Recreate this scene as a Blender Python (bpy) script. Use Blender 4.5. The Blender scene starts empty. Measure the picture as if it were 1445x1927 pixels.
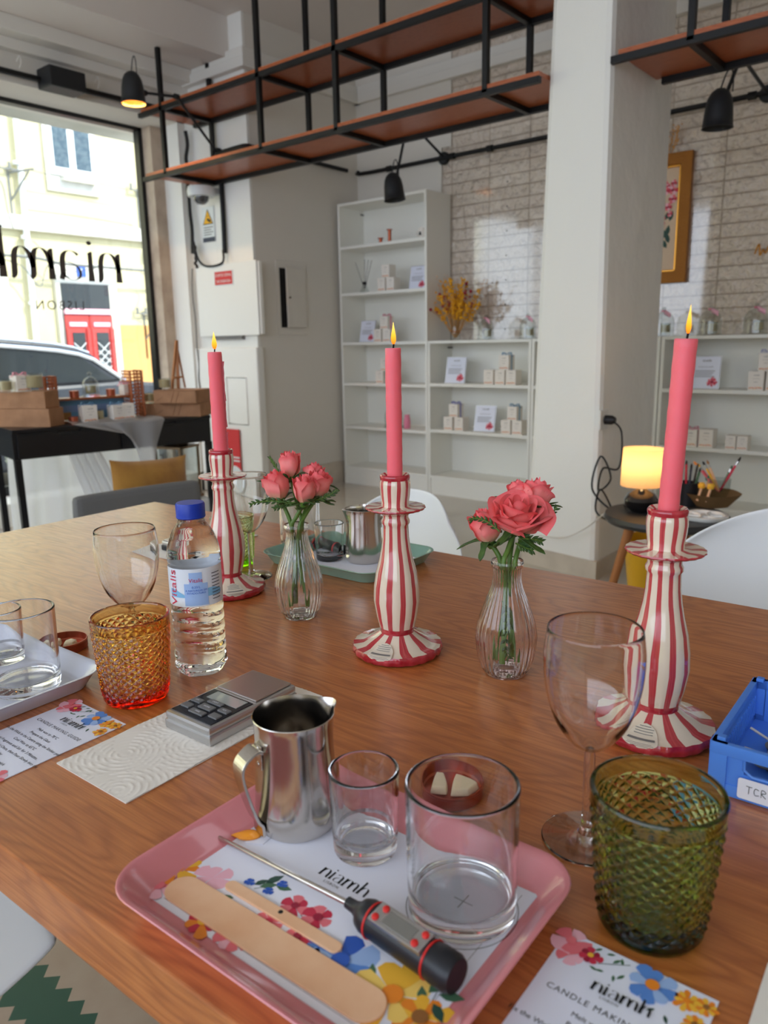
import bpy, bmesh, math, random
from mathutils import Vector, Matrix, noise as mnoise
random.seed(7)
PI = math.pi
scn = bpy.context.scene
COL = scn.collection

# ------------------------------------------------------------------ camera, world, light, exposure
CAMZ = 1.06                       # eye height of the seated photographer
FPX = 1448.9                      # focal length in pixels of a 1445x1927 frame
PITCH, ROLL, YAW = math.radians(12.353), math.radians(-1.046), math.radians(39.79)
cp, sp = math.cos(PITCH), math.sin(PITCH)
cr, sr = math.cos(ROLL), math.sin(ROLL)
_R = Matrix(((cr, -sr, 0), (sr, cr, 0), (0, 0, 1))) @ Matrix(((1, 0, 0), (0, -sp, -cp), (0, cp, -sp)))
_M = Matrix(((math.cos(YAW), -math.sin(YAW), 0), (math.sin(YAW), math.cos(YAW), 0), (0, 0, 1)))
W2C = _R @ _M.transposed()        # room axes -> right, down, forward
C2W = W2C.transposed()
cam_d = bpy.data.cameras.new('camera')
cam = bpy.data.objects.new('camera', cam_d); COL.objects.link(cam)
cam_d.sensor_fit = 'VERTICAL'; cam_d.sensor_height = 36; cam_d.lens = FPX / 1927 * 36
cam_d.clip_start = .02; cam_d.clip_end = 200
rt, dn, fw = (C2W @ Vector(v) for v in ((1, 0, 0), (0, 1, 0), (0, 0, 1)))
cam.matrix_world = Matrix(((rt.x, -dn.x, -fw.x, 0), (rt.y, -dn.y, -fw.y, 0), (rt.z, -dn.z, -fw.z, CAMZ), (0, 0, 0, 1)))
cam_d.dof.use_dof = True; cam_d.dof.focus_distance = .82; cam_d.dof.aperture_fstop = 9.0
scn.camera = cam

wd = bpy.data.worlds.new('world'); scn.world = wd; wd.use_nodes = True
wd.node_tree.nodes['Background'].inputs[0].default_value = (.80, .90, 1.06, 1)
wd.node_tree.nodes['Background'].inputs[1].default_value = 1.45

def light(name, kind, loc, energy, color=(1, 1, 1), **kw):
    d = bpy.data.lights.new(name, kind); d.energy = energy; d.color = color
    o = bpy.data.objects.new(name, d); COL.objects.link(o); o.location = loc
    for k, v in kw.items():
        if k == 'aim': o.rotation_euler = Vector(v).to_track_quat('-Z', 'Y').to_euler()
        elif k == 'portal': d.cycles.is_portal = v
        else: setattr(d, k, v)
    return o
light('sun', 'SUN', (-6, 3, 9), 2.7, (1, .93, .8), angle=.01, aim=(-1, -.45, -1.0))
# daylight portals over the wall openings, the front one unseen (they only guide the sky light)
light('portal_shopfront', 'AREA', (-5.02, .5, 1.35), 1, shape='RECTANGLE', size=2.5, size_y=6.4, aim=(1, 0, 0), portal=True)
light('portal_front', 'AREA', (-1.2, -2.4, 1.93), 1, shape='RECTANGLE', size=6.8, size_y=1.86, aim=(0, 1, 0), portal=True)
scn.view_settings.view_transform = 'Standard'; scn.view_settings.look = 'None'
scn.view_settings.gamma = 1; scn.view_settings.use_curve_mapping = False
scn.view_settings.exposure = 1.25
cy = scn.cycles
cy.max_bounces = 12; cy.diffuse_bounces = 5; cy.glossy_bounces = 5; cy.transmission_bounces = 12
cy.transparent_max_bounces = 16; cy.sample_clamp_indirect = 6; cy.use_denoising = True
cy.blur_glossy = .6; cy.use_adaptive_sampling = True; cy.adaptive_threshold = .03

# ------------------------------------------------------------------ measuring: a sight line of the camera met with a real plane
def sight(px, py): return C2W @ Vector(((px - 722.5) / FPX, (py - 963.5) / FPX, 1))
O3 = Vector((0, 0, CAMZ))
def on_z(px, py, z): d = sight(px, py); return O3 + d * ((z - CAMZ) / d.z)
def on_y(px, py, y): d = sight(px, py); return O3 + d * (y / d.y)
def on_x(px, py, x): d = sight(px, py); return O3 + d * (x / d.x)
def depth(p): return (W2C @ (Vector(p) - O3)).z
def z_at(p, py):
    lo, hi = -1., 4.
    for _ in range(40):
        m = (lo + hi) / 2; q = W2C @ (Vector((p[0], p[1], m)) - O3)
        if FPX * q.y / q.z + 963.5 > py: lo = m
        else: hi = m
    return lo
def rad(p, hw, z=None): return hw * depth((p[0], p[1], p[2] if z is None else z)) / FPX
def profile(base, pts):
    """pts = (pixel row, half width in pixels) up the axis above base -> (radius, height above base)"""
    out = []
    for py, hw in pts:
        z = z_at(base, py); out.append((rad(base, hw, z), z - base[2]))
    return out

# ------------------------------------------------------------------ materials
def lin(r, g, b):
    f = lambda v: (v / 255 / 12.92) if v / 255 <= .04045 else ((v / 255 + .055) / 1.055) ** 2.4
    return (f(r), f(g), f(b), 1)
MATS = {}
def mat(name, col=(.8, .8, .8, 1), rough=.5, metal=0, trans=0, ior=1.45, coat=0, sss=0, sss_col=None, spec=.5, alpha=1, emit=None, estr=0, bump=None, vary=None, sheen=0):
    m = bpy.data.materials.new(name); m.use_nodes = True
    nt = m.node_tree; b = nt.nodes['Principled BSDF']
    I = b.inputs
    I['Base Color'].default_value = col; I['Roughness'].default_value = rough; I['Metallic'].default_value = metal
    I['Transmission Weight'].default_value = trans; I['IOR'].default_value = ior; I['Coat Weight'].default_value = coat
    I['Coat Roughness'].default_value = .08
    I['Specular IOR Level'].default_value = spec; I['Alpha'].default_value = alpha
    if sheen: I['Sheen Weight'].default_value = sheen
    if sss:
        I['Subsurface Weight'].default_value = sss; I['Subsurface Radius'].default_value = sss_col or (.02, .006, .006)
        I['Subsurface Scale'].default_value = 1.0
    if emit: I['Emission Color'].default_value = emit; I['Emission Strength'].default_value = estr
    N = nt.nodes; L = nt.links
    if bump or vary:
        tc = N.new('ShaderNodeTexCoord')
    if bump:   # (scale, strength, distance)
        ns = N.new('ShaderNodeTexNoise'); ns.inputs['Scale'].default_value = bump[0]; ns.inputs['Detail'].default_value = 4
        L.new(tc.outputs['Object'], ns.inputs['Vector'])
        bp = N.new('ShaderNodeBump'); bp.inputs['Strength'].default_value = bump[1]; bp.inputs['Distance'].default_value = bump[2]
        L.new(ns.outputs['Fac'], bp.inputs['Height']); L.new(bp.outputs[0], I['Normal'])
    if vary:   # (scale, colour2, contrast lo, hi)
        n2 = N.new('ShaderNodeTexNoise'); n2.inputs['Scale'].default_value = vary[0]; n2.inputs['Detail'].default_value = 5
        L.new(tc.outputs['Object'], n2.inputs['Vector'])
        mr = N.new('ShaderNodeMapRange'); mr.inputs[1].default_value = vary[2]; mr.inputs[2].default_value = vary[3]
        L.new(n2.outputs['Fac'], mr.inputs[0])
        mx = N.new('ShaderNodeMix'); mx.data_type = 'RGBA'
        mx.inputs[6].default_value = col; mx.inputs[7].default_value = vary[1]
        L.new(mr.outputs[0], mx.inputs[0]); L.new(mx.outputs[2], I['Base Color'])
    MATS[name] = m
    return m

class NB:   # small node builder
    def __init__(s, m): s.nt = m.node_tree; s.N = s.nt.nodes; s.L = s.nt.links; s.b = s.N['Principled BSDF']; s.tc = s.N.new('ShaderNodeTexCoord')
    def v(s, x, sock):
        if isinstance(x, (int, float)): sock.default_value = x
        elif isinstance(x, tuple): sock.default_value = x
        else: s.L.new(x, sock)
    def math(s, op, a, b=0, c=None):
        n = s.N.new('ShaderNodeMath'); n.operation = op; s.v(a, n.inputs[0]); s.v(b, n.inputs[1])
        if c is not None: s.v(c, n.inputs[2])
        return n.outputs[0]
    def mapping(s, vec, scale=(1, 1, 1), rot=(0, 0, 0), loc=(0, 0, 0)):
        n = s.N.new('ShaderNodeMapping'); n.inputs['Scale'].default_value = scale; n.inputs['Rotation'].default_value = rot; n.inputs['Location'].default_value = loc
        s.L.new(vec, n.inputs[0]); return n.outputs[0]
    def noise(s, vec, scale, detail=4, rough=.5, dist=0):
        n = s.N.new('ShaderNodeTexNoise'); n.inputs['Scale'].default_value = scale; n.inputs['Detail'].default_value = detail
        n.inputs['Roughness'].default_value = rough; n.inputs['Distortion'].default_value = dist
        s.L.new(vec, n.inputs['Vector']); return n.outputs['Fac']
    def wave(s, vec, scale, dist=0, det=2, dscale=1, typ='BANDS', direction='X'):
        n = s.N.new('ShaderNodeTexWave'); n.wave_type = typ
        if typ == 'BANDS': n.bands_direction = direction
        else: n.rings_direction = direction
        n.inputs['Scale'].default_value = scale; n.inputs['Distortion'].default_value = dist; n.inputs['Detail'].default_value = det
        n.inputs['Detail Scale'].default_value = dscale; s.L.new(vec, n.inputs['Vector']); return n.outputs['Fac']
    def rng(s, x, a, b, c=0, d=1):
        n = s.N.new('ShaderNodeMapRange'); s.v(x, n.inputs[0]); n.inputs[1].default_value = a; n.inputs[2].default_value = b
        n.inputs[3].default_value = c; n.inputs[4].default_value = d; return n.outputs[0]
    def mix(s, f, a, b, mode='MIX'):
        n = s.N.new('ShaderNodeMix'); n.data_type = 'RGBA'; n.blend_type = mode; s.v(f, n.inputs[0]); s.v(a, n.inputs[6]); s.v(b, n.inputs[7]); return n.outputs[2]
    def sep(s, vec): n = s.N.new('ShaderNodeSeparateXYZ'); s.L.new(vec, n.inputs[0]); return n.outputs
    def comb(s, x, y, z): n = s.N.new('ShaderNodeCombineXYZ'); s.v(x, n.inputs[0]); s.v(y, n.inputs[1]); s.v(z, n.inputs[2]); return n.outputs[0]
    def bump(s, h, st, d): n = s.N.new('ShaderNodeBump'); n.inputs['Strength'].default_value = st; n.inputs['Distance'].default_value = d; s.L.new(h, n.inputs['Height']); s.L.new(n.outputs[0], s.b.inputs['Normal'])
    def color(s, c): s.L.new(c, s.b.inputs['Base Color'])

WALLC = lin(222, 216, 206)
M_wall = mat('wall_paint', WALLC, .75, bump=(9, .25, .01))
M_pillar = mat('rough_plaster', lin(236, 234, 228), .6, bump=(6, .5, .02))
M_ceil = mat('ceiling_paint', lin(222, 214, 206), .8)
M_corn = mat('cornice_paint', lin(226, 222, 214), .6)
M_base = mat('baseboard_tile', lin(205, 193, 176), .35, vary=(8, lin(190, 178, 162), .4, .7))
M_shelfw = mat('white_melamine', lin(240, 238, 230), .4)
M_black = mat('black_steel', lin(26, 26, 27), .45, metal=.3, bump=(60, .1, .001))
M_lampblk = mat('black_lamp_enamel', lin(30, 31, 33), .5)
M_blkwood = mat('black_desk', lin(20, 21, 25), .35)
M_steel = mat('brushed_steel', lin(205, 200, 193), .16, metal=1, bump=(90, .06, .001))
M_silver = mat('silver_plastic', lin(190, 190, 190), .28, metal=.85)
M_platter = mat('brushed_platter', lin(200, 190, 184), .3, metal=1)
M_paper = mat('white_paper', lin(238, 240, 252), .5)
M_cardc = mat('laminated_card', lin(234, 237, 252), .25, coat=.7)
M_ink = mat('black_ink', lin(24, 24, 26), .6)
M_greyink = mat('grey_ink', lin(125, 122, 120), .7)
M_white = mat('white_ceramic', lin(242, 242, 240), .2, coat=.4)
M_chair = mat('white_polypropylene', lin(236, 237, 238), .35)
M_green_l = mat('mint_tray_melamine', lin(140, 178, 160), .25, coat=.3)
M_pink_t = mat('pink_tray_melamine', lin(222, 136, 142), .22, coat=.6)
M_white_t = mat('pale_tray_melamine', lin(214, 218, 232), .2, coat=.5)
M_copper = mat('copper_tin', lin(178, 96, 70), .3, metal=.75)
M_wax = mat('cream_wax', lin(240, 222, 190), .5, sss=.4, sss_col=(.01, .008, .005), bump=(300, .3, .001))
M_candle = mat('pink_candle_wax', lin(255, 112, 124), .42, sss=.55, sss_col=(.02, .004, .004), bump=(120, .12, .001))
M_wick = mat('charred_wick', lin(25, 18, 15), .9)
M_glass = mat('clear_glass', (1, 1, 1, 1), 0, trans=1, ior=1.47)
M_pet = mat('bottle_plastic', (.97, .985, 1, 1), .02, trans=1, ior=1.3)
M_wood_tan = mat('birch_wood', lin(246, 200, 160), .55, vary=(30, lin(238, 184, 142), .4, .7))
M_rubber = mat('black_plastic', lin(28, 30, 36), .38)
M_red = mat('red_plastic', lin(214, 40, 36), .4)
M_lcd = mat('lcd_glass', lin(120, 118, 112), .1, coat=.8)
M_screen = mat('pale_lcd', lin(172, 178, 172), .12, coat=.8)
M_key = mat('grey_keys', lin(112, 112, 112), .5)
M_kraft = mat('kraft_paper', lin(176, 130, 94), .7, vary=(14, lin(158, 114, 80), .35, .65))
M_wicker = mat('wicker', lin(176, 94, 48), .5, bump=(400, .5, .002))
M_blue = mat('blue_crate_plastic', lin(84, 142, 236), .4)
M_capblue = mat('blue_cap', lin(10, 52, 168), .35)
M_mustard = mat('mustard_velvet', lin(184, 132, 52), .8, sheen=.5, vary=(9, lin(160, 108, 40), .4, .65))
M_greyfab = mat('grey_fabric', lin(112, 112, 112), .85, bump=(200, .4, .002))
M_leaf = mat('rose_leaf', lin(52, 84, 38), .45, vary=(60, lin(84, 112, 50), .4, .7))
M_stem = mat('rose_stem', lin(96, 128, 52), .4, vary=(30, lin(66, 98, 36), .4, .7))
M_towel = mat('paper_towel', lin(236, 230, 220), .9)
M_gold = mat('gilded_wood', lin(170, 112, 50), .35, metal=.6, bump=(180, .9, .006))
M_goldw = mat('gold_wire', lin(214, 150, 60), .3, metal=.8)
M_pine = mat('easel_wood', lin(176, 112, 62), .5)
M_brass = mat('lantern_metal', lin(130, 108, 84), .35, metal=.8)
M_orange_w = mat('orange_wax', lin(240, 150, 28), .25, coat=.5)
M_amberwax = mat('ivory_candle', lin(222, 198, 150), .5)
M_socket = mat('white_switch_plastic', lin(226, 224, 218), .35)
M_cable = mat('black_cable', lin(24, 23, 24), .5)
M_cablew = mat('white_cable', lin(214, 208, 198), .5)
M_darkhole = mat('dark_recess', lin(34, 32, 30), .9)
PRINT = {k: mat('print_' + k, lin(*v), .55) for k, v in dict(yellow=(246, 188, 60), orange=(240, 140, 40), blue=(92, 140, 214), deepblue=(52, 96, 190),
         paleblue=(158, 188, 234), pink=(236, 120, 130), palepink=(244, 186, 200), red=(206, 50, 78), crimson=(160, 30, 60), leaf=(74, 112, 84), darkleaf=(44, 78, 66), signred=(206, 50, 52), signyellow=(244, 180, 24), navy=(60, 66, 84), brown=(150, 100, 50), skyblue=(130, 186, 224)).items()}
M_rib = {k: mat('ribbon_' + k, lin(*v), .35, sheen=.3) for k, v in dict(pink=(232, 130, 156), blue=(86, 150, 190), violet=(112, 112, 196), lightpink=(240, 176, 196)).items()}

# oak veneer of the big table
def wood(name, c1, c2, c3, rough=.38, plank=.21, scale=1.0, coat=0):
    m = mat(name, c1, rough, coat=coat, spec=.7); m.node_tree.nodes['Principled BSDF'].inputs['Coat Roughness'].default_value = .24; m.node_tree.nodes['Principled BSDF'].inputs['Coat IOR'].default_value = 1.65; n = NB(m); ob = n.tc.outputs['Object']
    x, y, z = n.sep(ob)
    idx = n.math('FLOOR', n.math('DIVIDE', n.math('ADD', y, 3.0), plank))
    off = n.math('MULTIPLY', idx, 7.31)
    v = n.comb(n.math('ADD', x, off), n.math('ADD', y, z), n.math('MULTIPLY', idx, 1.7))
    warp = n.noise(n.mapping(v, (1.1, 5.5, 1)), 1.6 * scale, 3, .5)
    rings = n.math('FRACT', n.math('MULTIPLY', n.math('ADD', warp, n.math('MULTIPLY', n.noise(n.mapping(v, (6, 30, 1)), 3, 2), .035)), 26.0))
    rings = n.math('ABSOLUTE', n.math('SUBTRACT', rings, .5))
    fine = n.noise(n.mapping(v, (3, 170, 3)), 3.2 * scale, 6, .65)
    fine2 = n.noise(n.mapping(v, (1.2, 60, 1)), 3 * scale, 4, .6)
    f1 = n.rng(fine, .36, .66); f2 = n.rng(rings, .05, .42)
    c = n.mix(n.math('MULTIPLY', f2, .7), c1, c2)
    c = n.mix(n.math('MULTIPLY', n.rng(rings, .32, .5), .35), c, c3)
    c = n.mix(n.math('MULTIPLY', f1, .5), c, c3)
    c = n.mix(n.math('MULTIPLY', n.rng(fine2, .3, .7), .35), c, c2)
    tone = n.rng(n.noise(n.comb(0, 0, idx), 3.1, 0), .3, .7, 0, .25)
    c = n.mix(tone, c, c3)
    n.color(c)
    n.bump(n.math('ADD', n.math('MULTIPLY', fine, .6), n.math('MULTIPLY', rings, .5)), .2, .0012)
    n.L.new(n.rng(fine, .3, .7, rough - .05, rough + .12), n.b.inputs['Roughness'])
    return m
M_table = wood('oak_veneer', lin(216, 134, 68), lin(184, 104, 46), lin(138, 70, 28), .34, coat=.65)
M_shelfwood = wood('orange_veneer', lin(188, 104, 56), lin(168, 84, 42), lin(140, 66, 32), .3, 5.0)

def tile_wall():
    m = mat('glazed_tiles', lin(214, 198, 178), .07, coat=1.0); n = NB(m); x, y, z = n.sep(n.tc.outputs['Object'])
    def grout(u, size, w):
        f = n.math('FRACT', n.math('DIVIDE', u, size)); d = n.math('MULTIPLY', n.math('MINIMUM', f, n.math('SUBTRACT', 1, f)), size)
        return n.rng(d, w * .5, w * .5 + .0022)
    gx = grout(n.math('ADD', x, 20.02), .3, .003); gz = grout(n.math('ADD', z, 10.03), .075, .003)
    g = n.math('MINIMUM', gx, gz)
    cell = n.comb(n.math('FLOOR', n.math('DIVIDE', n.math('ADD', x, 20.02), .3)), 0, n.math('FLOOR', n.math('DIVIDE', n.math('ADD', z, 10.03), .075)))
    wn = n.N.new('ShaderNodeTexWhiteNoise'); n.L.new(cell, wn.inputs[0])
    c = n.mix(n.math('MULTIPLY', wn.outputs['Value'], .5), lin(224, 210, 194), lin(212, 194, 176))
    n.color(n.mix(g, lin(200, 180, 158), c))
    vv = n.N.new('ShaderNodeVectorMath'); vv.operation = 'ADD'; n.L.new(n.tc.outputs['Object'], vv.inputs[0])
    vs = n.N.new('ShaderNodeVectorMath'); vs.operation = 'SCALE'; n.L.new(wn.outputs['Color'], vs.inputs[0]); vs.inputs['Scale'].default_value = 5
    n.L.new(vs.outputs[0], vv.inputs[1])
    n.b.inputs['Coat IOR'].default_value = 1.9; h = n.noise(vv.outputs[0], 20, 2, .4)
    n.bump(n.math('ADD', n.math('MULTIPLY', h, .9), n.math('MULTIPLY', g, .12)), 1.0, .06)
    n.L.new(n.rng(g, 0, 1, .7, .07), n.b.inputs['Roughness'])
    return m
M_tiles = tile_wall()

def stripes():
    m = mat('striped_ceramic', lin(232, 214, 190), .12, coat=.6); n = NB(m); ob = n.tc.outputs['Object']; x, y, z = n.sep(ob)
    a = n.math('ARCTAN2', y, x)
    wob = n.math('MULTIPLY', n.math('SUBTRACT', n.noise(n.mapping(ob, (18, 18, 14)), 1, 2), .5), .55)
    t = n.math('FRACT', n.math('ADD', n.math('ADD', n.math('MULTIPLY', a, 10 / (2 * PI)), wob), 20))
    d = n.math('ABSOLUTE', n.math('SUBTRACT', t, .5))
    mask = n.rng(d, .195, .212, 1, 0)
    tone = n.noise(n.mapping(n.comb(n.math('MULTIPLY', a, 14), 0, n.math('MULTIPLY', z, 9)), (1, 1, 1)), 1.6, 4, .6)
    red = n.mix(n.rng(tone, .3, .7), lin(176, 44, 56), lin(206, 84, 86))
    n.color(n.mix(mask, lin(232, 216, 194), red))
    return m
M_striped = stripes()
M_redglaze = mat('red_glaze', lin(168, 26, 44), .12, coat=.6, vary=(70, lin(196, 62, 70), .45, .7))

def floor_mat():
    m = mat('polished_floor_tiles', lin(196, 188, 176), .12); n = NB(m); x, y, z = n.sep(n.tc.outputs['Object'])
    def g(u):
        f = n.math('FRACT', n.math('DIVIDE', n.math('ADD', u, 20.1), .6)); return n.rng(n.math('MINIMUM', f, n.math('SUBTRACT', 1, f)), .002, .006)
    gg = n.math('MINIMUM', g(x), g(y))
    c = n.mix(n.noise(n.tc.outputs['Object'], 3, 5), lin(208, 200, 188), lin(190, 182, 168))
    n.color(n.mix(gg, lin(150, 142, 130), c)); n.L.new(n.rng(gg, 0, 1, .6, .14), n.b.inputs['Roughness'])
    return m
M_floor = floor_mat()
def zigzag():
    m = mat('zigzag_floor_tiles', lin(190, 172, 150), .4); n = NB(m); x, y, z = n.sep(n.tc.outputs['Object'])
    tri = n.math('MULTIPLY', n.math('PINGPONG', x, .02), 1)
    f = n.math('FRACT', n.math('DIVIDE', n.math('ADD', n.math('ADD', y, tri), 10), .15))
    mk = n.rng(f, .46, .48)
    c = n.mix(n.noise(n.tc.outputs['Object'], 22, 5), lin(196, 178, 158), lin(176, 152, 132))
    n.color(n.mix(mk, c, lin(48, 92, 76)))
    return m
M_zig = zigzag()

def rose_mat():
    m = mat('coral_petals', lin(236, 70, 84), .5, sss=.4, sss_col=(.004, .001, .001)); n = NB(m)
    at = n.N.new('ShaderNodeAttribute'); at.attribute_name = 'petal'; s = n.sep(at.outputs['Vector'])
    c = n.mix(n.rng(s[0], 0, .45), lin(253, 206, 164), lin(255, 146, 142))
    c = n.mix(n.rng(s[0], .75, 1), c, lin(254, 112, 118))
    vein = n.noise(n.mapping(at.outputs['Vector'], (2, 60, 1)), 1, 2)
    c = n.mix(n.math('MULTIPLY', n.rng(vein, .4, .7), .2), c, lin(236, 84, 92))
    n.color(c)
    return m
M_rose = rose_mat()

def tinted(name, col, dens, ior=1.5):
    m = bpy.data.materials.new(name); m.use_nodes = True; nt = m.node_tree; nt.nodes.remove(nt.nodes['Principled BSDF'])
    g = nt.nodes.new('ShaderNodeBsdfGlass'); g.inputs['IOR'].default_value = ior; g.inputs['Roughness'].default_value = .0
    v = nt.nodes.new('ShaderNodeVolumeAbsorption'); v.inputs['Color'].default_value = col; v.inputs['Density'].default_value = dens
    o = nt.nodes['Material Output']; nt.links.new(g.outputs[0], o.inputs['Surface']); nt.links.new(v.outputs[0], o.inputs['Volume'])
    return m
M_amber = tinted('amber_glass', (1, .76, .0, 1), 300)
M_olive = tinted('olive_green_glass', (.70, .80, .0, 1), 290)
M_lime = tinted('lime_green_glass', (.8, .95, .2, 1), 130)
M_vasepink = tinted('pale_pink_glass', (1, .86, .88, 1), 55, 1.45)

def thin_glass(name, tint=(1, 1, 1, 1), refl=.5, rough=0, add=.04):
    """one-sheet glass: mostly see-through, with a grazing reflection"""
    m = bpy.data.materials.new(name); m.use_nodes = True; nt = m.node_tree; N = nt.nodes; L = nt.links; N.remove(N['Principled BSDF'])
    t = N.new('ShaderNodeBsdfTransparent'); t.inputs[0].default_value = tint
    g = N.new('ShaderNodeBsdfGlossy'); g.inputs['Roughness'].default_value = rough
    f = N.new('ShaderNodeLayerWeight'); f.inputs[0].default_value = .5
    pw_ = N.new('ShaderNodeMath'); pw_.operation = 'POWER'; pw_.inputs[1].default_value = 4; L.new(f.outputs['Facing'], pw_.inputs[0])
    mu = N.new('ShaderNodeMath'); mu.operation = 'MULTIPLY_ADD'; mu.inputs[1].default_value = refl; mu.inputs[2].default_value = add; mu.use_clamp = True
    mx = N.new('ShaderNodeMixShader'); L.new(pw_.outputs[0], mu.inputs[0]); L.new(mu.outputs[0], mx.inputs[0])
    L.new(t.outputs[0], mx.inputs[1]); L.new(g.outputs[0], mx.inputs[2]); L.new(mx.outputs[0], N['Material Output'].inputs['Surface'])
    return m
M_pane = thin_glass('window_pane', (.97, .99, .98, 1), .4)
M_tglass = thin_glass('thin_glass', (.88, .90, .89, 1), .9, add=.07)
def sheer(name, col, fac):
    m = bpy.data.materials.new(name); m.use_nodes = True; nt = m.node_tree; N = nt.nodes; L = nt.links; N.remove(N['Principled BSDF'])
    t = N.new('ShaderNodeBsdfTransparent'); d = N.new('ShaderNodeBsdfDiffuse'); d.inputs[0].default_value = col
    tl = N.new('ShaderNodeBsdfTranslucent'); tl.inputs[0].default_value = col
    a = N.new('ShaderNodeMixShader'); a.inputs[0].default_value = .5; L.new(d.outputs[0], a.inputs[1]); L.new(tl.outputs[0], a.inputs[2])
    mx = N.new('ShaderNodeMixShader'); mx.inputs[0].default_value = fac; L.new(t.outputs[0], mx.inputs[1]); L.new(a.outputs[0], mx.inputs[2])
    L.new(mx.outputs[0], N['Material Output'].inputs['Surface'])
    return m
M_tulle = sheer('white_tulle', lin(236, 236, 238), .55)
M_drape = sheer('white_voile', lin(240, 240, 242), .9)
M_shade = sheer('lamp_shade_linen', lin(228, 200, 160), 1.0)
def emissive(name, col, s):
    m = bpy.data.materials.new(name); m.use_nodes = True; N = m.node_tree.nodes; N.remove(N['Principled BSDF'])
    e = N.new('ShaderNodeEmission'); e.inputs[0].default_value = col; e.inputs[1].default_value = s
    m.node_tree.links.new(e.outputs[0], N['Material Output'].inputs['Surface']); return m
M_bulb = emissive('warm_bulb', (1, .6, .25, 1), 6)
def flame_mat():
    m = emissive('candle_flame', (1, .6, .1, 1), 1.0); nt = m.node_tree; N = nt.nodes; L = nt.links
    e = [q for q in N if q.type == 'EMISSION'][0]
    tc = N.new('ShaderNodeTexCoord'); s = N.new('ShaderNodeSeparateXYZ'); L.new(tc.outputs['Generated'], s.inputs[0])
    r = N.new('ShaderNodeValToRGB'); L.new(s.outputs[2], r.inputs[0])
    r.color_ramp.elements[0].color = (1, .16, .01, 1); r.color_ramp.elements[1].color = (1, .62, .16, 1)
    k = r.color_ramp.elements.new(.4); k.color = (1, .42, .03, 1)
    L.new(r.outputs[0], e.inputs[0]); e.inputs[1].default_value = .75
    return m
M_flame = flame_mat()

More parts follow.
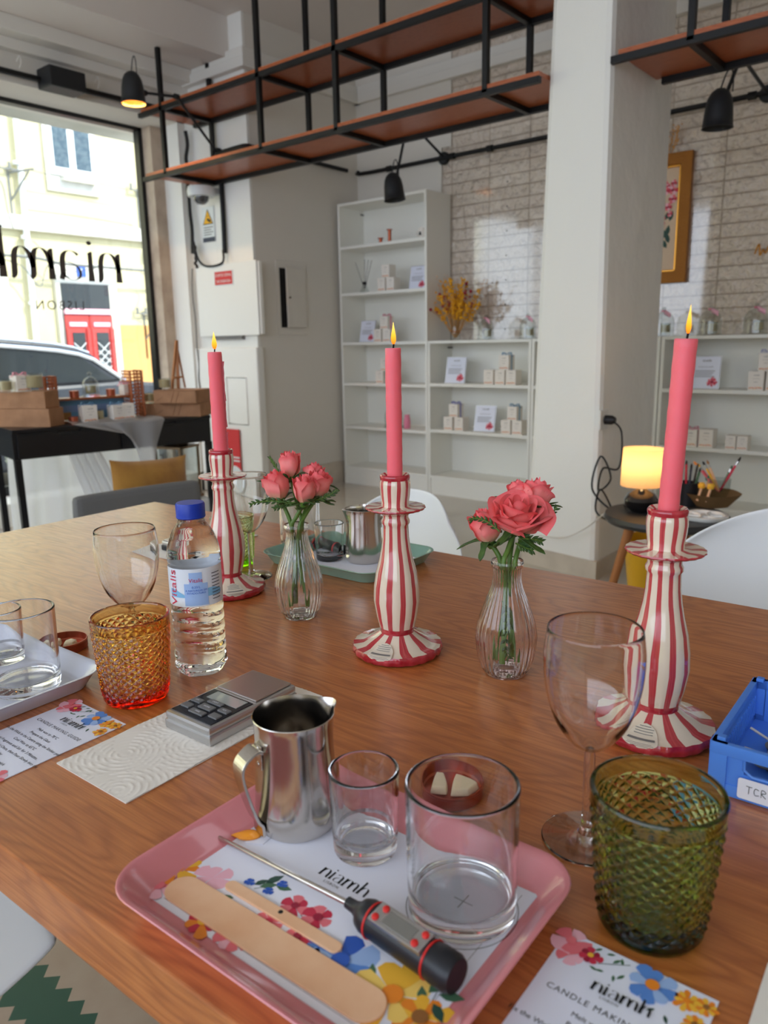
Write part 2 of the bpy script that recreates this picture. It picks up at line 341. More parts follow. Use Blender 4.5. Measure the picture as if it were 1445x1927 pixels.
# ------------------------------------------------------------------ mesh building
class MB:
    def __init__(s): s.v = []; s.f = []; s.m = []; s.mats = []; s.sm = []; s.attr = None
    def mi(s, m):
        if m not in s.mats: s.mats.append(m)
        return s.mats.index(m)
    def add(s, vs, fs, m, smooth=True, M=None):
        k = len(s.v); i = s.mi(m)
        s.v += [tuple(M @ Vector(v)) if M else tuple(v) for v in vs]
        s.f += [tuple(k + a for a in f) for f in fs]; s.m += [i] * len(fs); s.sm += [smooth] * len(fs)
        return s
    def box(s, lo, hi, m, M=None, bev=0):
        x0, y0, z0 = lo; x1, y1, z1 = hi
        if bev <= 0:
            vs = [(x, y, z) for z in (z0, z1) for y in (y0, y1) for x in (x0, x1)]
            return s.add(vs, [(0, 2, 3, 1), (4, 5, 7, 6), (0, 1, 5, 4), (2, 6, 7, 3), (0, 4, 6, 2), (1, 3, 7, 5)], m, False, M)
        bm = bmesh.new(); bmesh.ops.create_cube(bm, size=1)
        for v in bm.verts: v.co = Vector(((x0 + x1) / 2 + v.co.x * (x1 - x0), (y0 + y1) / 2 + v.co.y * (y1 - y0), (z0 + z1) / 2 + v.co.z * (z1 - z0)))
        bmesh.ops.bevel(bm, geom=bm.edges[:], offset=bev, segments=2, affect='EDGES', profile=.6)
        bm.verts.index_update(); vs = [v.co[:] for v in bm.verts]; fs = [[v.index for v in f.verts] for f in bm.faces]; bm.free()
        return s.add(vs, fs, m, False, M)
    def rbar(s, a, b, w, m, h=None, bev=0):      # rectangular bar from a to b
        a, b = Vector(a), Vector(b); d = b - a; L = d.length; h = h or w
        q = d.to_track_quat('X', 'Z').to_matrix().to_4x4(); M = Matrix.Translation(a) @ q
        return s.box((0, -w / 2, -h / 2), (L, w / 2, h / 2), m, M, bev)
    def tube(s, path, r, m, seg=8, closed=False, caps=True, M=None):
        pts = [Vector(p) for p in path]; n = len(pts); rs = r if isinstance(r, (list, tuple)) else [r] * n
        vs = []; up = None
        for i, p in enumerate(pts):
            if closed: t = pts[(i + 1) % n] - pts[i - 1]
            else: t = pts[min(i + 1, n - 1)] - pts[max(i - 1, 0)]
            t.normalize()
            if up is None:
                up = Vector((0, 0, 1)) if abs(t.z) < .9 else Vector((1, 0, 0))
            side = t.cross(up)
            if side.length < 1e-6: side = t.orthogonal()
            side.normalize(); up = side.cross(t).normalized()
            for k in range(seg):
                a = 2 * PI * k / seg; vs.append(p + (side * math.cos(a) + up * math.sin(a)) * rs[i])
        fs = []
        rng = n if closed else n - 1
        for i in range(rng):
            j = (i + 1) % n
            for k in range(seg): k2 = (k + 1) % seg; fs.append((i * seg + k, i * seg + k2, j * seg + k2, j * seg + k))
        if caps and not closed: fs.append(tuple(range(seg))[::-1]); fs.append(tuple((n - 1) * seg + k for k in range(seg)))
        return s.add(vs, fs, m, True, M)
    def lathe(s, prof, m, seg=48, M=None, mod=None, matf=None, smooth=True, close=False):
        """prof: (r, z) list; r = 0 at an end closes it. mod(r, z, angle) -> r"""
        vs = []; rows = []
        for (r, z) in prof:
            if r <= 1e-7: rows.append([len(vs)]); vs.append((0, 0, z))
            else:
                row = []
                for k in range(seg):
                    a = 2 * PI * k / seg; rr = mod(r, z, a) if mod else r
                    row.append(len(vs)); vs.append((rr * math.cos(a), rr * math.sin(a), z))
                rows.append(row)
        groups = {}
        pairs = list(range(len(rows) - 1))
        if close: pairs.append(len(rows) - 1)
        for i in pairs:
            A, B = rows[i], rows[(i + 1) % len(rows)]; mm = matf(i) if matf else m
            g = groups.setdefault(id(mm), (mm, []))[1]
            for k in range(seg):
                k2 = (k + 1) % seg
                if len(A) == 1 and len(B) == 1: break
                if len(A) == 1: g.append((A[0], B[k2], B[k]))
                elif len(B) == 1: g.append((A[k], A[k2], B[0]))
                else: g.append((A[k], A[k2], B[k2], B[k]))
        k0 = len(s.v); s.v += [tuple(M @ Vector(v)) if M else v for v in vs]
        for mm, fs in groups.values():
            i = s.mi(mm); s.f += [tuple(k0 + a for a in f) for f in fs]; s.m += [i] * len(fs); s.sm += [smooth] * len(fs)
        return s
    def poly(s, pts, m, z0=0, z1=None, M=None):      # flat outline, optional thickness
        n = len(pts)
        if z1 is None: return s.add([(p[0], p[1], z0) for p in pts], [tuple(range(n))], m, False, M)
        vs = [(p[0], p[1], z0) for p in pts] + [(p[0], p[1], z1) for p in pts]
        fs = [tuple(range(n))[::-1], tuple(range(n, 2 * n))] + [(i, (i + 1) % n, n + (i + 1) % n, n + i) for i in range(n)]
        return s.add(vs, fs, m, False, M)
    def grid(s, fn, nu, nv, m, M=None, smooth=True, thick=0):
        vs = [fn(i / nu, j / nv) for j in range(nv + 1) for i in range(nu + 1)]; w = nu + 1
        fs = [(j * w + i, j * w + i + 1, (j + 1) * w + i + 1, (j + 1) * w + i) for j in range(nv) for i in range(nu)]
        return s.add(vs, fs, m, smooth, M)
    def text(s, body, size, m, M, align='CENTER', ext=0, space=1.0, xs=1.0, warp=None):
        c = bpy.data.curves.new('t', 'FONT'); c.body = body; c.size = size; c.align_x = align; c.extrude = ext; c.space_character = space; c.resolution_u = 3
        o = bpy.data.objects.new('t', c); me = bpy.data.meshes.new_from_object(o)
        S = Matrix.Diagonal((xs, 1, 1, 1))
        vs = [S @ v.co for v in me.vertices]
        if warp: vs = [warp(v) for v in vs]
        s.add(vs, [tuple(p.vertices) for p in me.polygons], m, False, M)
        bpy.data.objects.remove(o); bpy.data.curves.remove(c); bpy.data.meshes.remove(me)
        return s
    def build(s, name, parent=None, loc=None, rot=None, solid=0, subsurf=0, bevel=0, auto=None):
        me = bpy.data.meshes.new(name); me.from_pydata(s.v, [], s.f)
        for m in s.mats: me.materials.append(m)
        me.polygons.foreach_set('material_index', s.m); me.polygons.foreach_set('use_smooth', s.sm)
        if s.attr:
            a = me.attributes.new('petal', 'FLOAT_VECTOR', 'POINT'); a.data.foreach_set('vector', [c for v in s.attr for c in v])
        bm = bmesh.new(); bm.from_mesh(me); bmesh.ops.recalc_face_normals(bm, faces=bm.faces); bm.to_mesh(me); bm.free()
        if any(s.sm): me.set_sharp_from_angle(angle=math.radians(38))
        me.update()
        o = bpy.data.objects.new(name, me); COL.objects.link(o)
        if parent is not None: o.parent = parent
        if loc is not None: o.location = loc
        if rot is not None: o.rotation_euler = rot
        if solid: d = o.modifiers.new('solid', 'SOLIDIFY'); d.thickness = solid; d.offset = 0
        if bevel: d = o.modifiers.new('bevel', 'BEVEL'); d.width = bevel; d.segments = 2; d.limit_method = 'ANGLE'
        if subsurf: d = o.modifiers.new('sub', 'SUBSURF'); d.levels = d.render_levels = subsurf
        return o

def tag(o, label, cat, group=None, kind=None):
    o['label'] = label; o['category'] = cat
    if group: o['group'] = group
    if kind: o['kind'] = kind
    return o
def thing(name, label, cat, loc=(0, 0, 0), rot=(0, 0, 0), group=None):
    o = bpy.data.objects.new(name, None); COL.objects.link(o); o.location = loc; o.rotation_euler = rot
    o.empty_display_size = .05
    return tag(o, label, cat, group)
def struct(o): o['kind'] = 'structure'; return o
def dup(root, label, loc=None, rot=None, scale=None, group=None):
    r = root.copy(); COL.objects.link(r); r['label'] = label
    if group: r['group'] = group
    if loc is not None: r.location = loc
    if rot is not None: r.rotation_euler = rot
    if scale is not None: r.scale = scale
    for ch in list(root.children):
        c = ch.copy(); COL.objects.link(c); c.parent = r
        for g in ch.children:
            d = g.copy(); COL.objects.link(d); d.parent = c
    return r
def T(x, y, z=0): return Matrix.Translation((x, y, z))
def RZ(a): return Matrix.Rotation(a, 4, 'Z')
def RX(a): return Matrix.Rotation(a, 4, 'X')
def RY(a): return Matrix.Rotation(a, 4, 'Y')
UPR = RX(PI / 2)                 # drawing plane stood upright, facing -y
def bez(p0, p1, p2, p3, n=10):
    return [tuple((1 - t) ** 3 * a + 3 * (1 - t) ** 2 * t * b + 3 * (1 - t) * t * t * c + t ** 3 * d for a, b, c, d in zip(p0, p1, p2, p3)) for t in [i / n for i in range(n + 1)]]
def smooth_path(pts, n=6):
    P = [Vector(p) for p in pts]; out = []
    for i in range(len(P) - 1):
        a = P[max(i - 1, 0)]; b = P[i]; c = P[i + 1]; d = P[min(i + 2, len(P) - 1)]
        for k in range(n):
            t = k / n; out.append(.5 * ((2 * b) + (c - a) * t + (2 * a - 5 * b + 4 * c - d) * t * t + (3 * b - a - 3 * c + d) * t ** 3))
    out.append(P[-1]); return out

# the shop's logo lettering: high-contrast strokes, thin across and thick down
def ribbon(mb, path, m, wmin, wmax, M, ends=None):
    P = [Vector((p[0], p[1])) for p in path]; L = []; Rr = []; n = len(P)
    for i, p in enumerate(P):
        t = P[min(i + 1, n - 1)] - P[max(i - 1, 0)]
        if t.length < 1e-9: t = Vector((0, 1))
        t.normalize(); w = (wmin + (wmax - wmin) * abs(t.y) ** 2.2) / 2
        if ends: w *= ends(i / (n - 1))
        nn = Vector((-t.y, t.x)) * w; L.append(p + nn); Rr.append(p - nn)
    vs = [(q.x, q.y, 0) for q in L] + [(q.x, q.y, 0) for q in Rr]
    mb.add(vs, [(i, i + 1, n + i + 1, n + i) for i in range(n - 1)], m, False, M)
def logo(mb, m, M, h=1.0, sub='LISBON', thick=.15):
    S = M @ Matrix.Diagonal((h * 1.28, h, 1, 1)); w0, w1 = .02, thick
    def arch(x, wd=.56, thinleft=False):
        ribbon(mb, bez((x, .35), (x + .02, .85), (x + .2, 1.03), (x + wd * .62, 1.0), 10) + bez((x + wd * .62, 1.0), (x + wd * .95, .97), (x + wd, .7), (x + wd, .3), 8)[1:] + bez((x + wd, .3), (x + wd, .12), (x + wd + .02, .03), (x + wd + .08, 0), 4)[1:], m, w0, w1, S)
    def stem(x, top=1.0):
        ribbon(mb, [(x, 0), (x, top * .5), (x, top * .95), (x - .06, top)], m, w0, w1, S, lambda t: 1.25 - .35 * min(1, t * 3))
    x = 0
    stem(x); arch(x); x += .86
    stem(x); mb.add([(x + .075 * math.cos(a), 1.3 + .075 * math.sin(a), 0) for a in [2 * PI * k / 14 for k in range(14)]], [tuple(range(14))], m, False, S); x += .30
    # a: open bowl with a long thin tail
    ribbon(mb, bez((x + .06, .86), (x + .2, 1.06), (x + .5, 1.06), (x + .52, .66), 10) + [(x + .53, .2), (x + .58, .02)], m, w0, w1, S)
    ribbon(mb, bez((x + .52, .62), (x + .3, .66), (x + .0, .5), (x + .02, .22), 10) + bez((x + .02, .22), (x + .05, -.05), (x + .42, -.06), (x + .53, .25), 10)[1:], m, w0, w1 * .55, S)
    x += .84
    stem(x); arch(x, .5); arch(x + .5, .5); x += 1.3
    stem(x, 1.62); arch(x)
    if sub: mb.text(sub, .42 * h, m, M @ T(1.75 * h, -.52 * h), space=1.25)
    return mb

# ------------------------------------------------------------------ the room
TAB = .72
XG, YP = -4.07, 3.58          # grey side wall, face of the white pillar
YB = 4.66                     # tiled back wall
XW = -4.71                    # inner face of the shopfront wall
CEIL = 3.1
fl = MB(); fl.box((-5.1, -2.6, -.1), (2.8, 4.9, 0), M_floor); struct(fl.build('floor'))
zf = MB(); zf.box((-2.2, -.6, 0), (.6, .95, .006), M_zig); struct(zf.build('floor_inlay'))
ce = MB(); ce.box((-5.1, -2.6, CEIL), (2.8, 4.9, CEIL + .15), M_ceil); struct(ce.build('ceiling'))
wb = MB(); wb.box((-4.3, YB, 0), (2.8, YB + .2, CEIL), M_tiles); struct(wb.build('wall_back'))
pl_ = MB(); pl_.box((XG, YB - .012, 2.36), (-3.22, YB - .002, CEIL), M_wall); pl_.box((XG, YB - .012, 0), (-3.3, YB - .002, 2.36), M_wall); struct(pl_.build('wall_plaster'))
wg = MB(); wg.box((XG - .3, YP + .02, 0), (XG, YB, CEIL), M_wall); struct(wg.build('wall_side'))
bg = MB(); bg.box((XG, YP + .06, 0), (XG + .012, YB, .17), M_base); struct(bg.build('baseboard_side'))
pw = MB(); pw.box((-5.08, YP, 0), (XG, YP + .02, CEIL), M_pillar); pw.box((-5.08, YP + .02, 0), (XG - .3, YP + .4, CEIL), M_pillar); pw.box((XW, YP - .045, 0), (XG + .035, YP + .02, 1.05), M_pillar, bev=.012)
struct(pw.build('wall_pillar'))
wr = MB(); wr.box((2.6, -2.6, 0), (2.8, 4.9, CEIL), M_wall); struct(wr.build('wall_right'))
# shopfront wall with its big opening
wl = MB()
wl.box((-5.2, -2.6, 2.56), (XW, YP, CEIL), M_wall); wl.box((-5.2, -2.6, 0), (XW, YP, .14), M_pillar)
wl.box((-5.08, 3.52, 0), (XW, YP + .01, 2.6), M_pillar)
struct(wl.build('wall_shopfront'))
jm = MB(); M_stone = mat('limestone', lin(196, 178, 158), .6, vary=(8, lin(170, 150, 132), .4, .7))
jm.box((-5.06, 3.43, .14), (-4.9, 3.53, 2.56), M_stone, bev=.006); struct(jm.build('trim_1'))
wf = MB()
wf.box((-5.06, 3.40, .14), (-5.0, 3.43, 2.56), M_blkwood); wf.box((-5.06, -2.6, 2.535), (-5.0, 3.43, 2.56), M_blkwood); wf.box((-5.06, -2.6, .14), (-5.0, 3.43, .2), M_blkwood)
wf.box((-5.06, .1, .14), (-5.0, .15, 2.56), M_blkwood)
wfo = struct(wf.build('window_1'))
wp = MB(); wp.box((-5.034, -2.6, .2), (-5.028, 3.402, 2.537), M_pane); struct(wp.build('window_pane', wfo))
co = MB()
for lo, hi in (((XG, YB - .05, 2.77), (2.6, YB, 2.83)), ((XG, YB - .035, 2.83), (2.6, YB, 2.89)), ((XG, YP, 2.77), (XG + .05, YB, 2.83)), ((XG, YP, 2.83), (XG + .035, YB, 2.89)),
               ((XW, YP - .05, 2.77), (XG + .05, YP + .01, 2.83)), ((XW, YP - .035, 2.83), (XG + .035, YP + .01, 2.89)), ((XW, -2.6, 2.72), (XW + .06, YP, 2.78)), ((XW, -2.6, 2.78), (XW + .16, YP, 2.86))):
    co.box(lo, hi, M_corn, bev=.006)
co.box((XW, -2.6, 2.86), (-4.2, YP, CEIL), M_ceil)
struct(co.build('trim_2'))
fr = MB(); fr.box((-5.2, -2.6, 2.86), (2.8, -2.4, CEIL), M_wall); fr.box((-5.2, -2.6, 0), (-4.6, -2.4, 2.86), M_wall); fr.box((2.2, -2.6, 0), (2.8, -2.4, 2.86), M_wall); fr.box((-4.6, -2.6, 0), (2.2, -2.4, 1.0), M_wall)  # unseen front wall; its sill is raised to cut low daylight
struct(fr.build('wall_front'))
# the square plastered column, a little battered
cv = [(-1.80, 3.235, 0), (-1.405, 3.165, 0), (-1.405, 3.80, 0), (-1.80, 3.86, 0), (-1.715, 3.235, CEIL), (-1.435, 3.165, CEIL), (-1.405, 3.80, CEIL), (-1.715, 3.86, CEIL)]
cm = MB(); cm.add(cv, [(0, 1, 5, 4), (1, 2, 6, 5), (2, 3, 7, 6), (3, 0, 4, 7), (0, 3, 2, 1), (4, 5, 6, 7)], M_pillar, False)
struct(cm.build('wall_column', bevel=.03))
cb = MB(); cb.add([(-1.81, 3.222, 0), (-1.395, 3.152, 0), (-1.393, 3.81, 0), (-1.81, 3.87, 0), (-1.81, 3.222, .085), (-1.395, 3.152, .085), (-1.393, 3.81, .085), (-1.81, 3.87, .085)], [(0, 1, 5, 4), (1, 2, 6, 5), (2, 3, 7, 6), (3, 0, 4, 7), (4, 5, 6, 7)], M_base, False)
struct(cb.build('baseboard_column'))

# ------------------------------------------------------------------ street outside
XF = -15.0
def fyz(px, py): p = on_x(px, py, XF); return p.y, p.z
M_yel = mat('yellow_render', lin(206, 199, 162), .85, vary=(1.2, lin(194, 186, 148), .35, .7), bump=(10, .2, .01))
M_och = mat('ochre_render', lin(206, 156, 98), .85)
M_surr = mat('pale_stone', lin(212, 210, 200), .7, vary=(3, lin(196, 194, 182), .4, .7))
M_wblue = mat('old_window_glass', lin(62, 80, 92), .12, vary=(14, lin(84, 100, 108), .4, .6))
M_wfr = mat('white_joinery', lin(222, 226, 226), .5)
M_reddoor = mat('red_door_paint', lin(186, 60, 56), .5)
M_dkglass = mat('dark_glass', lin(40, 46, 48), .08)
M_ironw = mat('grey_iron', lin(120, 122, 118), .6)
M_asph = mat('asphalt', lin(96, 96, 98), .9, bump=(40, .4, .01))
M_cobble = mat('pale_cobbles', lin(176, 172, 164), .8, bump=(30, .6, .02))
st = MB(); st.box((-14.4, -14, -.42), (-5.3, 26, -.34), M_asph); struct(st.build('street'))
sw = MB(); sw.box((-7.0, -14, -.34), (-5.3, 26, -.22), M_cobble); sw.box((-15.0, -14, -.34), (-13.4, 26, -.22), M_cobble); struct(sw.build('street_pavement'))
hd = MB(); hd.box((-5.42, -2.6, on_x(0, 217, -5.42).z), (-5.2, 3.7, 2.75), M_surr); struct(hd.build('wall_lintel_outside'))
yc = fyz(268, 400)[0]
bd = thing('yellow_building', 'sunlit pale yellow rendered house across the street with a red double door', 'building', (XF, 5, -.3))
BL = Matrix.Translation((-XF, -5, .3))
def bpart(name, mb): o = mb.build(name, bd); o.matrix_parent_inverse = Matrix(); o.data.transform(BL); return o
m = MB(); m.box((XF - .5, -14, -.3), (XF, yc, 9), M_yel); bpart('wall', m)
m = MB(); (y0, z0) = fyz(0, 428); (y1, z1) = fyz(268, 462)
m.box((XF, -14, z0 - .02), (XF + .14, yc, z0 + .24), M_surr, bev=.02); bpart('string_course', m)
# upper window with stone surround
(a, zt), (b, zb) = fyz(72, 205), fyz(186, 372)
m = MB(); m.box((XF, a, zb), (XF + .06, b, zt + .6), M_surr, bev=.01); m.box((XF, a + .28, zb + .2), (XF + .2, b - .12, zb + .3), M_surr); wno = bpart('window', m)
wa, wb_ = fyz(84, 250)[0], fyz(172, 300)[0]; zw = fyz(84, 326)[1]; mid = (wa + wb_) / 2
m = MB(); m.box((XF + .05, wa, zw), (XF + .09, wb_, zt + .6), M_wfr); o = m.build('window_frame', wno); o.data.transform(BL)
for p, q in ((wa + .09, mid - .07), (mid + .07, wb_ - .07)):
    m = MB(); m.box((XF + .08, p, zw + .14), (XF + .095, q, zt + .6), M_wblue); o = m.build('pane', wno); o.data.transform(BL)
# second window off to the left at ground level and the door
(a, zt), (b, _) = fyz(96, 500), fyz(216, 560); zt2 = fyz(150, 520)[1]
m = MB(); m.box((XF, a, -.3), (XF + .1, b, zt2 + .25), M_surr, bev=.01); bpart('door_surround', m)
da, db = fyz(111, 560)[0], fyz(203, 600)[0]; zd = fyz(150, 535)[1]; zm = fyz(150, 586)[1]
m = MB(); m.box((XF + .1, da, -.25), (XF + .13, db, zd), M_dkglass); tr = bpart('transom_window', m)
m = MB(); m.box((XF + .12, da, zm - .06), (XF + .2, db, zm + .04), PRINT['palepink'])
mid = (da + db) / 2
for p, q in ((da, mid - .01), (mid + .01, db)):
    m.box((XF + .12, p, -.25), (XF + .16, q, zm - .08), M_reddoor); m.box((XF + .16, p + .07, zm - .3), (XF + .19, q - .07, zm - .22), PRINT['palepink'])
    m.box((XF + .16, p + .12, .0), (XF + .175, q - .12, zm - .42), M_dkglass)
    m.box((XF + .16, p, -.2), (XF + .2, p + .08, zm - .34), M_reddoor); m.box((XF + .16, q - .08, -.2), (XF + .2, q, zm - .34), M_reddoor)
    for k in range(5):
        m.rbar((XF + .18, p + .12, .3 + k * .16), (XF + .18, q - .12, .3 + k * .16 + .24), .014, M_wfr); m.rbar((XF + .18, q - .12, .3 + k * .16), (XF + .18, p + .12, .3 + k * .16 + .24), .014, M_wfr)
bpart('double_door', m)
(p, zq) = fyz(147, 540)
m = MB(); yn, zn = fyz(150, 533); m.box((XF + .1, yn - .1, zn + .12), (XF + .115, yn + .09, zn + .32), PRINT['deepblue']); m.text('1', .18, M_wfr, T(XF + .117, yn, zn + .16) @ RZ(PI / 2) @ UPR); bpart('house_number', m)
y0, z0 = fyz(0, 545); y1, _ = fyz(20, 600)
m = MB(); m.box((XF, y0 - .6, -.3), (XF + .08, y1, z0 + .5), M_surr); m.box((XF + .05, y0 - .5, -.1), (XF + .09, y1 - .35, z0 + .1), M_wblue); bpart('side_window', m)
m = MB(); m.tube([(XF + .12, fyz(28, 215)[0], 8), (XF + .12, fyz(44, 500)[0], -.3)], .055, M_wfr, 10)
yd, zd2 = fyz(28, 215)[0], 0
for z in (.6, 1.9, 3.1, 4.4): m.tube([(XF + .12, fyz(36, 400)[0] , z), (XF + .12, fyz(36, 400)[0], z + .06)], .075, M_wfr, 10)
bpart('downpipe', m)
m = MB(); m.box((XF, fyz(225, 620)[0], -.3), (XF + .02, yc, fyz(230, 612)[1]), M_och); bpart('ochre_patch', m)
nb = thing('stone_house', 'pale stone-trimmed house beside the yellow house with an iron balcony', 'building', (XF, 11, -.3))
BL2 = Matrix.Translation((-XF, -11, .3))
def npart(name, mb): o = mb.build(name, nb); o.data.transform(BL2); return o
m = MB(); m.box((XF - .5, yc, -.3), (XF + .05, 26, 9), M_yel); npart('wall', m)
m = MB(); m.box((XF, yc, -.3), (XF + .12, yc + .35, 9), M_surr); npart('pilaster', m)
m = MB(); (a, zt), (b, zb) = fyz(272, 255), fyz(320, 440); m.box((XF + .05, a, zb - .1), (XF + .1, b + .6, 8), M_wblue); m.box((XF + .1, a, zt - .3), (XF + .14, b + .6, zt - .1), M_wfr); m.box((XF + .1, a, zt + .2), (XF + .14, b + .6, zt + .9), M_wfr); npart('shuttered_window', m)
m = MB()
for k in range(26): yy = a + k * .07; m.rbar((XF + .5, yy, zb), (XF + .5, yy, zb + .95), .02, M_ironw)
for k in range(12): yy = a + k * .15; m.tube([(XF + .5, yy + .07 + .06 * math.cos(t), zb + .45 + .2 * math.sin(t)) for t in [2 * PI * i / 10 for i in range(10)]], .01, M_ironw, 5, closed=True)
m.box((XF, a - .1, zb - .15), (XF + .55, b + .8, zb), M_surr); m.rbar((XF + .5, a, zb + .95), (XF + .5, b + .7, zb + .95), .03, M_ironw); npart('balcony', m)
m = MB(); (a, zt), (b, zb) = fyz(296, 560), fyz(330, 700); m.box((XF + .05, a, -.1), (XF + .12, b + .5, zt), M_surr); m.box((XF + .12, a + .2, .2), (XF + .14, b + .4, zt - .2), M_wblue)
for k in range(8): m.box((XF + .13, a + .2, zt - .2 - .07 * k), (XF + .17, b + .4, zt - .23 - .07 * k), M_ironw)
npart('ground_window', m)
# wires and brackets along the facade
def wire(pix, r, label, xo=.3, grp='wires along the yellow facade'):
    m = MB(); m.tube(smooth_path([on_x(p[0], p[1], XF + xo) for p in pix], 5), r, M_ironw, 5); return tag(m.build('street_cable'), label, 'cable', grp)
wire([(-20, 478), (60, 484), (120, 496), (200, 503), (260, 508), (330, 512)], .03, 'thick bundled grey cable sagging across the facade above the red door', .4)
wire([(-20, 482), (40, 500), (75, 540), (90, 500), (130, 498), (180, 505)], .012, 'thin cable looping down from the bundle left of the door')
wire([(50, 318), (100, 330), (170, 342), (235, 356)], .008, 'thin wire under the upper window')
wire([(52, 395), (110, 402), (180, 412), (250, 424)], .012, 'thin double wire above the white string course')
wire([(62, 453), (90, 480), (130, 510), (180, 505)], .008, 'thin slack wire beside the downpipe')
wire([(265, 512), (285, 530), (275, 565), (290, 580)], .01, 'loose loop of cable hanging at the right end of the facade')
wire([(-10, 330), (5, 350), (15, 400), (25, 430)], .014, 'thin rod running down left of the downpipe')
for (px, py, lab) in ((14, 325, 'iron cable bracket left of the downpipe'), (258, 365, 'iron cable bracket right of the upper window'), (270, 595, 'long iron bracket beside the ochre wall patch')):
    p = on_x(px, py, XF); m = MB(); s = 1.0
    m.rbar((XF, p.y, p.z), (XF + .5, p.y + .25, p.z + .03), .03, M_ironw); m.rbar((XF, p.y, p.z - .9), (XF, p.y, p.z + .1), .04, M_ironw); m.rbar((XF, p.y, p.z - .5), (XF + .4, p.y + .2, p.z), .025, M_ironw)
    m.rbar((XF + .1, p.y - .25, p.z + .05), (XF + .1, p.y + .3, p.z + .05), .03, M_ironw)
    for k in (-.2, 0, .2): m.tube([(XF + .1, p.y + k, p.z + .05), (XF + .1, p.y + k, p.z + .17)], .03, M_ironw, 6)
    tag(m.build('cable_bracket'), lab, 'bracket', 'iron brackets on the houses')

# parked car, seen through the glass
XC = -7.5
M_carp = mat('dark_car_paint', lin(38, 42, 50), .35, metal=.3, coat=.2)
M_carg = mat('tinted_car_glass', lin(30, 36, 38), .15, spec=.25)
M_chrome = mat('chrome_strip', lin(206, 212, 222), .12, metal=1)
M_tyre = mat('tyre_rubber', lin(28, 28, 28), .8)
car = thing('parked_car', 'dark car with silver roof strip parked outside the shop window', 'car', (XC - .85, 2.6, -.34))
CL = Matrix.Translation((-XC + .85, -2.6, .34))
def cpart(name, mb, parent=None, **k): o = mb.build(name, parent or car, **k); o.data.transform(CL); return o
def carp(px, py, x=XC): p = on_x(px, py, x); return p.y, p.z
roof = [carp(-60, 641), carp(0, 639), carp(60, 644), carp(110, 649), carp(150, 656), carp(178, 666)]
ya, za = carp(236, 716)
top = roof + [(ya, za)]
m = MB(); side = []
prof = [(-.2, .12)] + [(-.2, roof[0][1] - .08)] + roof[0:]   # greenhouse outline in y, z
hood = [(ya, za), (ya + .5, za - .05), (ya + 1.0, za - .14), (ya + 1.25, za - .34), (ya + 1.28, -.1), (-1.2, -.1), (-1.3, .3), (-1.25, .62)]
W = 1.72
def shell(mb, outline, x0, x1, mt, inset=0):
    n = len(outline); vs = [(x0, y, z) for y, z in outline] + [(x1, y, z) for y, z in outline]
    mb.add(vs, [tuple(range(n)), tuple(range(n, 2 * n))[::-1]] + [(i, n + i, n + (i + 1) % n, (i + 1) % n) for i in range(n)], mt, False)
shell(m, hood, XC, XC - W, M_carp); cpart('car_body', m, bevel=.04)
m = MB(); gh = [(-1.25, .6), (-.75, roof[0][1] - .04)] + roof[1:] + [(ya, za)]
shell(m, gh, XC - .06, XC - W + .06, M_carp); cpart('car_roof', m, bevel=.02)
m = MB(); gw = [(-1.0, .64), (-.7, roof[1][1] - .12)] + [(y, z - .075) for y, z in roof[1:-1]] + [(roof[-1][0] - .05, roof[-1][1] - .09), (ya - .12, za + .02)]
shell(m, gw, XC - .052, XC - .075, M_carg); cpart('side_window', m)
m = MB(); m.tube([(XC - .04, y, z - .055) for y, z in roof[0:]] + [(XC - .04, ya + .02, za)], .02, M_chrome, 6); m.tube([(XC - .05, -1.1, .6), (XC - .05, ya, za - .02)], .012, M_chrome, 6); m.tube([(XC - .12, y, z + .01) for y, z in roof[0:]], .016, M_chrome, 6); cpart('chrome_trim', m)
m = MB(); y1_, z1_ = roof[-1]
m.add([(XC - .12, y1_ + .04, z1_ - .02), (XC - W + .12, y1_ + .12, z1_ + .0), (XC - W + .1, ya + .15, za + .02), (XC - .1, ya + .03, za + .02)], [(0, 1, 2, 3)], M_carg, False); cpart('windscreen', m)
m = MB(); m.box((XC - .04, 1.95, -.1), (XC + .004, 2.0, .62), M_tyre); cpart('door_seam', m)
for yy in (-.6, ya + .55):
    m = MB(); m.lathe([(0, 0), (.2, 0), (.3, .01), (.32, .06), (.32, .2), (0, .2)], M_tyre, 32, T(XC + .01, yy, -.02) @ RY(-PI / 2) @ T(0, 0, 0)); w_ = cpart('wheel', m)
    m = MB(); m.lathe([(0, -.01), (.05, -.012), (.19, -.005), (.19, .01), (0, .01)], M_chrome, 24, T(XC + .015, yy, -.02) @ RY(-PI / 2)); o = m.build('hubcap', w_); o.data.transform(CL)

# ------------------------------------------------------------------ lettering stuck on the window pane
M_decal = mat('bronze_window_lettering', lin(62, 58, 56), .6)
XD = -5.026
p0 = on_x(218, 532, XD); p1 = on_x(0, 487, XD)
m = MB()
h_l = on_x(205, 475, XD).z - on_x(205, 530, XD).z
ML = T(XD, p0.y + .03, p0.z) @ RZ(-PI / 2) @ UPR @ T(0, 0, -.001)
logo(m, M_decal, ML, h_l * .98, None, .16)
m2 = MB()
ML2 = T(XD, on_x(115, 585, XD).y, on_x(115, 583, XD).z) @ RZ(-PI / 2) @ UPR
dc = thing('window_lettering', 'dark shop name lettering on the window, read from behind', 'sign', (XD, p0.y, p0.z))
o = m.build('logo_lettering', dc); o.data.transform(Matrix.Translation((-XD, -p0.y, -p0.z)))
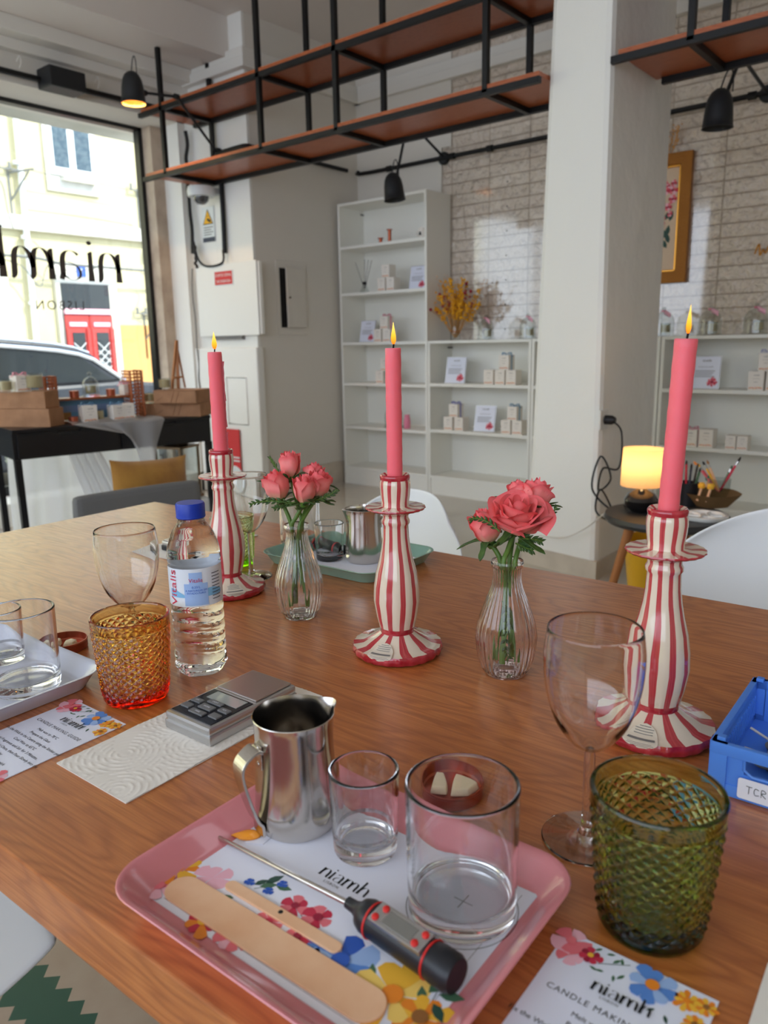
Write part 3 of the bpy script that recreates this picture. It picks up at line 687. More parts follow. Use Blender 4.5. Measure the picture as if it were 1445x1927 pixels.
# LISBON, read mirrored from inside
m2.text('LISBON', .085, M_decal, ML2, space=1.3, align='CENTER'); o = m2.build('city_lettering', dc); o.data.transform(Matrix.Translation((-XD, -p0.y, -p0.z)))
m = MB(); q = on_x(292, 833, XD); m.tube([(XD, q.y + .05 * math.cos(t), q.z + .06 * math.sin(t)) for t in [2 * PI * i / 20 for i in range(20)]], .006, M_wfr, 6, closed=True)
m.tube([(XD, q.y - .03, q.z + .04), (XD, q.y - .01, q.z - .04), (XD, q.y + .03, q.z + .04)], .006, M_wfr, 5)
tag(m.build('window_sticker'), 'round white emblem sticker low on the window glass', 'sticker')
m = MB(); q = on_x(293, 872, XD); m.box((XD - .001, q.y - .07, q.z - .06), (XD + .001, q.y + .07, q.z + .05), M_wfr)
for k in range(3): m.box((XD + .001, q.y - .05, q.z - .045 + .03 * k), (XD + .002, q.y + .05, q.z - .03 + .03 * k), M_greyink)
tag(m.build('window_sticker'), 'white rectangular notice stuck low on the window glass', 'sticker')

# ------------------------------------------------------------------ hanging shelf racks
YF_, YR_ = 3.165, 3.548; BW = .026
def rack(label, x0, x1, levels, fposts, rposts, loc):
    r = thing('hanging_shelf', label, 'shelf', loc, group='ceiling-hung steel and wood shelves'); Ml = Matrix.Translation((-loc[0], -loc[1], -loc[2]))
    def bp(n, mb): o = mb.build(n, r); o.data.transform(Ml); return o
    for z in levels:
        m = MB(); m.box((x0 + .03, YF_ - .01, z + BW / 2), (x1, YR_ + .01, z + BW / 2 + .018), M_shelfwood); bp('shelf_board', m)
        for y in (YF_, YR_):
            m = MB(); m.rbar((x0 + (0 if y == YF_ else .06), y, z), (x1, y, z), BW, M_black); bp('rail', m)
        for xf, xr in zip(fposts, rposts):
            m = MB(); m.rbar(((xf + xr) / 2, YF_, z - .001), ((xf + xr) / 2, YR_, z - .001), BW * .95, M_black); bp('crossbar', m)
    for xf, xr in zip(fposts, rposts):
        for y in (YF_, YR_):
            m = MB(); x = (xf + xr) / 2; m.rbar((x, y, levels[0]), (x, y, CEIL), BW, M_black); m.box((x - .03, y - .03, CEIL - .006), (x + .03, y + .03, CEIL), M_black); bp('post', m)
    return r
fx_ = [on_y(a, b, YF_).x for a, b in ((301, 170), (487, 144), (631, 126), (915, 90))]
rx_ = [on_y(a, b, YR_).x for a, b in ((391, 110), (577, 130), (721, 112), (997, 70))]
rack('long two-tier black steel shelf rack hung from the ceiling left of the column', -4.62, -1.74, (2.132, 2.515), fx_, rx_, (-3.1, 3.355, CEIL))
fx2 = [on_y(1300, 40, YF_).x, on_y(1300, 40, YF_).x + .75]; rx2 = [on_y(1369, 30, YR_).x, on_y(1369, 30, YR_).x + .75]
rack('hung black steel shelf rack butting against the right face of the column', -1.425, .3, (2.132, 2.515), fx2, rx2, (-.8, 3.355, CEIL))

# ------------------------------------------------------------------ conduits, lamps
def conduit(label, pts, r=.014, clips=()):
    m = MB(); m.tube(smooth_path(pts, 4), r, M_black, 8)
    t = tag(m.build('conduit_pipe'), label, 'pipe', 'black conduit pipes on the walls')
    for c in clips:
        k = MB(); k.tube([(c[0] - .02, c[1], c[2]), (c[0] + .02, c[1], c[2])], r * 1.5, M_black, 8); k.build('pipe_clip', t)
    return t
conduit('black conduit pipe running along the tiled back wall', [(XG + .05, YB - .06, 2.3), (XG + .12, YB - .035, 2.29), (-3, YB - .03, 2.29), (-1, YB - .03, 2.29), (.6, YB - .03, 2.29)], clips=[(x, YB - .03, 2.29) for x in (-3.75, -3.2, -2.9, -1.3)])
conduit('black conduit pipe bending round the corner onto the grey side wall', [(-4.36, YP - .03, 2.31), (-4.15, YP - .03, 2.315), (-4.06, YP - .02, 2.315), (XG + .03, YP + .06, 2.31), (XG + .03, 4.0, 2.305), (XG + .03, 4.5, 2.3)])
conduit('thin black conduit dropping down the white pillar to the fuse cabinet', [(-4.33, YP - .02, 2.25), (-4.33, YP - .02, 1.9), (-4.335, YP - .02, 1.68)], .016)
conduit('black conduit track over the shop window', [(XW + .04, -2.4, 2.6), (XW + .04, 0, 2.6), (XW + .04, 2.4, 2.6), (XW + .04, 3.5, 2.61)], .018)
m = MB(); q0, q1 = on_x(78, 150, XW + .06).y, on_x(146, 165, XW + .06).y
m.box((XW + .01, q0, 2.55), (XW + .16, q1, 2.66), M_lampblk, bev=.008); tag(m.build('driver_box'), 'dark grey rectangular box mounted on the track over the window', 'box')
for px in (33, 180):
    q = on_x(px, 132 if px < 100 else 168, XW + .05); m = MB(); m.tube(smooth_path([(q.x, q.y, 2.66), (q.x + .02, q.y + .01, 2.69), (q.x + .03, q.y + .01, 2.65), (q.x + .02, q.y, 2.62)], 5), .004, M_cablew, 6)
    tag(m.build('ceiling_hook'), 'small white hook %s the dark box over the window' % ('left of' if px < 100 else 'right of'), 'hook', 'small white hooks over the window')

def wall_lamp(label, base, joint, head, hdir, r, on=False, wallaxis='y', elbow=None):
    t = thing('wall_lamp', label, 'lamp', base, group='black bullet-shaped wall lamps')
    B = Vector(base); loc = lambda p: tuple(Vector(p) - B)
    m = MB(); m.lathe([(0, 0), (.042, 0), (.042, .02), (.036, .028), (0, .028)], M_lampblk, 24, RX(PI / 2)); m.build('wall_plate', t)
    head = Vector(head); d = Vector(hdir).normalized()
    q = (-d).to_track_quat('Z', 'Y').to_matrix().to_4x4()      # local z points to the closed top
    neck = head + (Vector(joint) - head).normalized() * r * .95
    m = MB(); m.tube([loc(base), loc(joint)], .0085, M_lampblk, 8); m.tube([loc(joint), loc(neck)], .0085, M_lampblk, 8)
    for p in (joint, neck):
        m.lathe([(0, -.014), (.016, -.014), (.016, .014), (0, .014)], M_lampblk, 12, T(*loc(p)) @ RX(PI / 2))
    m.build('arm', t)
    H = r * 2.5; prof = [(0, H * .62), (r * .3, H * .6), (r * .6, H * .5), (r * .8, H * .34), (r * .9, H * .12), (r * .95, -H * .15), (r * 1.0, -H * .36), (r * 1.04, -H * .38), (r * .96, -H * .38), (r * .9, -H * .1), (r * .8, H * .2), (r * .4, H * .45), (0, H * .5)]
    m = MB(); M_in = mat('lamp_inner', lin(236, 190, 110) if on else lin(60, 60, 60), .5) if 'lamp_inner%d' % on not in MATS else MATS['lamp_inner%d' % on]; MATS['lamp_inner%d' % on] = M_in  # warm lining colour on the lit lamp stands in for its glow
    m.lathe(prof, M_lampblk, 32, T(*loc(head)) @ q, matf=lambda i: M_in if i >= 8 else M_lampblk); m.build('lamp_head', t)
    m = MB(); c = Vector(loc(head)) - d * H * .6
    m.tube(smooth_path([c, c - d * .05 + Vector((.02, 0, .01)), c - d * .07 + Vector((.04, 0, 0)), c - d * .03 + Vector((.05, 0, 0)), c + Vector((.05, 0, -.02))], 5), .003, M_cable, 6); m.build('cord_loop', t)
    m = MB(); m.lathe([(0, .03), (.02, .02), (.028, 0), (.02, -.02), (0, -.03)], M_bulb if on else M_white, 16, T(*loc(head)) @ q @ T(0, 0, H * .05)); m.build('bulb', t)
    if on:
        l = light('lamp_glow', 'SPOT', tuple(head + d * r * .3), 8, (1, .62, .3), spot_size=2.2, shadow_soft_size=.02, aim=d)
    return t
h1 = on_y(250, 172, 2.8); wall_lamp('lit black wall lamp in front of the shop window, its inside glowing orange', (-4.36, YP, 2.31), tuple(on_y(332, 182, 3.05)), tuple(h1), (.0, 0, -1), .068, True)
h2 = on_y(741, 357, 3.87); wall_lamp('black wall lamp hanging over the tall white bookcase', (-3.28, YB, 2.29), tuple(on_y(768, 225, 4.1)), tuple(h2), (.12, .0, -1), .064)
h3 = on_y(1352, 213, 3.75); wall_lamp('black wall lamp hanging right of the column over the tiles', (-1.23, YB, 2.29), tuple(on_y(1395, 105, 4.0)), tuple(h3), (-.02, 0, -1), .064)

# ------------------------------------------------------------------ on the pillar and grey wall
fc = thing('fuse_cabinet', 'white flat metal fuse cabinet on the pillar with a red notice', 'cabinet', (-4.316, YP, 1.37))
m = MB(); m.box((-.30, -.03, -.235), (.33, -.001, .235), M_shelfw, bev=.006); m.build('housing', fc)
m = MB(); m.box((-.318, -.045, -.24), (.318, -.031, .24), mat('cabinet_door_white', lin(232, 232, 228), .4), bev=.004); m.build('cabinet_door', fc)
m = MB(); m.box((-.2, -.03, -.265), (.12, -.001, -.237), M_greyink); m.build('bottom_bracket', fc)
m = MB(); _q = on_y(420, 523, YP - .05); cx, cz = _q.x + 4.316, _q.z - 1.37
m.box((cx - .1, -.048, cz - .05), (cx + .1, -.045, cz + .05), M_wfr); m.box((cx - .092, -.0495, cz - .043), (cx + .092, -.048, cz + .043), PRINT['signred'])
m.text('CORTE GERAL', .027, M_wfr, T(cx, -.05, cz + .01) @ UPR); m.text('DE ENERGIA', .027, M_wfr, T(cx, -.05, cz - .03) @ UPR); m.build('red_notice', fc)
ws = thing('warning_sign', 'white warning notice with a yellow triangle on the pillar', 'sign', (-4.51, YP - .003, 1.885))
m = MB(); m.box((-.065, -.004, -.115), (.065, .0, .115), M_wfr); m.build('sign_plate', ws)
m = MB(); m.poly([(-.055, .0), (.055, 0), (0, .1)], M_ink, 0, .001, T(0, -.005, 0) @ UPR); m.poly([(-.046, .005), (.046, .005), (0, .09)], PRINT['signyellow'], 0, .0015, T(0, -.0052, 0) @ UPR)
m.box((-.02, -.008, .02), (.018, -.006, .036), M_ink, RY(.5)); m.poly([(-.004, .05), (.004, .05), (0, .062)], M_ink, 0, .001, T(0, -.0065, 0) @ UPR)
for k in range(4): m.box((-.05, -.0052, -.022 - .016 * k), (.05 - .02 * (k % 2), -.0045, -.016 - .016 * k), M_greyink)
m.box((-.065, -.0052, -.115), (.065, -.0045, -.085), PRINT['navy']); m.build('sign_print', ws)
# cable bundle in the corner and a clear dome camera
for k, (dx, zt, lab) in enumerate(((0, 2.5, 'thick black cable bundle in the corner beside the shop window'), (.03, 1.75, 'twisted black cables above the fuse cabinet corner'), (-.02, 1.6, 'grey cable hanging down the corner below the fuse cabinet'))):
    m = MB(); z_lo = (1.7, 1.6, .6)[k]
    pts = [(XW + .06 + dx + random.uniform(-.012, .012), YP - .04 - .006 * k + random.uniform(-.008, .008), z_lo + (zt - z_lo) * i / 9) for i in range(10)]
    m.tube(smooth_path(pts, 4), (.013, .009, .005)[k], (M_cable, M_cable, M_greyink)[k], 7); tag(m.build('cable_bundle'), lab, 'cable', 'cables in the pillar corner')
m = MB(); m.tube(smooth_path([(XW + .08, YP - .05, 1.78), (XW + .12, YP - .05, 1.66), (-4.5, YP - .05, 1.605), (-4.33, YP - .05, 1.615), (-4.34, YP - .03, 1.7)], 5), .008, M_cable, 7); tag(m.build('cable_bundle'), 'black cable lying along the top of the fuse cabinet', 'cable', 'cables in the pillar corner')
dq = on_y(372, 375, 3.42); dcm = thing('dome_camera', 'white dome camera with a dark lens under the shelf rack by the window', 'camera', (dq.x, YP, dq.z + .02))
m = MB(); m.box((-.03, -.16, .02), (.05, .0, .06), M_wfr, bev=.01); m.lathe([(.0, .07), (.085, .06), (.092, .03), (.088, 0), (0, 0)], M_wfr, 28, T(0, -.13, 0)); m.build('camera_housing', dcm)
m = MB(); m.lathe([(.05, 0), (.048, -.025), (.03, -.045), (0, -.052)], mat('smoked_dome', lin(60, 60, 62), .05, coat=1), 24, T(0, -.13, 0)); m.build('lens_dome', dcm)
gb = thing('wall_hatch', 'grey built-in wall box with its door ajar on the side wall', 'hatch', (XG, 3.915, 1.38))
m = MB(); m.box((0, -.145, -.25), (.008, .145, .25), M_wall, bev=.003); m.build('hatch_frame', gb)
m = MB(); m.box((.004, -.115, -.2), (.01, .12, .2), M_darkhole); m.build('recess_shade', gb)  # flat dark slab gives the shade of the opening behind the door
m = MB(); m.box((0, -.205, -.2), (.008, 0, .2), M_wall, T(.012, .12, 0) @ RZ(.12)); dr = m.build('hatch_door', gb)
m = MB(); m.rbar((.04, -.06, 0), (.056, -.06, .004), .008, M_brass); m.build('latch', dr)
# red and white poster low on the pillar
m = MB(); q = on_y(442, 850, YP - .055); m.box((q.x - .09, YP - .06, q.z - .18), (q.x + .06, YP - .052, q.z + .16), PRINT['signred']); m.box((q.x - .03, YP - .062, q.z - .07), (q.x + .058, YP - .06, q.z - .06), M_wfr)
m.box((q.x - .03, YP - .062, q.z - .045), (q.x + .058, YP - .06, q.z - .035), M_wfr); m.poly([(.1 * math.cos(t) + q.x - .01, .1 * math.sin(t) + q.z - .2) for t in [2 * PI * k / 24 for k in range(24)]], M_wfr, 0, .003, T(0, YP - .06, 0) @ UPR)
tag(m.build('wall_poster'), 'red and white notice low on the pillar behind the left candlestick', 'sign')
m = MB(); a_, b_ = on_y(425, 710, YP - .05), on_y(467, 800, YP - .05)
m.tube([(a_.x, YP - .047, a_.z), (b_.x, YP - .047, a_.z), (b_.x, YP - .047, b_.z), (a_.x, YP - .047, b_.z)], .006, M_pillar, 6, closed=True); tag(m.build('access_panel'), 'painted-over rectangular access panel on the lower pillar', 'panel')

# ------------------------------------------------------------------ bookcases
YS = 4.37                       # front edge of the bookcases
def bookcase(label, x0, x1, top, shelves, plinth=.075):
    t = thing('bookcase', label, 'bookcase', ((x0 + x1) / 2, YS + .14, 0), group='white open bookcases along the back wall'); w = (x1 - x0) / 2
    for s in (-1, 1):
        m = MB(); m.box((s * w - (.018 if s > 0 else 0), -.14, 0), (s * w + (.018 if s < 0 else 0), .14, top), M_shelfw, bev=.001); m.build('side_panel', t)
    m = MB(); m.box((-w + .018, -.14, top - .018), (w - .018, .14, top), M_shelfw, bev=.001); m.build('top_panel', t)
    m = MB(); m.box((-w + .018, .13, .02), (w - .018, .14, top - .01), M_shelfw); m.build('back_panel', t)
    for z in shelves + [plinth + .018]:
        m = MB(); m.box((-w + .018, -.138, z - .02), (w - .018, .13, z), M_shelfw, bev=.001); m.build('shelf', t)
    m = MB(); m.box((-w + .018, -.13, 0), (w - .018, -.115, plinth), M_shelfw); m.build('plinth', t)
    return t
TS = [1.753, 1.425, 1.071, .773, .449]; LS = [.783, .465]
PLN = .12
bookcase('tall white six-shelf bookcase against the grey side wall', -4.03, -3.226, 2.05, TS, PLN)
bookcase('low white bookcase holding the dried flowers, beside the tall one', -3.222, -2.42, 1.071, LS, PLN)
bookcase('low white bookcase mostly hidden behind the column', -2.416, -1.612, 1.071, LS, PLN)
bookcase('low white bookcase under the gilt picture, right of the column', -1.606, -.80, 1.071, LS, PLN)
bookcase('low white bookcase at the right edge, behind the brushes', -.796, .01, 1.071, LS, PLN)
for (px, py, lab) in ((683, 405, 'small black maker mark inside the tall bookcase near the top'), (847, 654, 'small black maker mark inside the low bookcase beside the tall one')):
    q = on_x(px, py, -4.03 + .02) if px < 700 else on_x(px, py, -3.2); m = MB(); m.box((q.x, q.y - .03, q.z - .006), (q.x + .001, q.y + .03, q.z + .006), M_greyink)
    tag(m.build('shelf_label'), lab, 'label')

# things on the shelves
def carton_mesh(w, h, d):
    m = MB(); m.box((-w / 2, -d / 2, 0), (w / 2, d / 2, h), M_paper, bev=.001); return m
def carton_print(w, h, d):
    m = MB(); y = -d / 2 - .0006
    logo(m, M_greyink, T(-w * .14, y, h * .76) @ UPR, w * .07, None, .2)
    m.text('soy wax candle', w * .075, M_greyink, T(0, y, h * .6) @ UPR); m.text('LISBON', w * .08, M_greyink, T(0, y, h * .42) @ UPR)
    rnd = random.Random(3)
    for k in range(16):
        x = -w * .4 + w * .8 * k / 15; hh = h * (.05 + .07 * rnd.random()); c = (PRINT['orange'], PRINT['brown'], PRINT['yellow'], PRINT['pink'])[k % 4]
        m.poly([(x + w * .035 * math.cos(t), h * .05 + hh + w * .04 * math.sin(t)) for t in [2 * PI * i / 7 for i in range(7)]], c, 0, .0003, T(0, y, 0) @ UPR)
    return m
_first = {}
M_carton = mat('product_carton', lin(240, 232, 222), .6)
def carton(label, x, y, z, w=.07, h=.09, d=.075, rz=0, group='white product boxes on the bookcases', rib=None):
    key = (round(w, 3), round(h, 3))
    if key not in _first or rib:
        t = thing('product_box', label, 'box', (x, y, z), (0, 0, rz), group)
        m = MB(); m.box((-w / 2, -d / 2, 0), (w / 2, d / 2, h), M_carton, bev=.001); m.build('carton', t)
        carton_print(w, h, d).build('printed_face', t)
        if rib:
            m = MB(); R_ = M_rib[rib]; m.box((w * .1, -d / 2 - .001, h + .0002), (w * .25, d / 2 + .001, h + .0012), R_); m.box((w / 2, -.006, 0), (w / 2 + .001, .006, h), R_); m.box((-w / 2 - .001, -.006, h), (w / 2 + .001, .006, h + .001), R_)
            for s in (-1, 1):
                m.add([], [], R_); m.grid(lambda u, v, s=s: (s * (.004 + .028 * math.sin(PI * u)), -.008 + .016 * v, h + .004 + .022 * u * (1.2 - u) + .006 * math.sin(2 * PI * u)), 10, 1, R_)
                m.grid(lambda u, v, s=s: (s * (.006 + .045 * u), -.005 + .01 * v, h + .004 + .012 * math.sin(5 * u)), 8, 1, R_)
            m.build('ribbon', t, solid=.001)
        if not rib: _first[key] = t
        return t
    return dup(_first[key], label, (x, y, z), (0, 0, rz), group=group)
def on_shelf(px, py, y=4.44): return on_y(px, py, y).x
C = carton
C('left of two boxes under the stack beside the reed diffuser', on_shelf(723, 530), 4.44, TS[1]); C('right of two boxes under the stack beside the reed diffuser', on_shelf(740, 530), 4.44, TS[1]); C('top box of the stack beside the reed diffuser', on_shelf(731, 505), 4.44, TS[1] + .09)
C('left of two boxes under the pink-ribboned box', on_shelf(716, 627), 4.44, TS[2]); C('right of two boxes under the pink-ribboned box', on_shelf(733, 627), 4.44, TS[2]); C('small white box with a pink ribbon topping the tall bookcase stack', on_shelf(728, 600), 4.44, TS[2] + .09, rib='pink')
C('white box left behind the middle candle on the fourth shelf', on_shelf(720, 705), 4.44, TS[3]); C('white box hidden behind the middle candle on the fourth shelf', on_shelf(738, 705), 4.44, TS[3]); C('upper box behind the middle candle on the fourth shelf', on_shelf(729, 680), 4.44, TS[3] + .09)
C('leftmost of the three boxes under the blue-ribboned box', on_shelf(926, 706), 4.43, LS[0], .072, .095); C('middle one of the three boxes under the blue-ribboned box', on_shelf(947, 706), 4.43, LS[0], .072, .095); C('rightmost of the three boxes under the blue-ribboned box', on_shelf(968, 706), 4.43, LS[0], .072, .095)
C('blue-ribboned box on top of three white boxes', on_shelf(955, 678), 4.43, LS[0] + .095, .072, .095, rib='blue')
C('left of two boxes under the violet-ribboned box', on_shelf(850, 796), 4.43, LS[1], .07, .09); C('right of two boxes under the violet-ribboned box', on_shelf(870, 796), 4.43, LS[1], .07, .09); C('violet-ribboned box on the lower shelf beside the tall bookcase', on_shelf(860, 770), 4.43, LS[1] + .09, .07, .09, rib='violet')
C('left of two boxes by the column on the lower shelf', on_shelf(958, 801), 4.43, LS[1], .07, .09); C('right of two boxes by the column on the lower shelf', on_shelf(979, 801), 4.43, LS[1], .07, .09); C('blue-ribboned box on the lower shelf right by the column', on_shelf(970, 773), 4.43, LS[1] + .09, .07, .09, rib='blue')
C('white box on the upper shelf at the right edge of the photo', on_shelf(1427, 712), 4.43, LS[0], .076, .1); C('white box half cut by the right edge on the upper shelf', on_shelf(1461, 712), 4.43, LS[0], .076, .1); C('violet-ribboned box at the right edge of the photo', on_shelf(1446, 672), 4.43, LS[0] + .1, .07, .095, rib='violet')
C('pink-ribboned white box right of the right candle', on_shelf(1303, 820), 4.43, LS[1], .076, .095, rib='pink'); C('larger white box next to the pink-ribboned box right of the candle', on_shelf(1333, 822), 4.43, LS[1], .076, .1)
C('smaller white box, left of the pair on the lower shelf at right', on_shelf(1379, 828), 4.43, LS[1], .054, .074); C('smaller white box, right of the pair on the lower shelf at right', on_shelf(1401, 828), 4.43, LS[1], .054, .074)

def flower_print(m, cx, cz, r, col, M, n=11, z=0, ctr=None, wob=.15, seed=1):
    rd = random.Random(seed)
    for k in range(n):
        a = 2 * PI * k / n + rd.uniform(-.1, .1); L = r * (1 + rd.uniform(-wob, wob)); wd = L * 1.9 / n * 1.3
        pts = [(0, 0), (L * .5, wd * .7), (L * .85, wd), (L, wd * .3), (L * .97, -wd * .4), (L * .8, -wd * .95), (L * .45, -wd * .65)]
        m.poly([(cx + x * math.cos(a) - y * math.sin(a), cz + x * math.sin(a) + y * math.cos(a)) for x, y in pts], col[k % len(col)] if isinstance(col, (list, tuple)) else col, z + .00004 * k, None, M)
    if ctr: m.poly([(cx + r * .28 * math.cos(t), cz + r * .28 * math.sin(t)) for t in [2 * PI * i / 12 for i in range(12)]], ctr, z + .0008, None, M)
def leaf_print(m, x, y, L, a, col, M, z=0, wd=.28):
    pts = [(0, 0), (L * .3, L * wd * .8), (L * .6, L * wd * .8), (L, 0), (L * .6, -L * wd * .7), (L * .3, -L * wd * .7)]
    m.poly([(x + p * math.cos(a) - q * math.sin(a), y + p * math.sin(a) + q * math.cos(a)) for p, q in pts], col, z, None, M)
_card = []
def info_card(label, x, z, w=.13, h=.16, y=4.44, lean=.22):
    if _card:
        t = dup(_card[0], label, (x, y, z + .003), (-lean, 0, .12)); t.scale = (w / .13, 1, h / .16); return t
    t = thing('info_card', label, 'card', (x, y, z + .003), (-lean, 0, .12), 'info cards with a red flower on the bookcases')
    w, h = .13, .16
    m = MB(); m.box((-w / 2, 0, 0), (w / 2, .003, h), M_cardc); m.build('card_sheet', t)
    m = MB(); m.box((-w / 2 - .004, .003, -.002), (w / 2 + .004, .006, h + .004), M_silver); m.rbar((0, .006, h * .5), (0, .06, .004 + .0), .01, M_silver); m.build('frame_back', t)
    m = MB(); Q = T(0, -.0008, 0) @ UPR
    logo(m, M_greyink, T(-.017, -.0008, h * .84) @ UPR, .008, None, .2)
    m.text('scented soy candle', .009, M_greyink, T(0, -.0008, h * .66) @ UPR)
    for k in range(4): m.box((-w * .38, -.0012, h * (.54 - .06 * k)), (w * (.34 - .05 * (k % 3)), -.0008, h * (.54 - .06 * k) + .003), M_greyink)
    flower_print(m, w * .27, h * .2, .024, [PRINT['red'], PRINT['pink']], Q, 13, 0, PRINT['crimson'])
    m.build('card_print', t); _card.append(t); return t
info_card('framed flower card right of the boxes on the second shelf of the tall bookcase', on_shelf(784, 520, 4.47), TS[1], .12, .16, 4.47)
info_card('framed flower card at the left on the third shelf of the tall bookcase', on_shelf(689, 620), TS[2], .125, .155)
info_card('framed flower card below the dried flowers', on_shelf(855, 698), LS[0], .145, .175)
info_card('framed flower card between box stacks on the lower shelf', on_shelf(910, 790), LS[1], .145, .17)
info_card('framed flower card right of the right candle', on_shelf(1326, 700), LS[0], .145, .175)

def cloche(label, x, y, z, r=.055, h=.15, group='glass cloches on the furniture', tagc=None, cand=True):
    t = thing('glass_cloche', label, 'cloche', (x, y, z), group=group)
    m = MB(); m.lathe([(r, .008), (r, h * .55), (r * .93, h * .72), (r * .7, h * .88), (r * .35, h * .97), (.008, h)], M_tglass, 32); m.build('dome', t)
    m = MB(); m.lathe([(.006, h), (.005, h + .006), (.011, h + .012), (.012, h + .018), (.007, h + .025), (0, h + .026)], M_tglass, 16); m.build('knob', t)
    m = MB(); m.lathe([(0, 0), (r * 1.12, 0), (r * 1.15, .005), (r * 1.1, .008), (0, .008)], M_tglass, 32); m.build('base_plate', t)
    if tagc:
        m = MB(); m.grid(lambda u, v: (.008 + .045 * u, -r * .35 - .02 * u, h - .002 - .02 * u + (v - .5) * .026), 4, 2, M_rib['lightpink']); m.lathe([(.013, h), (.014, h + .005), (.013, h + .008)], M_rib['pink'], 14); m.build('ribbon_tag', t, solid=.001)
    return t
def jar_candle(label, x, y, z, r=.03, h=.06, group='cream candles in glass jars', wax=None):
    t = thing('jar_candle', label, 'candle', (x, y, z), group=group)
    m = MB(); m.lathe([(0, .0), (r, 0), (r, h), (r * .97, h), (r * .97, h * .2), (0, h * .2)], M_tglass, 28); m.build('glass_jar', t)
    m = MB(); m.lathe([(0, h * .21), (r * .95, h * .21), (r * .95, h * .86), (0, h * .86)], wax or M_amberwax, 28); m.build('wax_fill', t)
    return t
for px, py, y, sh, lab in ((914, 630, 4.46, 1.071, 'beside the dried flowers'), (993, 630, 4.46, 1.071, 'half hidden by the left edge of the column'), (1335, 622, 4.46, 1.071, 'right of the right candle'), (1421, 620, 4.46, 1.071, 'at the right edge of the photo'), (1247, 625, 4.46, 1.071, 'peeking out right of the column')):
    x = on_y(px, py, y).x
    cloche('ribboned glass cloche ' + lab, x, y, sh, .052 + .008 * (px > 1200), .135, tagc=1)
    jar_candle('cream candle under the cloche ' + lab, x + .014, y, sh + .009, .026, .062)
x = on_shelf(741, 790, 4.46); cloche('glass cloche behind the middle candle on the fifth shelf', x, 4.46, TS[4], .068, .15); jar_candle('cream candle under the cloche behind the middle candle', x, 4.46, TS[4] + .009, .03, .06)
m = MB(); m.lathe([(0, 0), (.024, 0), (.026, .05), (.022, .075), (.018, .085), (.02, .1), (0, .1)], M_rib['pink'], 20); tag(m.build('gift_jar', loc=(on_shelf(766, 790, 4.45), 4.45, TS[4])), 'small pink jar right of the middle candle on the fifth shelf', 'jar')
for (px, lab, h, r) in ((716, 'shorter copper spool candle holder on the tall bookcase', .04, .02), (733, 'taller copper spool candle holder on the tall bookcase', .09, .02)):
    m = MB(); m.lathe([(0, 0), (r, 0), (r, .004), (r * .62, .008), (r * .62, h - .008), (r * 1.05, h - .004), (r * 1.05, h), (0, h)], M_copper, 24); tag(m.build('candle_holder', loc=(on_shelf(px, 448), 4.44, TS[0])), lab, 'candle holder', 'copper spool holders')
m = MB(); m.lathe([(0, 0), (.024, 0), (.03, .03), (.028, .07), (.024, .07), (.024, .01), (0, .01)], M_carton, 24); m.tube([(-.03 - .018 * math.sin(t), 0, .035 - .02 * math.cos(t)) for t in [PI * i / 8 for i in range(9)]], .004, M_carton, 6)
m.poly([(-.01, .02), (.012, .022), (.006, .045), (-.006, .04)], M_ink, 0, .001, T(0, -.0295, 0) @ UPR); tag(m.build('patterned_mug', loc=(on_shelf(795, 438), 4.44, TS[0])), 'small white mug with a dark print at the top right of the tall bookcase', 'mug')
rd_ = thing('reed_diffuser', 'reed diffuser with dark sticks in a small glass bottle', 'diffuser', (on_shelf(686, 545, 4.44), 4.44, TS[1]))
m = MB(); m.lathe([(0, 0), (.036, 0), (.034, .008), (.02, .04), (.013, .06), (.013, .07)], M_tglass, 24); m.build('bottle', rd_)
m = MB(); m.lathe([(0, .058), (.016, .058), (.016, .078), (0, .078)], M_ink, 16); m.build('collar', rd_)
for a, b in ((-.085, .0), (-.002, .01), (.05, -.01), (.065, .012)):
    m = MB(); m.tube([(a * .05, b * .1, .03), (a, b, .235 - abs(a) * .15)], .0022, M_greyink, 5); m.build('reed', rd_)
# vase of dried flowers
dv = thing('dried_bouquet', 'bouquet of dried yellow and crimson flowers in a glass vase', 'flowers', (on_y(857, 633, 4.46).x, 4.46, 1.071))
m = MB(); m.lathe([(0, 0), (.03, 0), (.034, .02), (.028, .08), (.03, .12), (.036, .14)], M_tglass, 24); m.build('vase', dv)
m = MB(); m.tube([(.031 * math.cos(t), .031 * math.sin(t), .06 + .004 * math.sin(2 * t)) for t in [2 * PI * i / 16 for i in range(16)]], .004, M_pine, 6, closed=True); m.tube([(.03, 0, .06), (.045, -.01, .045)], .002, M_pine, 5); m.build('twine', dv)
ste, yel, crm, fea = MB(), MB(), MB(), MB(); rd = random.Random(11)
M_dry = mat('dried_stalks', lin(196, 146, 84), .8); M_dyel = mat('dried_yellow', lin(232, 168, 30), .8); M_dcr = mat('dried_crimson', lin(150, 22, 52), .8); M_dbe = mat('dried_beige', lin(214, 168, 120), .8)
def blob(mb, p, r, m_, q=None):
    bm = bmesh.new(); bmesh.ops.create_icosphere(bm, subdivisions=1, radius=r); mb.add([tuple(v.co + Vector(p)) for v in bm.verts], [[v.index for v in f.verts] for f in bm.faces], m_); bm.free()
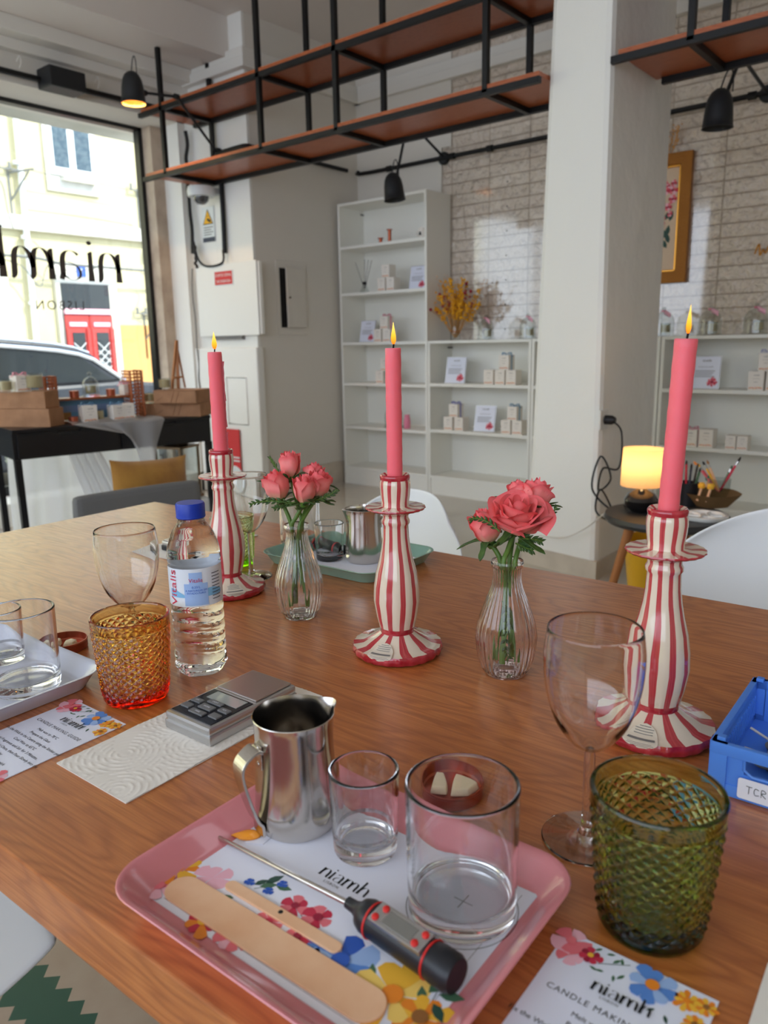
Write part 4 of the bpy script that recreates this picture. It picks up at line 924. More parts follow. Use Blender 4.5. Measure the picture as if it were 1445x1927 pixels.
for k in range(64):
    a = rd.uniform(0, 2 * PI); sp = rd.uniform(.02, .22); L = rd.uniform(.24, .41); top = Vector((sp * math.cos(a), sp * .5 * math.sin(a), L - sp * .2))
    ste.tube([(0.01 * math.cos(a), .01 * math.sin(a), .02), tuple(top * .5 + Vector((0, 0, .03))), tuple(top)], .0018, M_dry, 4)
    kind = k % 4
    if kind in (0, 1):
        for j in range(26):
            t = rd.uniform(.48, 1.02); p = top * t + Vector((rd.gauss(0, .009), rd.gauss(0, .009), rd.gauss(0, .006) + .015)); blob(yel, p, rd.uniform(.005, .010), M_dyel)
    elif kind == 2: blob(crm, top, rd.uniform(.009, .014), M_dcr); blob(crm, top * .82 + Vector((.015, 0, .02)), .008, M_dcr)
    else:
        for j in range(14): blob(fea, top * rd.uniform(.75, 1.1) + Vector((rd.gauss(0, .012), rd.gauss(0, .008), .02)), .004, M_dbe)
ste.build('stalks', dv); 
for mb_, nm in ((yel, 'yellow_sprays'), (crm, 'crimson_heads'), (fea, 'beige_plumes')): mb_.build(nm, dv)
# gilt picture, gold word, flowers above
qa, qb = on_y(1306, 282, YB - .02), on_y(1284, 531, YB - .02)
pc = thing('picture_frame', 'ornate gilt-framed picture of pink flowers, partly behind the column', 'picture', (qa.x - .26, YB - .002, (qa.z + qb.z) / 2))
hh = (qa.z - qb.z) / 2; ww = .26
m = MB(); fw_ = .062
for lo, hi in (((-ww, -.035, hh - fw_), (ww, 0, hh)), ((-ww, -.035, -hh), (ww, 0, -hh + fw_)), ((-ww, -.035, -hh + fw_ - .004), (-ww + fw_, 0, hh - fw_ + .004)), ((ww - fw_, -.035, -hh + fw_ - .004), (ww, 0, hh - fw_ + .004))): m.box(lo, hi, M_gold, bev=.003)
m.build('gilt_frame', pc)
m = MB(); k2 = .074
for lo, hi in (((-ww + fw_, -.024, hh - k2), (ww - fw_, -.004, hh - fw_)), ((-ww + fw_, -.024, -hh + fw_), (ww - fw_, -.004, -hh + k2)), ((-ww + fw_, -.024, -hh + fw_), (-ww + k2, -.004, hh - fw_)), ((ww - k2, -.024, -hh + fw_), (ww - fw_, -.004, hh - fw_))): m.box(lo, hi, M_goldw, bev=.003)
m.build('inner_moulding', pc)
m = MB(); m.box((-ww + fw_, -.008, -hh + fw_), (ww - fw_, -.004, hh - fw_), mat('picture_ground', lin(222, 196, 168), .6)); m.build('canvas', pc)
m = MB(); Q = T(0, -.0085, 0) @ UPR; rd = random.Random(5)
for k in range(22): flower_print(m, rd.uniform(.02, .16), rd.uniform(-.02, .22), rd.uniform(.012, .03), [PRINT['red'], PRINT['pink'], PRINT['palepink']], Q, 6, .0002 * k, PRINT['crimson'], seed=k)
for k in range(14): leaf_print(m, rd.uniform(.04, .15), rd.uniform(-.16, .0), .06, rd.uniform(.8, 2.2), PRINT['darkleaf'], Q, .0001 * k)
m.build('painted_flowers', pc)
m = MB(); rd = random.Random(9); M_straw = mat('gold_straw', lin(214, 160, 96), .7)
for k in range(9):
    x0 = rd.uniform(-.12, .12); m.tube([(x0 * .3, -.02, -.06), (x0, -.03, .1 + rd.uniform(0, .06))], .0016, M_straw, 4)
    for j in range(14): blob(m, (x0 * (.8 + .02 * j) + rd.gauss(0, .006), -.03, .03 + j * .009 + rd.gauss(0, .004)), .005, M_straw)
tag(m.build('dried_spray', loc=(qa.x - .16, YB - .01, qa.z - .01)), 'spray of golden dried grass tucked over the gilt picture', 'dried flowers')
m = MB(); q = on_y(1420, 478, YB - .01); P_ = [(0, 0), (.02, .05), (.03, -.01), (.045, .02), (.06, 0), (.075, .035), (.09, -.005), (.105, .03), (.12, -.01), (.13, -.05), (.115, -.055), (.12, -.02), (.15, .02), (.165, -.005), (.18, .03), (.2, 0), (.24, .06), (.25, -.03)]
m.tube(smooth_path([(q.x + a * .9, q.y, q.z + b) for a, b in P_], 5), .004, M_goldw, 6); tag(m.build('gold_wall_script'), 'gold wire handwriting on the tiles, cut by the right edge', 'sign')
# small dots on the tiles
for k in range(7):
    q = on_y(955 - k * .8, 342 + 46.2 * k, YB - .001); m = MB(); m.lathe([(0, 0), (.004, 0), (.004, .003), (0, .003)], M_darkhole, 10, RX(PI / 2)); tag(m.build('wall_plug', loc=q), 'small dark screw hole in the column of holes on the tiles', 'hole', 'screw holes in the tiles above the low bookcase')

# ------------------------------------------------------------------ socket on the column, side table with lamp and brushes
so = on_x(1133, 790, -1.405); sk = thing('wall_socket', 'white wall socket with a black plug on the right face of the column', 'socket', (-1.405, so.y, so.z))
m = MB(); m.box((0, -.04, -.042), (.01, .04, .042), M_socket, bev=.004); m.build('cover_plate', sk)
m = MB(); m.lathe([(0, 0), (.02, 0), (.02, .03), (.012, .045), (0, .045)], M_cable, 16, T(.01, .01, 0) @ RY(PI / 2)); m.build('plug', sk)
ZT2 = .42
tb = on_z(1245, 968, ZT2); tabc = Vector((tb.x + .01, tb.y + .02, 0))
sd = thing('side_table', 'small round dark side table with wooden legs beside the column', 'table', tuple(tabc))
m = MB(); m.lathe([(0, ZT2 - .03), (.215, ZT2 - .03), (.225, ZT2 - .015), (.22, ZT2), (0, ZT2)], mat('dark_tray_top', lin(52, 50, 50), .4), 48); m.build('table_top', sd)
for k in range(3):
    a = 3.5 + k * 2 * PI / 3; m = MB(); m.tube([(.12 * math.cos(a), .12 * math.sin(a), ZT2 - .03), (.21 * math.cos(a), .21 * math.sin(a), 0)], [.019, .014], M_pine, 12); m.build('leg', sd)
q = on_z(1205, 962, ZT2); lp = thing('table_lamp', 'lit table lamp with a cream drum shade and round black base', 'lamp', (q.x, q.y, ZT2))
m = MB(); m.lathe([(0, 0), (.035, 0), (.058, .02), (.064, .045), (.05, .07), (.02, .085), (.012, .095), (.012, .12), (0, .12)], mat('black_gloss_lamp', lin(22, 20, 22), .12, coat=1), 32); m.build('base', lp)
m = MB(); m.lathe([(.078, .1), (.074, .24)], M_shade, 40); m.build('lamp_shade', lp)
m = MB(); m.lathe([(0, .13), (.018, .14), (.026, .165), (.018, .19), (0, .195)], M_bulb, 16); m.build('bulb', lp)
light('table_lamp_glow', 'POINT', (q.x, q.y, ZT2 + .185), 1.25, (1, .6, .28), shadow_soft_size=.025)
m = MB(); b0 = Vector((-1.37, so.y + .01, so.z)); e0 = Vector((q.x - .06, q.y + .02, ZT2 + .012))
m.tube(smooth_path([b0, b0 + Vector((.05, -.0, -.05)), b0 + Vector((.055, -.02, -.2)), Vector((-1.36, 3.1, .52)), Vector((-1.34, 3.02, .44)), Vector((-1.28, 3.0, .5)), Vector((-1.35, 3.05, .58)), Vector((-1.36, 3.0, .45)), Vector((-1.25, 2.95, .38)), Vector((-1.3, 2.95, .46)), Vector((-1.33, 2.98, .36)), Vector((-1.24, 2.93, .34)), Vector((-1.2, 2.92, .4)), e0], 7), .0042, M_cable, 7)
tag(m.build('lamp_cable'), 'black looping cable from the socket to the side table', 'cable')
m = MB(); m.tube(smooth_path([on_y(1015, 1008, 3.12), on_y(1060, 1012, 3.12), on_y(1100, 995, 3.08), on_z(1135, 968, ZT2 + .02)], 6), .003, M_cablew, 6); tag(m.build('lamp_cable'), 'thin white cable strung across the column foot to the side table', 'cable')
q = on_z(1291, 950, ZT2); ph = thing('brush_pot', 'black round pot holding pens and markers', 'pot', (q.x, q.y, ZT2 + .001))
m = MB(); m.lathe([(0, 0), (.042, 0), (.042, .09), (.038, .09), (.038, .005), (0, .005)], M_rubber, 28); m.build('pot', ph)
def stick(label, base, top, r, col, tip=None, tipcol=None, name='paintbrush', cat='brush', grp='brushes and pens on the side table'):
    m = MB(); base = Vector(base); top = Vector(top); d = top - base
    m.tube([base, base + d * .55, base + d * .8], [r, r * 1.25, r], col, 7)
    m.tube([base + d * .8, base + d * .9], [r * 1.2, r * 1.15], M_silver if tip else col, 7); m.tube([base + d * .9, base + d * .96, top], [r * 1.15, r * 1.1, r * .3], tipcol or M_ink, 7)
    return tag(m.build(name), label, cat, grp)
rd = random.Random(4); pcs = [(PRINT['leaf'], 'green'), (M_rubber, 'black'), (PRINT['red'], 'red'), (PRINT['yellow'], 'yellow'), (PRINT['palepink'], 'pale pink'), (PRINT['navy'], 'navy')]
for k, (c_, nm) in enumerate(pcs):
    a = k * 1.05; stick('%s pen standing in the black pot on the side table' % nm, (q.x + .015 * math.cos(a), q.y + .015 * math.sin(a), ZT2 + .01), (q.x + .045 * math.cos(a), q.y + .045 * math.sin(a), ZT2 + .15 + .01 * (k % 3)), .004, c_, name='pen', cat='pen')
q2 = on_z(1352, 945, ZT2); cupt = thing('brush_cup', 'clear cup of paintbrushes standing in the basket', 'cup', (q2.x, q2.y, ZT2 + .01))
m = MB(); m.lathe([(0, 0), (.036, 0), (.04, .085), (.0385, .085), (.035, .003), (0, .003)], M_tglass, 28); m.build('cup', cupt)
q3 = on_z(1338, 952, ZT2); bk = MB(); bk.lathe([(0, .002), (.06, .002), (.1, .05), (.104, .055), (.095, .05), (.058, .008), (0, .008)], mat('woven_bowl', lin(126, 96, 60), .8, bump=(300, .6, .003)), 36, mod=lambda r, z, a: r * (1 + .04 * math.cos(5 * a)))
tag(bk.build('woven_bowl', loc=(q3.x, q3.y, ZT2)), 'brown woven bowl on the side table under the brushes', 'bowl')
for (px, py, c_, tc, lab) in ((1394, 860, PRINT['red'], M_ink, 'long red-handled brush leaning furthest right'), (1378, 876, PRINT['leaf'], PRINT['leaf'], 'green brush leaning right beside the red one'), (1322, 868, PRINT['yellow'], M_ink, 'yellow-handled brush leaning left with dark bristles'), (1305, 868, PRINT['pink'], PRINT['orange'], 'brush with pink and orange handle leaning left'), (1330, 866, M_wood_tan, PRINT['brown'], 'thin wooden brush standing upright between the others'), (1312, 872, PRINT['red'], PRINT['yellow'], 'short red brush leaning to the left')):
    tp = on_y(px, py, q2.y + .02); stick(lab, (q2.x + (q2.x - tp.x) * .2, q2.y, ZT2 + .015), tp, .0042, c_, True, tc)
for (px, py, lab, c_) in ((1320, 918, 'round yellow foam dauber lying in the bowl', PRINT['yellow']), (1337, 920, 'second yellow foam dauber beside the first', PRINT['yellow']), (1333, 904, 'teal foam dauber above the yellow ones', mat('teal_foam', lin(30, 130, 120), .9))):
    tp = on_z(px, py, ZT2 + .08); m = MB(); m.tube([tp + Vector((-.01, -.01, -.05)), tp], .005, M_wood_tan, 8); m.lathe([(0, -.004), (.012, 0), (.014, .012), (.009, .02), (0, .021)], c_, 14, T(*tp)); tag(m.build('foam_dauber'), lab, 'dauber', 'foam daubers in the bowl')
q4 = on_z(1325, 976, ZT2); pal = MB(); pal.lathe([(0, .001), (.07, .001), (.078, .012), (.078, .017), (.066, .017), (.06, .008), (.022, .008), (.018, .014), (0, .014)], M_white, 60, mod=lambda r, z, a: r * (1 + .07 * abs(math.cos(3 * a))) if r > .05 else r)
for k in range(6): a = k * PI / 3; pal.rbar((.02 * math.cos(a + .5), .02 * math.sin(a + .5), .012), (.06 * math.cos(a + .5), .06 * math.sin(a + .5), .012), .006, M_white, .008)
tag(pal.build('paint_palette', loc=(q4.x, q4.y, ZT2)), 'white flower-shaped ceramic paint palette on the side table edge', 'palette')
m = MB(); qy = on_z(1206, 1085, .12); m.lathe([(0, -.12), (.1, -.12), (.13, .14), (.122, .14), (.095, -.11), (0, -.11)], mat('yellow_bucket', lin(222, 168, 30), .4), 30); tag(m.build('waste_bin', loc=(qy.x + .02, qy.y + .1, .121)), 'yellow bin under the side table', 'bin')

# ------------------------------------------------------------------ shell chairs
def chair(label, loc, rz, top=.8, w=.23, seat_z=.44, mt=None, legs=None):
    t = thing('shell_chair', label, 'chair', loc, (0, 0, rz), 'white moulded shell chairs round the table'); m = MB()
    # the shell: back at +y, seat forward to -y
    def fn(u, v):
        a = (u - .5) * 2
        if v < .45:   # seat
            s = v / .45; y = -.22 + .36 * s; z = seat_z + .02 * (1 - s) ** 2 * 0 + .05 * a * a * (.3 + s); hw = w * (.82 + .18 * math.sin(PI * min(1, s + .1)))
            return (a * hw, y - .02 * a * a * (1 - s) * -1, z - .03 * math.sin(PI * s))
        s = (v - .45) / .55; hw = w * (1.0 - .12 * s) * (1 - max(0, s - .72) ** 2 * 3.2)
        H = top - seat_z; z = seat_z - .02 + H * (1.02 * s) - .055 * abs(a) ** 2.6 * s
        y = .14 + .09 * s + .03 * math.sin(PI * s) - .07 * abs(a) ** 2 * (1.1 - .3 * s)
        return (a * hw, y, z)
    m.grid(fn, 24, 40, mt or M_chair); m.build('shell', t, solid=.006, subsurf=1)
    for sx in (-1, 1):
        for sy in (-1, 1):
            m = MB(); m.tube([(sx * .12, sy * .1, seat_z - .03), (sx * .2, sy * .2, 0)], [.014, .01], legs or M_pine, 10); m.build('leg', t)
    m = MB(); m.rbar((-.13, -.1, seat_z - .04), (.13, .1, seat_z - .04), .012, M_black); m.rbar((-.13, .1, seat_z - .04), (.13, -.1, seat_z - .04), .012, M_black); m.build('under_frame', t)
    return t
c1 = on_y(775, 1000, 1.5)
chair('white shell chair across the table, seen between the middle candle and the right vase', (c1.x - .03, 1.29, 0), -.2, .715, .235, .40)
chair('white shell chair at the far right, behind the right candlestick', (-.19, 1.18, 0), .1, .80, .30, .40)
chair('white shell chair tucked under the near left side of the table', (-.86, .1, 0), PI - .1, .7, .23, .50, legs=M_black)

# ------------------------------------------------------------------ desk in the window and its display
DZ = .676
D0, D1 = on_z(21.6, 810, DZ), on_z(396, 781, DZ)
dl = (D1 - D0).length; da_ = math.atan2((D1 - D0).y, (D1 - D0).x)
dk = thing('console_desk', 'black desk with two drawers standing in front of the shop window', 'desk', (D0.x, D0.y, 0), (0, 0, da_))
DD = .46
m = MB(); m.box((0, 0, DZ - .018), (dl, DD, DZ), M_blkwood, bev=.002); m.build('desk_top', dk)
m = MB(); m.box((0, .012, DZ - .15), (dl, DD, DZ - .018), M_blkwood); m.build('drawer_case', dk)
for k in (0, 1):
    a, b = .02 + k * (dl - .02) / 2, k * (dl - .02) / 2 + (dl - .02) / 2; cxm = (a + b) / 2
    m = MB(); m.box((a, -.002, DZ - .142), (b, .012, DZ - .03), M_blkwood, bev=.002); m.box((a, -.002, DZ - .03), (cxm - .055, .012, DZ - .021), M_blkwood); m.box((cxm + .055, -.002, DZ - .03), (b, .012, DZ - .021), M_blkwood)
    m.poly([(cxm - .055, DZ - .03), (cxm + .055, DZ - .03), (cxm + .035, DZ - .046), (cxm - .035, DZ - .046)], M_darkhole, 0, .002, T(0, -.001, 0) @ UPR); m.build('drawer', dk)
for x in (.0, dl - .03):
    for y in (0.0, DD - .04): m = MB(); m.box((x, y, 0), (x + .03, y + .04, DZ - .15), M_blkwood); m.build('leg', dk)
DM = Matrix.Translation((D0.x, D0.y, 0)) @ RZ(da_)
def dpos(px, py, z=DZ): return on_z(px, py, z)
def dloc(p): return DM.inverted() @ Vector(p)
# voile curtains gathered behind the desk
cur = thing('voile_curtain', 'white voile cloth hanging in folds behind the black desk', 'curtain', (0, 0, 0))
m = MB(); m.grid(lambda u, v: tuple(DM @ Vector((.1 + .86 * u + .06 * (1 - v) * (u - .5), DD + .09 + .03 * math.sin(u * 38) * (1.2 - v) + .03 * math.sin(u * 11 + 3 * v), .01 + v * (DZ - .05)))), 90, 16, M_drape); m.build('curtain_sheet', cur)
m = MB(); m.grid(lambda u, v: tuple(DM @ Vector((.44 + .3 * (1 - v) * .7 + (.2 - .05 * v) * (u - .5) * 1.2, DD + .03 + .02 * math.sin(u * 26), .01 + v * (DZ - .06)))), 40, 12, M_drape); m.build('gathered_fold', cur)
tag(cur, 'white voile cloth hanging in folds behind the black desk', 'curtain')
# tulle over the desk front
m = MB()
e = [dloc(dpos(112, 796)), dloc(dpos(275, 783))]
def tul(u, v):
    x = e[0].x + .0 + (e[1].x - e[0].x) * u
    if v < .4: s = v / .4; return (x + .05 * (1 - s) * math.sin(5 * u), .22 * (1 - s) - .012 - .01 * s, DZ + .006 + .012 * abs(math.sin(u * 9 + s * 3)) * (1 - .3 * s))
    s = (v - .4) / .6; cx_ = e[0].x + (e[1].x - e[0].x) * .72; L = .06 + .32 * math.exp(-((u - .75) / .27) ** 2)
    return (x * (1 - .62 * s) + cx_ * .62 * s + .015 * s, -.02 - .02 * math.sin(u * 17) * (.4 + s) - .012, DZ + .006 - L * s)
m.grid(tul, 48, 24, M_tulle); o = m.build('tulle_runner'); o.matrix_world = DM; tag(o, 'sheer white tulle draped over the front edge of the black desk', 'cloth')
# kraft boxes and bags
def dthing(name, label, cat, px, py, z=DZ, rz=0, group=None): p = on_z(px, py, z); return thing(name, label, cat, (p.x, p.y, z), (0, 0, da_ + rz), group)
def kraft(label, px0, px1, py, z, h, d, rz=0, fold=False, sc=None):
    a, b = on_z(px0, py, DZ), on_z(px1, py, DZ); w = (b - a).length; c = (a + b) / 2
    t = thing('kraft_box' if not fold else 'kraft_bag', label, 'box' if not fold else 'bag', (c.x, c.y, z), (0, 0, math.atan2((b - a).y, (b - a).x) + rz)); m = MB()
    m.box((-w / 2, 0, 0), (w / 2, d, h), M_kraft, bev=.003); m.build('paper_body', t)
    if fold:
        m = MB(); kf = mat('kraft_fold', lin(150, 106, 74), .7) if 'kraft_fold' not in MATS else MATS['kraft_fold']
        for x0, z0, x1, z1 in ((-w / 2 + .01, .01, -w * .28, h * .5), (-w * .1, .005, w * .0, h), (w * .02, h * .1, w * .12, h)): m.rbar((x0, -.001, z0), (x1, -.001, z1), .002, kf)
        m.box((-w / 2, -.002, h * .94), (w / 2, .0, h), kf); m.build('fold_creases', t)
    return t
HBX = .092
kraft('lower kraft cardboard box at the left end of the desk', -80, 95, 804, DZ, HBX, .13); kraft('upper kraft cardboard box at the left end of the desk', -80, 90, 804, DZ + HBX + .001, HBX * .95, .125)
kraft('lower folded kraft paper bag at the right end of the desk', 290, 378, 784, DZ, .078, .24, fold=True); kraft('upper folded kraft paper bag at the right end of the desk', 292, 371, 786, DZ + .079, .072, .2, fold=True)
kraft('small folded kraft bag behind, between the basket and the paper bags', 262, 300, 781, DZ, .075, .16, fold=True)
ZU = DZ + 2 * HBX
def at_desk(px, y):      # point over the desk, y metres behind its front edge
    d = sight(px, 760); n = Vector((-math.sin(da_), math.cos(da_), 0)); t = (n.dot(D0 + n * y) - n.dot(O3)) / n.dot(d); return O3 + d * t
def at_row(px, py, y):
    n = Vector((-math.sin(da_), math.cos(da_), 0)); d = sight(px, py); t = (n.dot(D0 + n * y) - n.dot(O3)) / n.dot(d); return O3 + d * t
q = at_row(12, 737, .1); jar_candle('cream jar candle on the kraft boxes at the left edge', q.x, q.y, ZU - .004, .03, .062)
q = at_row(40, 737, .12); _first.clear(); t = carton('white box with pink ribbon on the left kraft boxes', q.x, q.y, ZU - .004, .07, .08, .07, da_ + .2, 'gift boxes on the desk', rib='pink')
q = at_row(66, 737, .1); jar_candle('larger cream jar candle on the left kraft boxes beside the wicker', q.x, q.y, ZU - .004, .043, .088)
# open wicker hamper standing on edge: two side trays and a shelf
hp = thing('wicker_hamper', 'open wicker picnic hamper with a wooden shelf, standing on the desk', 'basket', tuple(at_row(180, 795, .2).xy) + (DZ,), (0, 0, da_))
HC = Vector(hp.location); HM = (Matrix.Translation(HC) @ RZ(da_)).inverted()
def weave(m, lo, hi, nx, nz, ax='x'):
    x0, y0, z0 = lo; x1, y1, z1 = hi
    for k in range(nz):
        z = z0 + (z1 - z0) * k / (nz - 1)
        pts = [((x0 + (x1 - x0) * i / (nx * 2)), (y0 + (y1 - y0) * i / (nx * 2)), z) for i in range(nx * 2 + 1)]
        off = [(.0035 if (i + k) % 2 else -.0035) for i in range(len(pts))]
        dirn = Vector((y1 - y0, -(x1 - x0), 0)).normalized()
        m.tube([Vector(p) + dirn * o_ for p, o_ in zip(pts, off)], .0036, M_wicker, 5)
    for i in range(nx + 1):
        x = x0 + (x1 - x0) * i / nx; y = y0 + (y1 - y0) * i / nx; m.tube([(x, y, z0), (x, y, z1)], .003, M_wicker, 5)
A0 = HM @ at_row(88, 700, .13); A1 = HM @ at_row(252, 700, .2)
xl, xr_ = (HM @ at_row(102, 740, .2)).x, (HM @ at_row(240, 740, .2)).x
for (xa, xb, top, nm) in ((xl - .055, xl, .245, 'left_tray'), (xr_, xr_ + .07, .26, 'right_tray')):
    m = MB(); weave(m, (xa, -.06, .006), (xb, -.04, top), 3, 15); weave(m, (xa, -.06, .006), (xa, .06, top), 4, 15); weave(m, (xb, -.05, .006), (xb, .06, top), 4, 15)
    m.tube([(xa, -.06, .004), (xb, -.05, .004), (xb, -.05, top), (xa, -.06, top)], .006, M_wicker, 6, closed=True); m.build('wicker_panel', hp)
m = MB(); m.box((xl - .005, -.045, .118), (xr_ + .02, .06, .13), mat('varnished_wood', lin(150, 84, 46), .35), bev=.003); m.build('wooden_shelf', hp)
m = MB(); m.rbar((xl, -.045, .005), (xr_, -.045, .005), .012, MATS['varnished_wood']); m.rbar((xl, -.045, 0), (xl, -.045, .125), .009, MATS['varnished_wood']); m.rbar((xr_, -.045, 0), (xr_, -.045, .125), .009, MATS['varnished_wood']); m.build('wooden_rim', hp)
m = MB(); m.box((xl + .006, .05, .008), (xr_ - .006, .056, .116), PRINT['skyblue']); m.box((xl + .006, .049, .008), (xl + .09, .0505, .05), M_straw); m.box((xl + .006, .048, .05), (xr_ - .006, .0505, .085), PRINT['paleblue']); m.build('printed_lining', hp)
HMi = HM.inverted()
def on_hamper(px, up): p = at_row(px, 755 if up else 785, .2); l = HM @ p; return HMi @ Vector((l.x, -.0 if up else -.1, .1305 if up else .001))
q = on_hamper(173, 1); cloche('glass bell jar on top of the wicker hamper', q.x, q.y, q.z, .042, .105); jar_candle('cream candle under the bell jar on the hamper', q.x, q.y, q.z + .009, .028, .055)
for px, up, lab in ((141, 1, 'copper tin left of the bell jar on the hamper'), (210, 1, 'copper tin right of the bell jar on the hamper'), (127, 0, 'copper tin in front of the hamper at lower left')):
    q = on_hamper(px, up); m = MB(); m.lathe([(0, 0), (.024, 0), (.024, .028), (.025, .028), (.025, .036), (0, .037)], M_copper, 28); tag(m.build('copper_tin', loc=tuple(q)), lab, 'tin', 'copper tins on the desk')
_first.clear()
def dcart(label, px, up, w, h, rz=0, rib=None):
    q = on_hamper(px, up); return carton(label, q.x, q.y, q.z + (.0 if up else .004), w, h, w, da_ + rz, 'gift boxes on the desk', rib=rib)
dcart('white box with pink ribbon on the right of the hamper', 238, 1, .05, .058, .2, 'pink')
dcart('white box with turquoise ribbon in front of the hamper lining', 155, 0, .075, .088, 0, 'blue')
dcart('white box with blue ribbon in the middle before the hamper', 208, 0, .07, .08, .1, 'blue')
dcart('plain white box behind the blue-ribboned one', 228, 0, .06, .085)
q = on_hamper(177, 0); jar_candle('small cream candle between the ribboned boxes', q.x, q.y, q.z + .004, .02, .06)
q = at_row(283, 765, .2); jar_candle('cream candle in a glass between hamper and paper bags', q.x, q.y, DZ + .076, .03, .06)
q = at_row(310, 722, .12); jar_candle('cream candle on the upper paper bag', q.x, q.y, DZ + .152, .033, .062)
# easel behind
ez = thing('wooden_easel', 'small wooden easel standing on the paper bags by the window jamb', 'easel', tuple(at_row(337, 725, .16).xy) + (DZ + .152,), (0, 0, da_))
s = .052
m = MB(); m.rbar((-.045, 0, 0), (.012, .02, .27), .012, M_pine); m.build('leg', ez); m = MB(); m.rbar((.045, 0.02, 0), (.016, .03, .25), .01, M_pine); m.build('leg', ez)
m = MB(); m.rbar((-.01, -.01, 0), (.018, .03, .27), .016, M_pine); m.build('mast', ez); m = MB(); m.rbar((-.035, -.01, .06), (.02, -.01, .065), .01, M_pine); m.build('ledge', ez)
# lantern on a low plinth, pillow and grey armchair
lq = on_x(362, 935, -3.75); LZ = lq.z; _l = dloc(lq); lq = DM @ Vector((min(_l.x, dl - .15), min(max(_l.y, .16), DD - .16), _l.z))
m = MB(); m.box((-.2, -.13, 0), (.14, .14, LZ), M_pillar, bev=.01); tag(m.build('window_plinth', loc=(lq.x, lq.y, 0), rot=(0, 0, da_)), 'low white plinth under the desk carrying the lantern', 'plinth')
ln = thing('metal_lantern', 'tall metal and glass lantern with a candle under the right end of the desk', 'lantern', (lq.x, lq.y, LZ + .001), (0, 0, .3)); hw, H = .085, .3
m = MB()
for sx in (-1, 1):
    for sy in (-1, 1): m.rbar((sx * hw, sy * hw, 0), (sx * hw, sy * hw, H), .012, M_brass)
m.box((-hw - .015, -hw - .015, 0), (hw + .015, hw + .015, .02), M_brass, bev=.003); m.box((-hw - .008, -hw - .008, H), (hw + .008, hw + .008, H + .012), M_brass)
m.build('frame', ln)
m = MB()
for sx in (-1, 1): m.box((sx * hw - .001, -hw, .02), (sx * hw + .001, hw, H), M_tglass); m.box((-hw, sx * hw - .001, .02), (hw, sx * hw + .001, H), M_tglass)
m.build('glass_panes', ln)
m = MB(); m.lathe([(.07, 0), (.04, .03), (.02, .045), (0, .045)], M_brass, 4, T(0, 0, H + .012) @ RZ(PI / 4), smooth=False); m.build('lid', ln)
m = MB(); m.lathe([(0, 0), (.033, 0), (.033, .1), (0, .095)], M_amberwax, 24); tag(m.build('pillar_candle', loc=(lq.x, lq.y, LZ + .022)), 'ivory pillar candle inside the metal lantern', 'candle')
ar = thing('grey_armchair', 'low grey upholstered armchair behind the table corner', 'armchair', (-2.72, 1.72, 0), (0, 0, 1.42))
gz = on_x(260, 928, -2.6).z
m = MB(); m.box((-.27, -.035, .12), (.27, .035, gz), M_greyfab, bev=.03); m.build('backrest', ar, subsurf=1)
m = MB(); m.box((-.27, .02, .12), (.27, .5, .3), M_greyfab, bev=.03); m.build('seat', ar, subsurf=1)
for sx in (-.22, .22):
    for sy in (.03, .44): m = MB(); m.tube([(sx, sy, .13), (sx, sy, 0)], .015, M_black, 8); m.build('leg', ar)
pq = on_x(285, 917, -2.95)
def pillow(u, v, s):
    a, b = (u - .5) * 2, (v - .5) * 2; k = (1 - abs(a) ** 3) * (1 - abs(b) ** 3); pinch = 1 - .1 * (1 - abs(b) ** 2) * 0
    return (a * .18 * (1 - .07 * (1 - b * b) * 0 + .04 * abs(b) ** 4), s * (.045 * k ** .6 + .004 * mnoise.noise(Vector((a * 3, b * 3, s))) * k), b * .12 * (1 + .12 * abs(a) ** 3))
m = MB()
for s_ in (-1, 1): m.grid(lambda u, v, s_=s_: pillow(u, v, s_), 28, 22, M_mustard)
o = m.build('cushion', loc=tuple(pq), rot=(-.1, .05, 1.5)); tag(o, 'mustard velvet cushion on the grey armchair', 'cushion')
pv = thing('hanging_plant', 'trailing variegated plant hanging at the left edge behind the desk', 'plant', tuple(on_x(20, 850, -4.62)))
M_trail = mat('variegated_leaf', lin(150, 166, 140), .6, vary=(90, lin(210, 216, 200), .4, .6))
vi, lf = MB(), MB(); rd = random.Random(2)
for k in range(7):
    x0, y0 = rd.uniform(-.04, .04), rd.uniform(-.1, .1); L = rd.uniform(.1, .24)
    vi.tube([(x0, y0, .1), (x0 + .01, y0, .1 - L)], .002, M_stem, 4)
    for j in range(16): blob(lf, (x0 + rd.uniform(-.015, .015), y0 + rd.uniform(-.015, .015), .1 - L * j / 15), .007, M_trail)
vi.build('vines', pv); lf.build('leaves', pv)

# ------------------------------------------------------------------ the big oak table
TA = math.radians(2.078)
C0 = on_z(291.5, 944, TAB); TWID = .822; TLEN = 2.45
tbl = thing('oak_table', 'large oak veneered table filling the foreground', 'table', (C0.x, C0.y, 0), (0, 0, TA))
m = MB(); m.box((0, -TWID, TAB - .042), (TLEN, 0, TAB), M_table, bev=.0015); m.build('tabletop', tbl)
m = MB(); m.box((.1, -TWID + .1, TAB - .1), (TLEN - .1, -.1, TAB - .042), M_black); m.build('apron', tbl)
for x in (.12, TLEN - .16):
    for y in (-TWID + .12, -.16): m = MB(); m.box((x, y, .006), (x + .05, y + .05, TAB - .1), M_black); m.build('leg', tbl)
Z = TAB + .0003
def upright(name, label, cat, px, py, z=Z, rz=TA, group=None):
    p = on_z(px, py, z); return thing(name, label, cat, tuple(p), (0, 0, rz), group), p

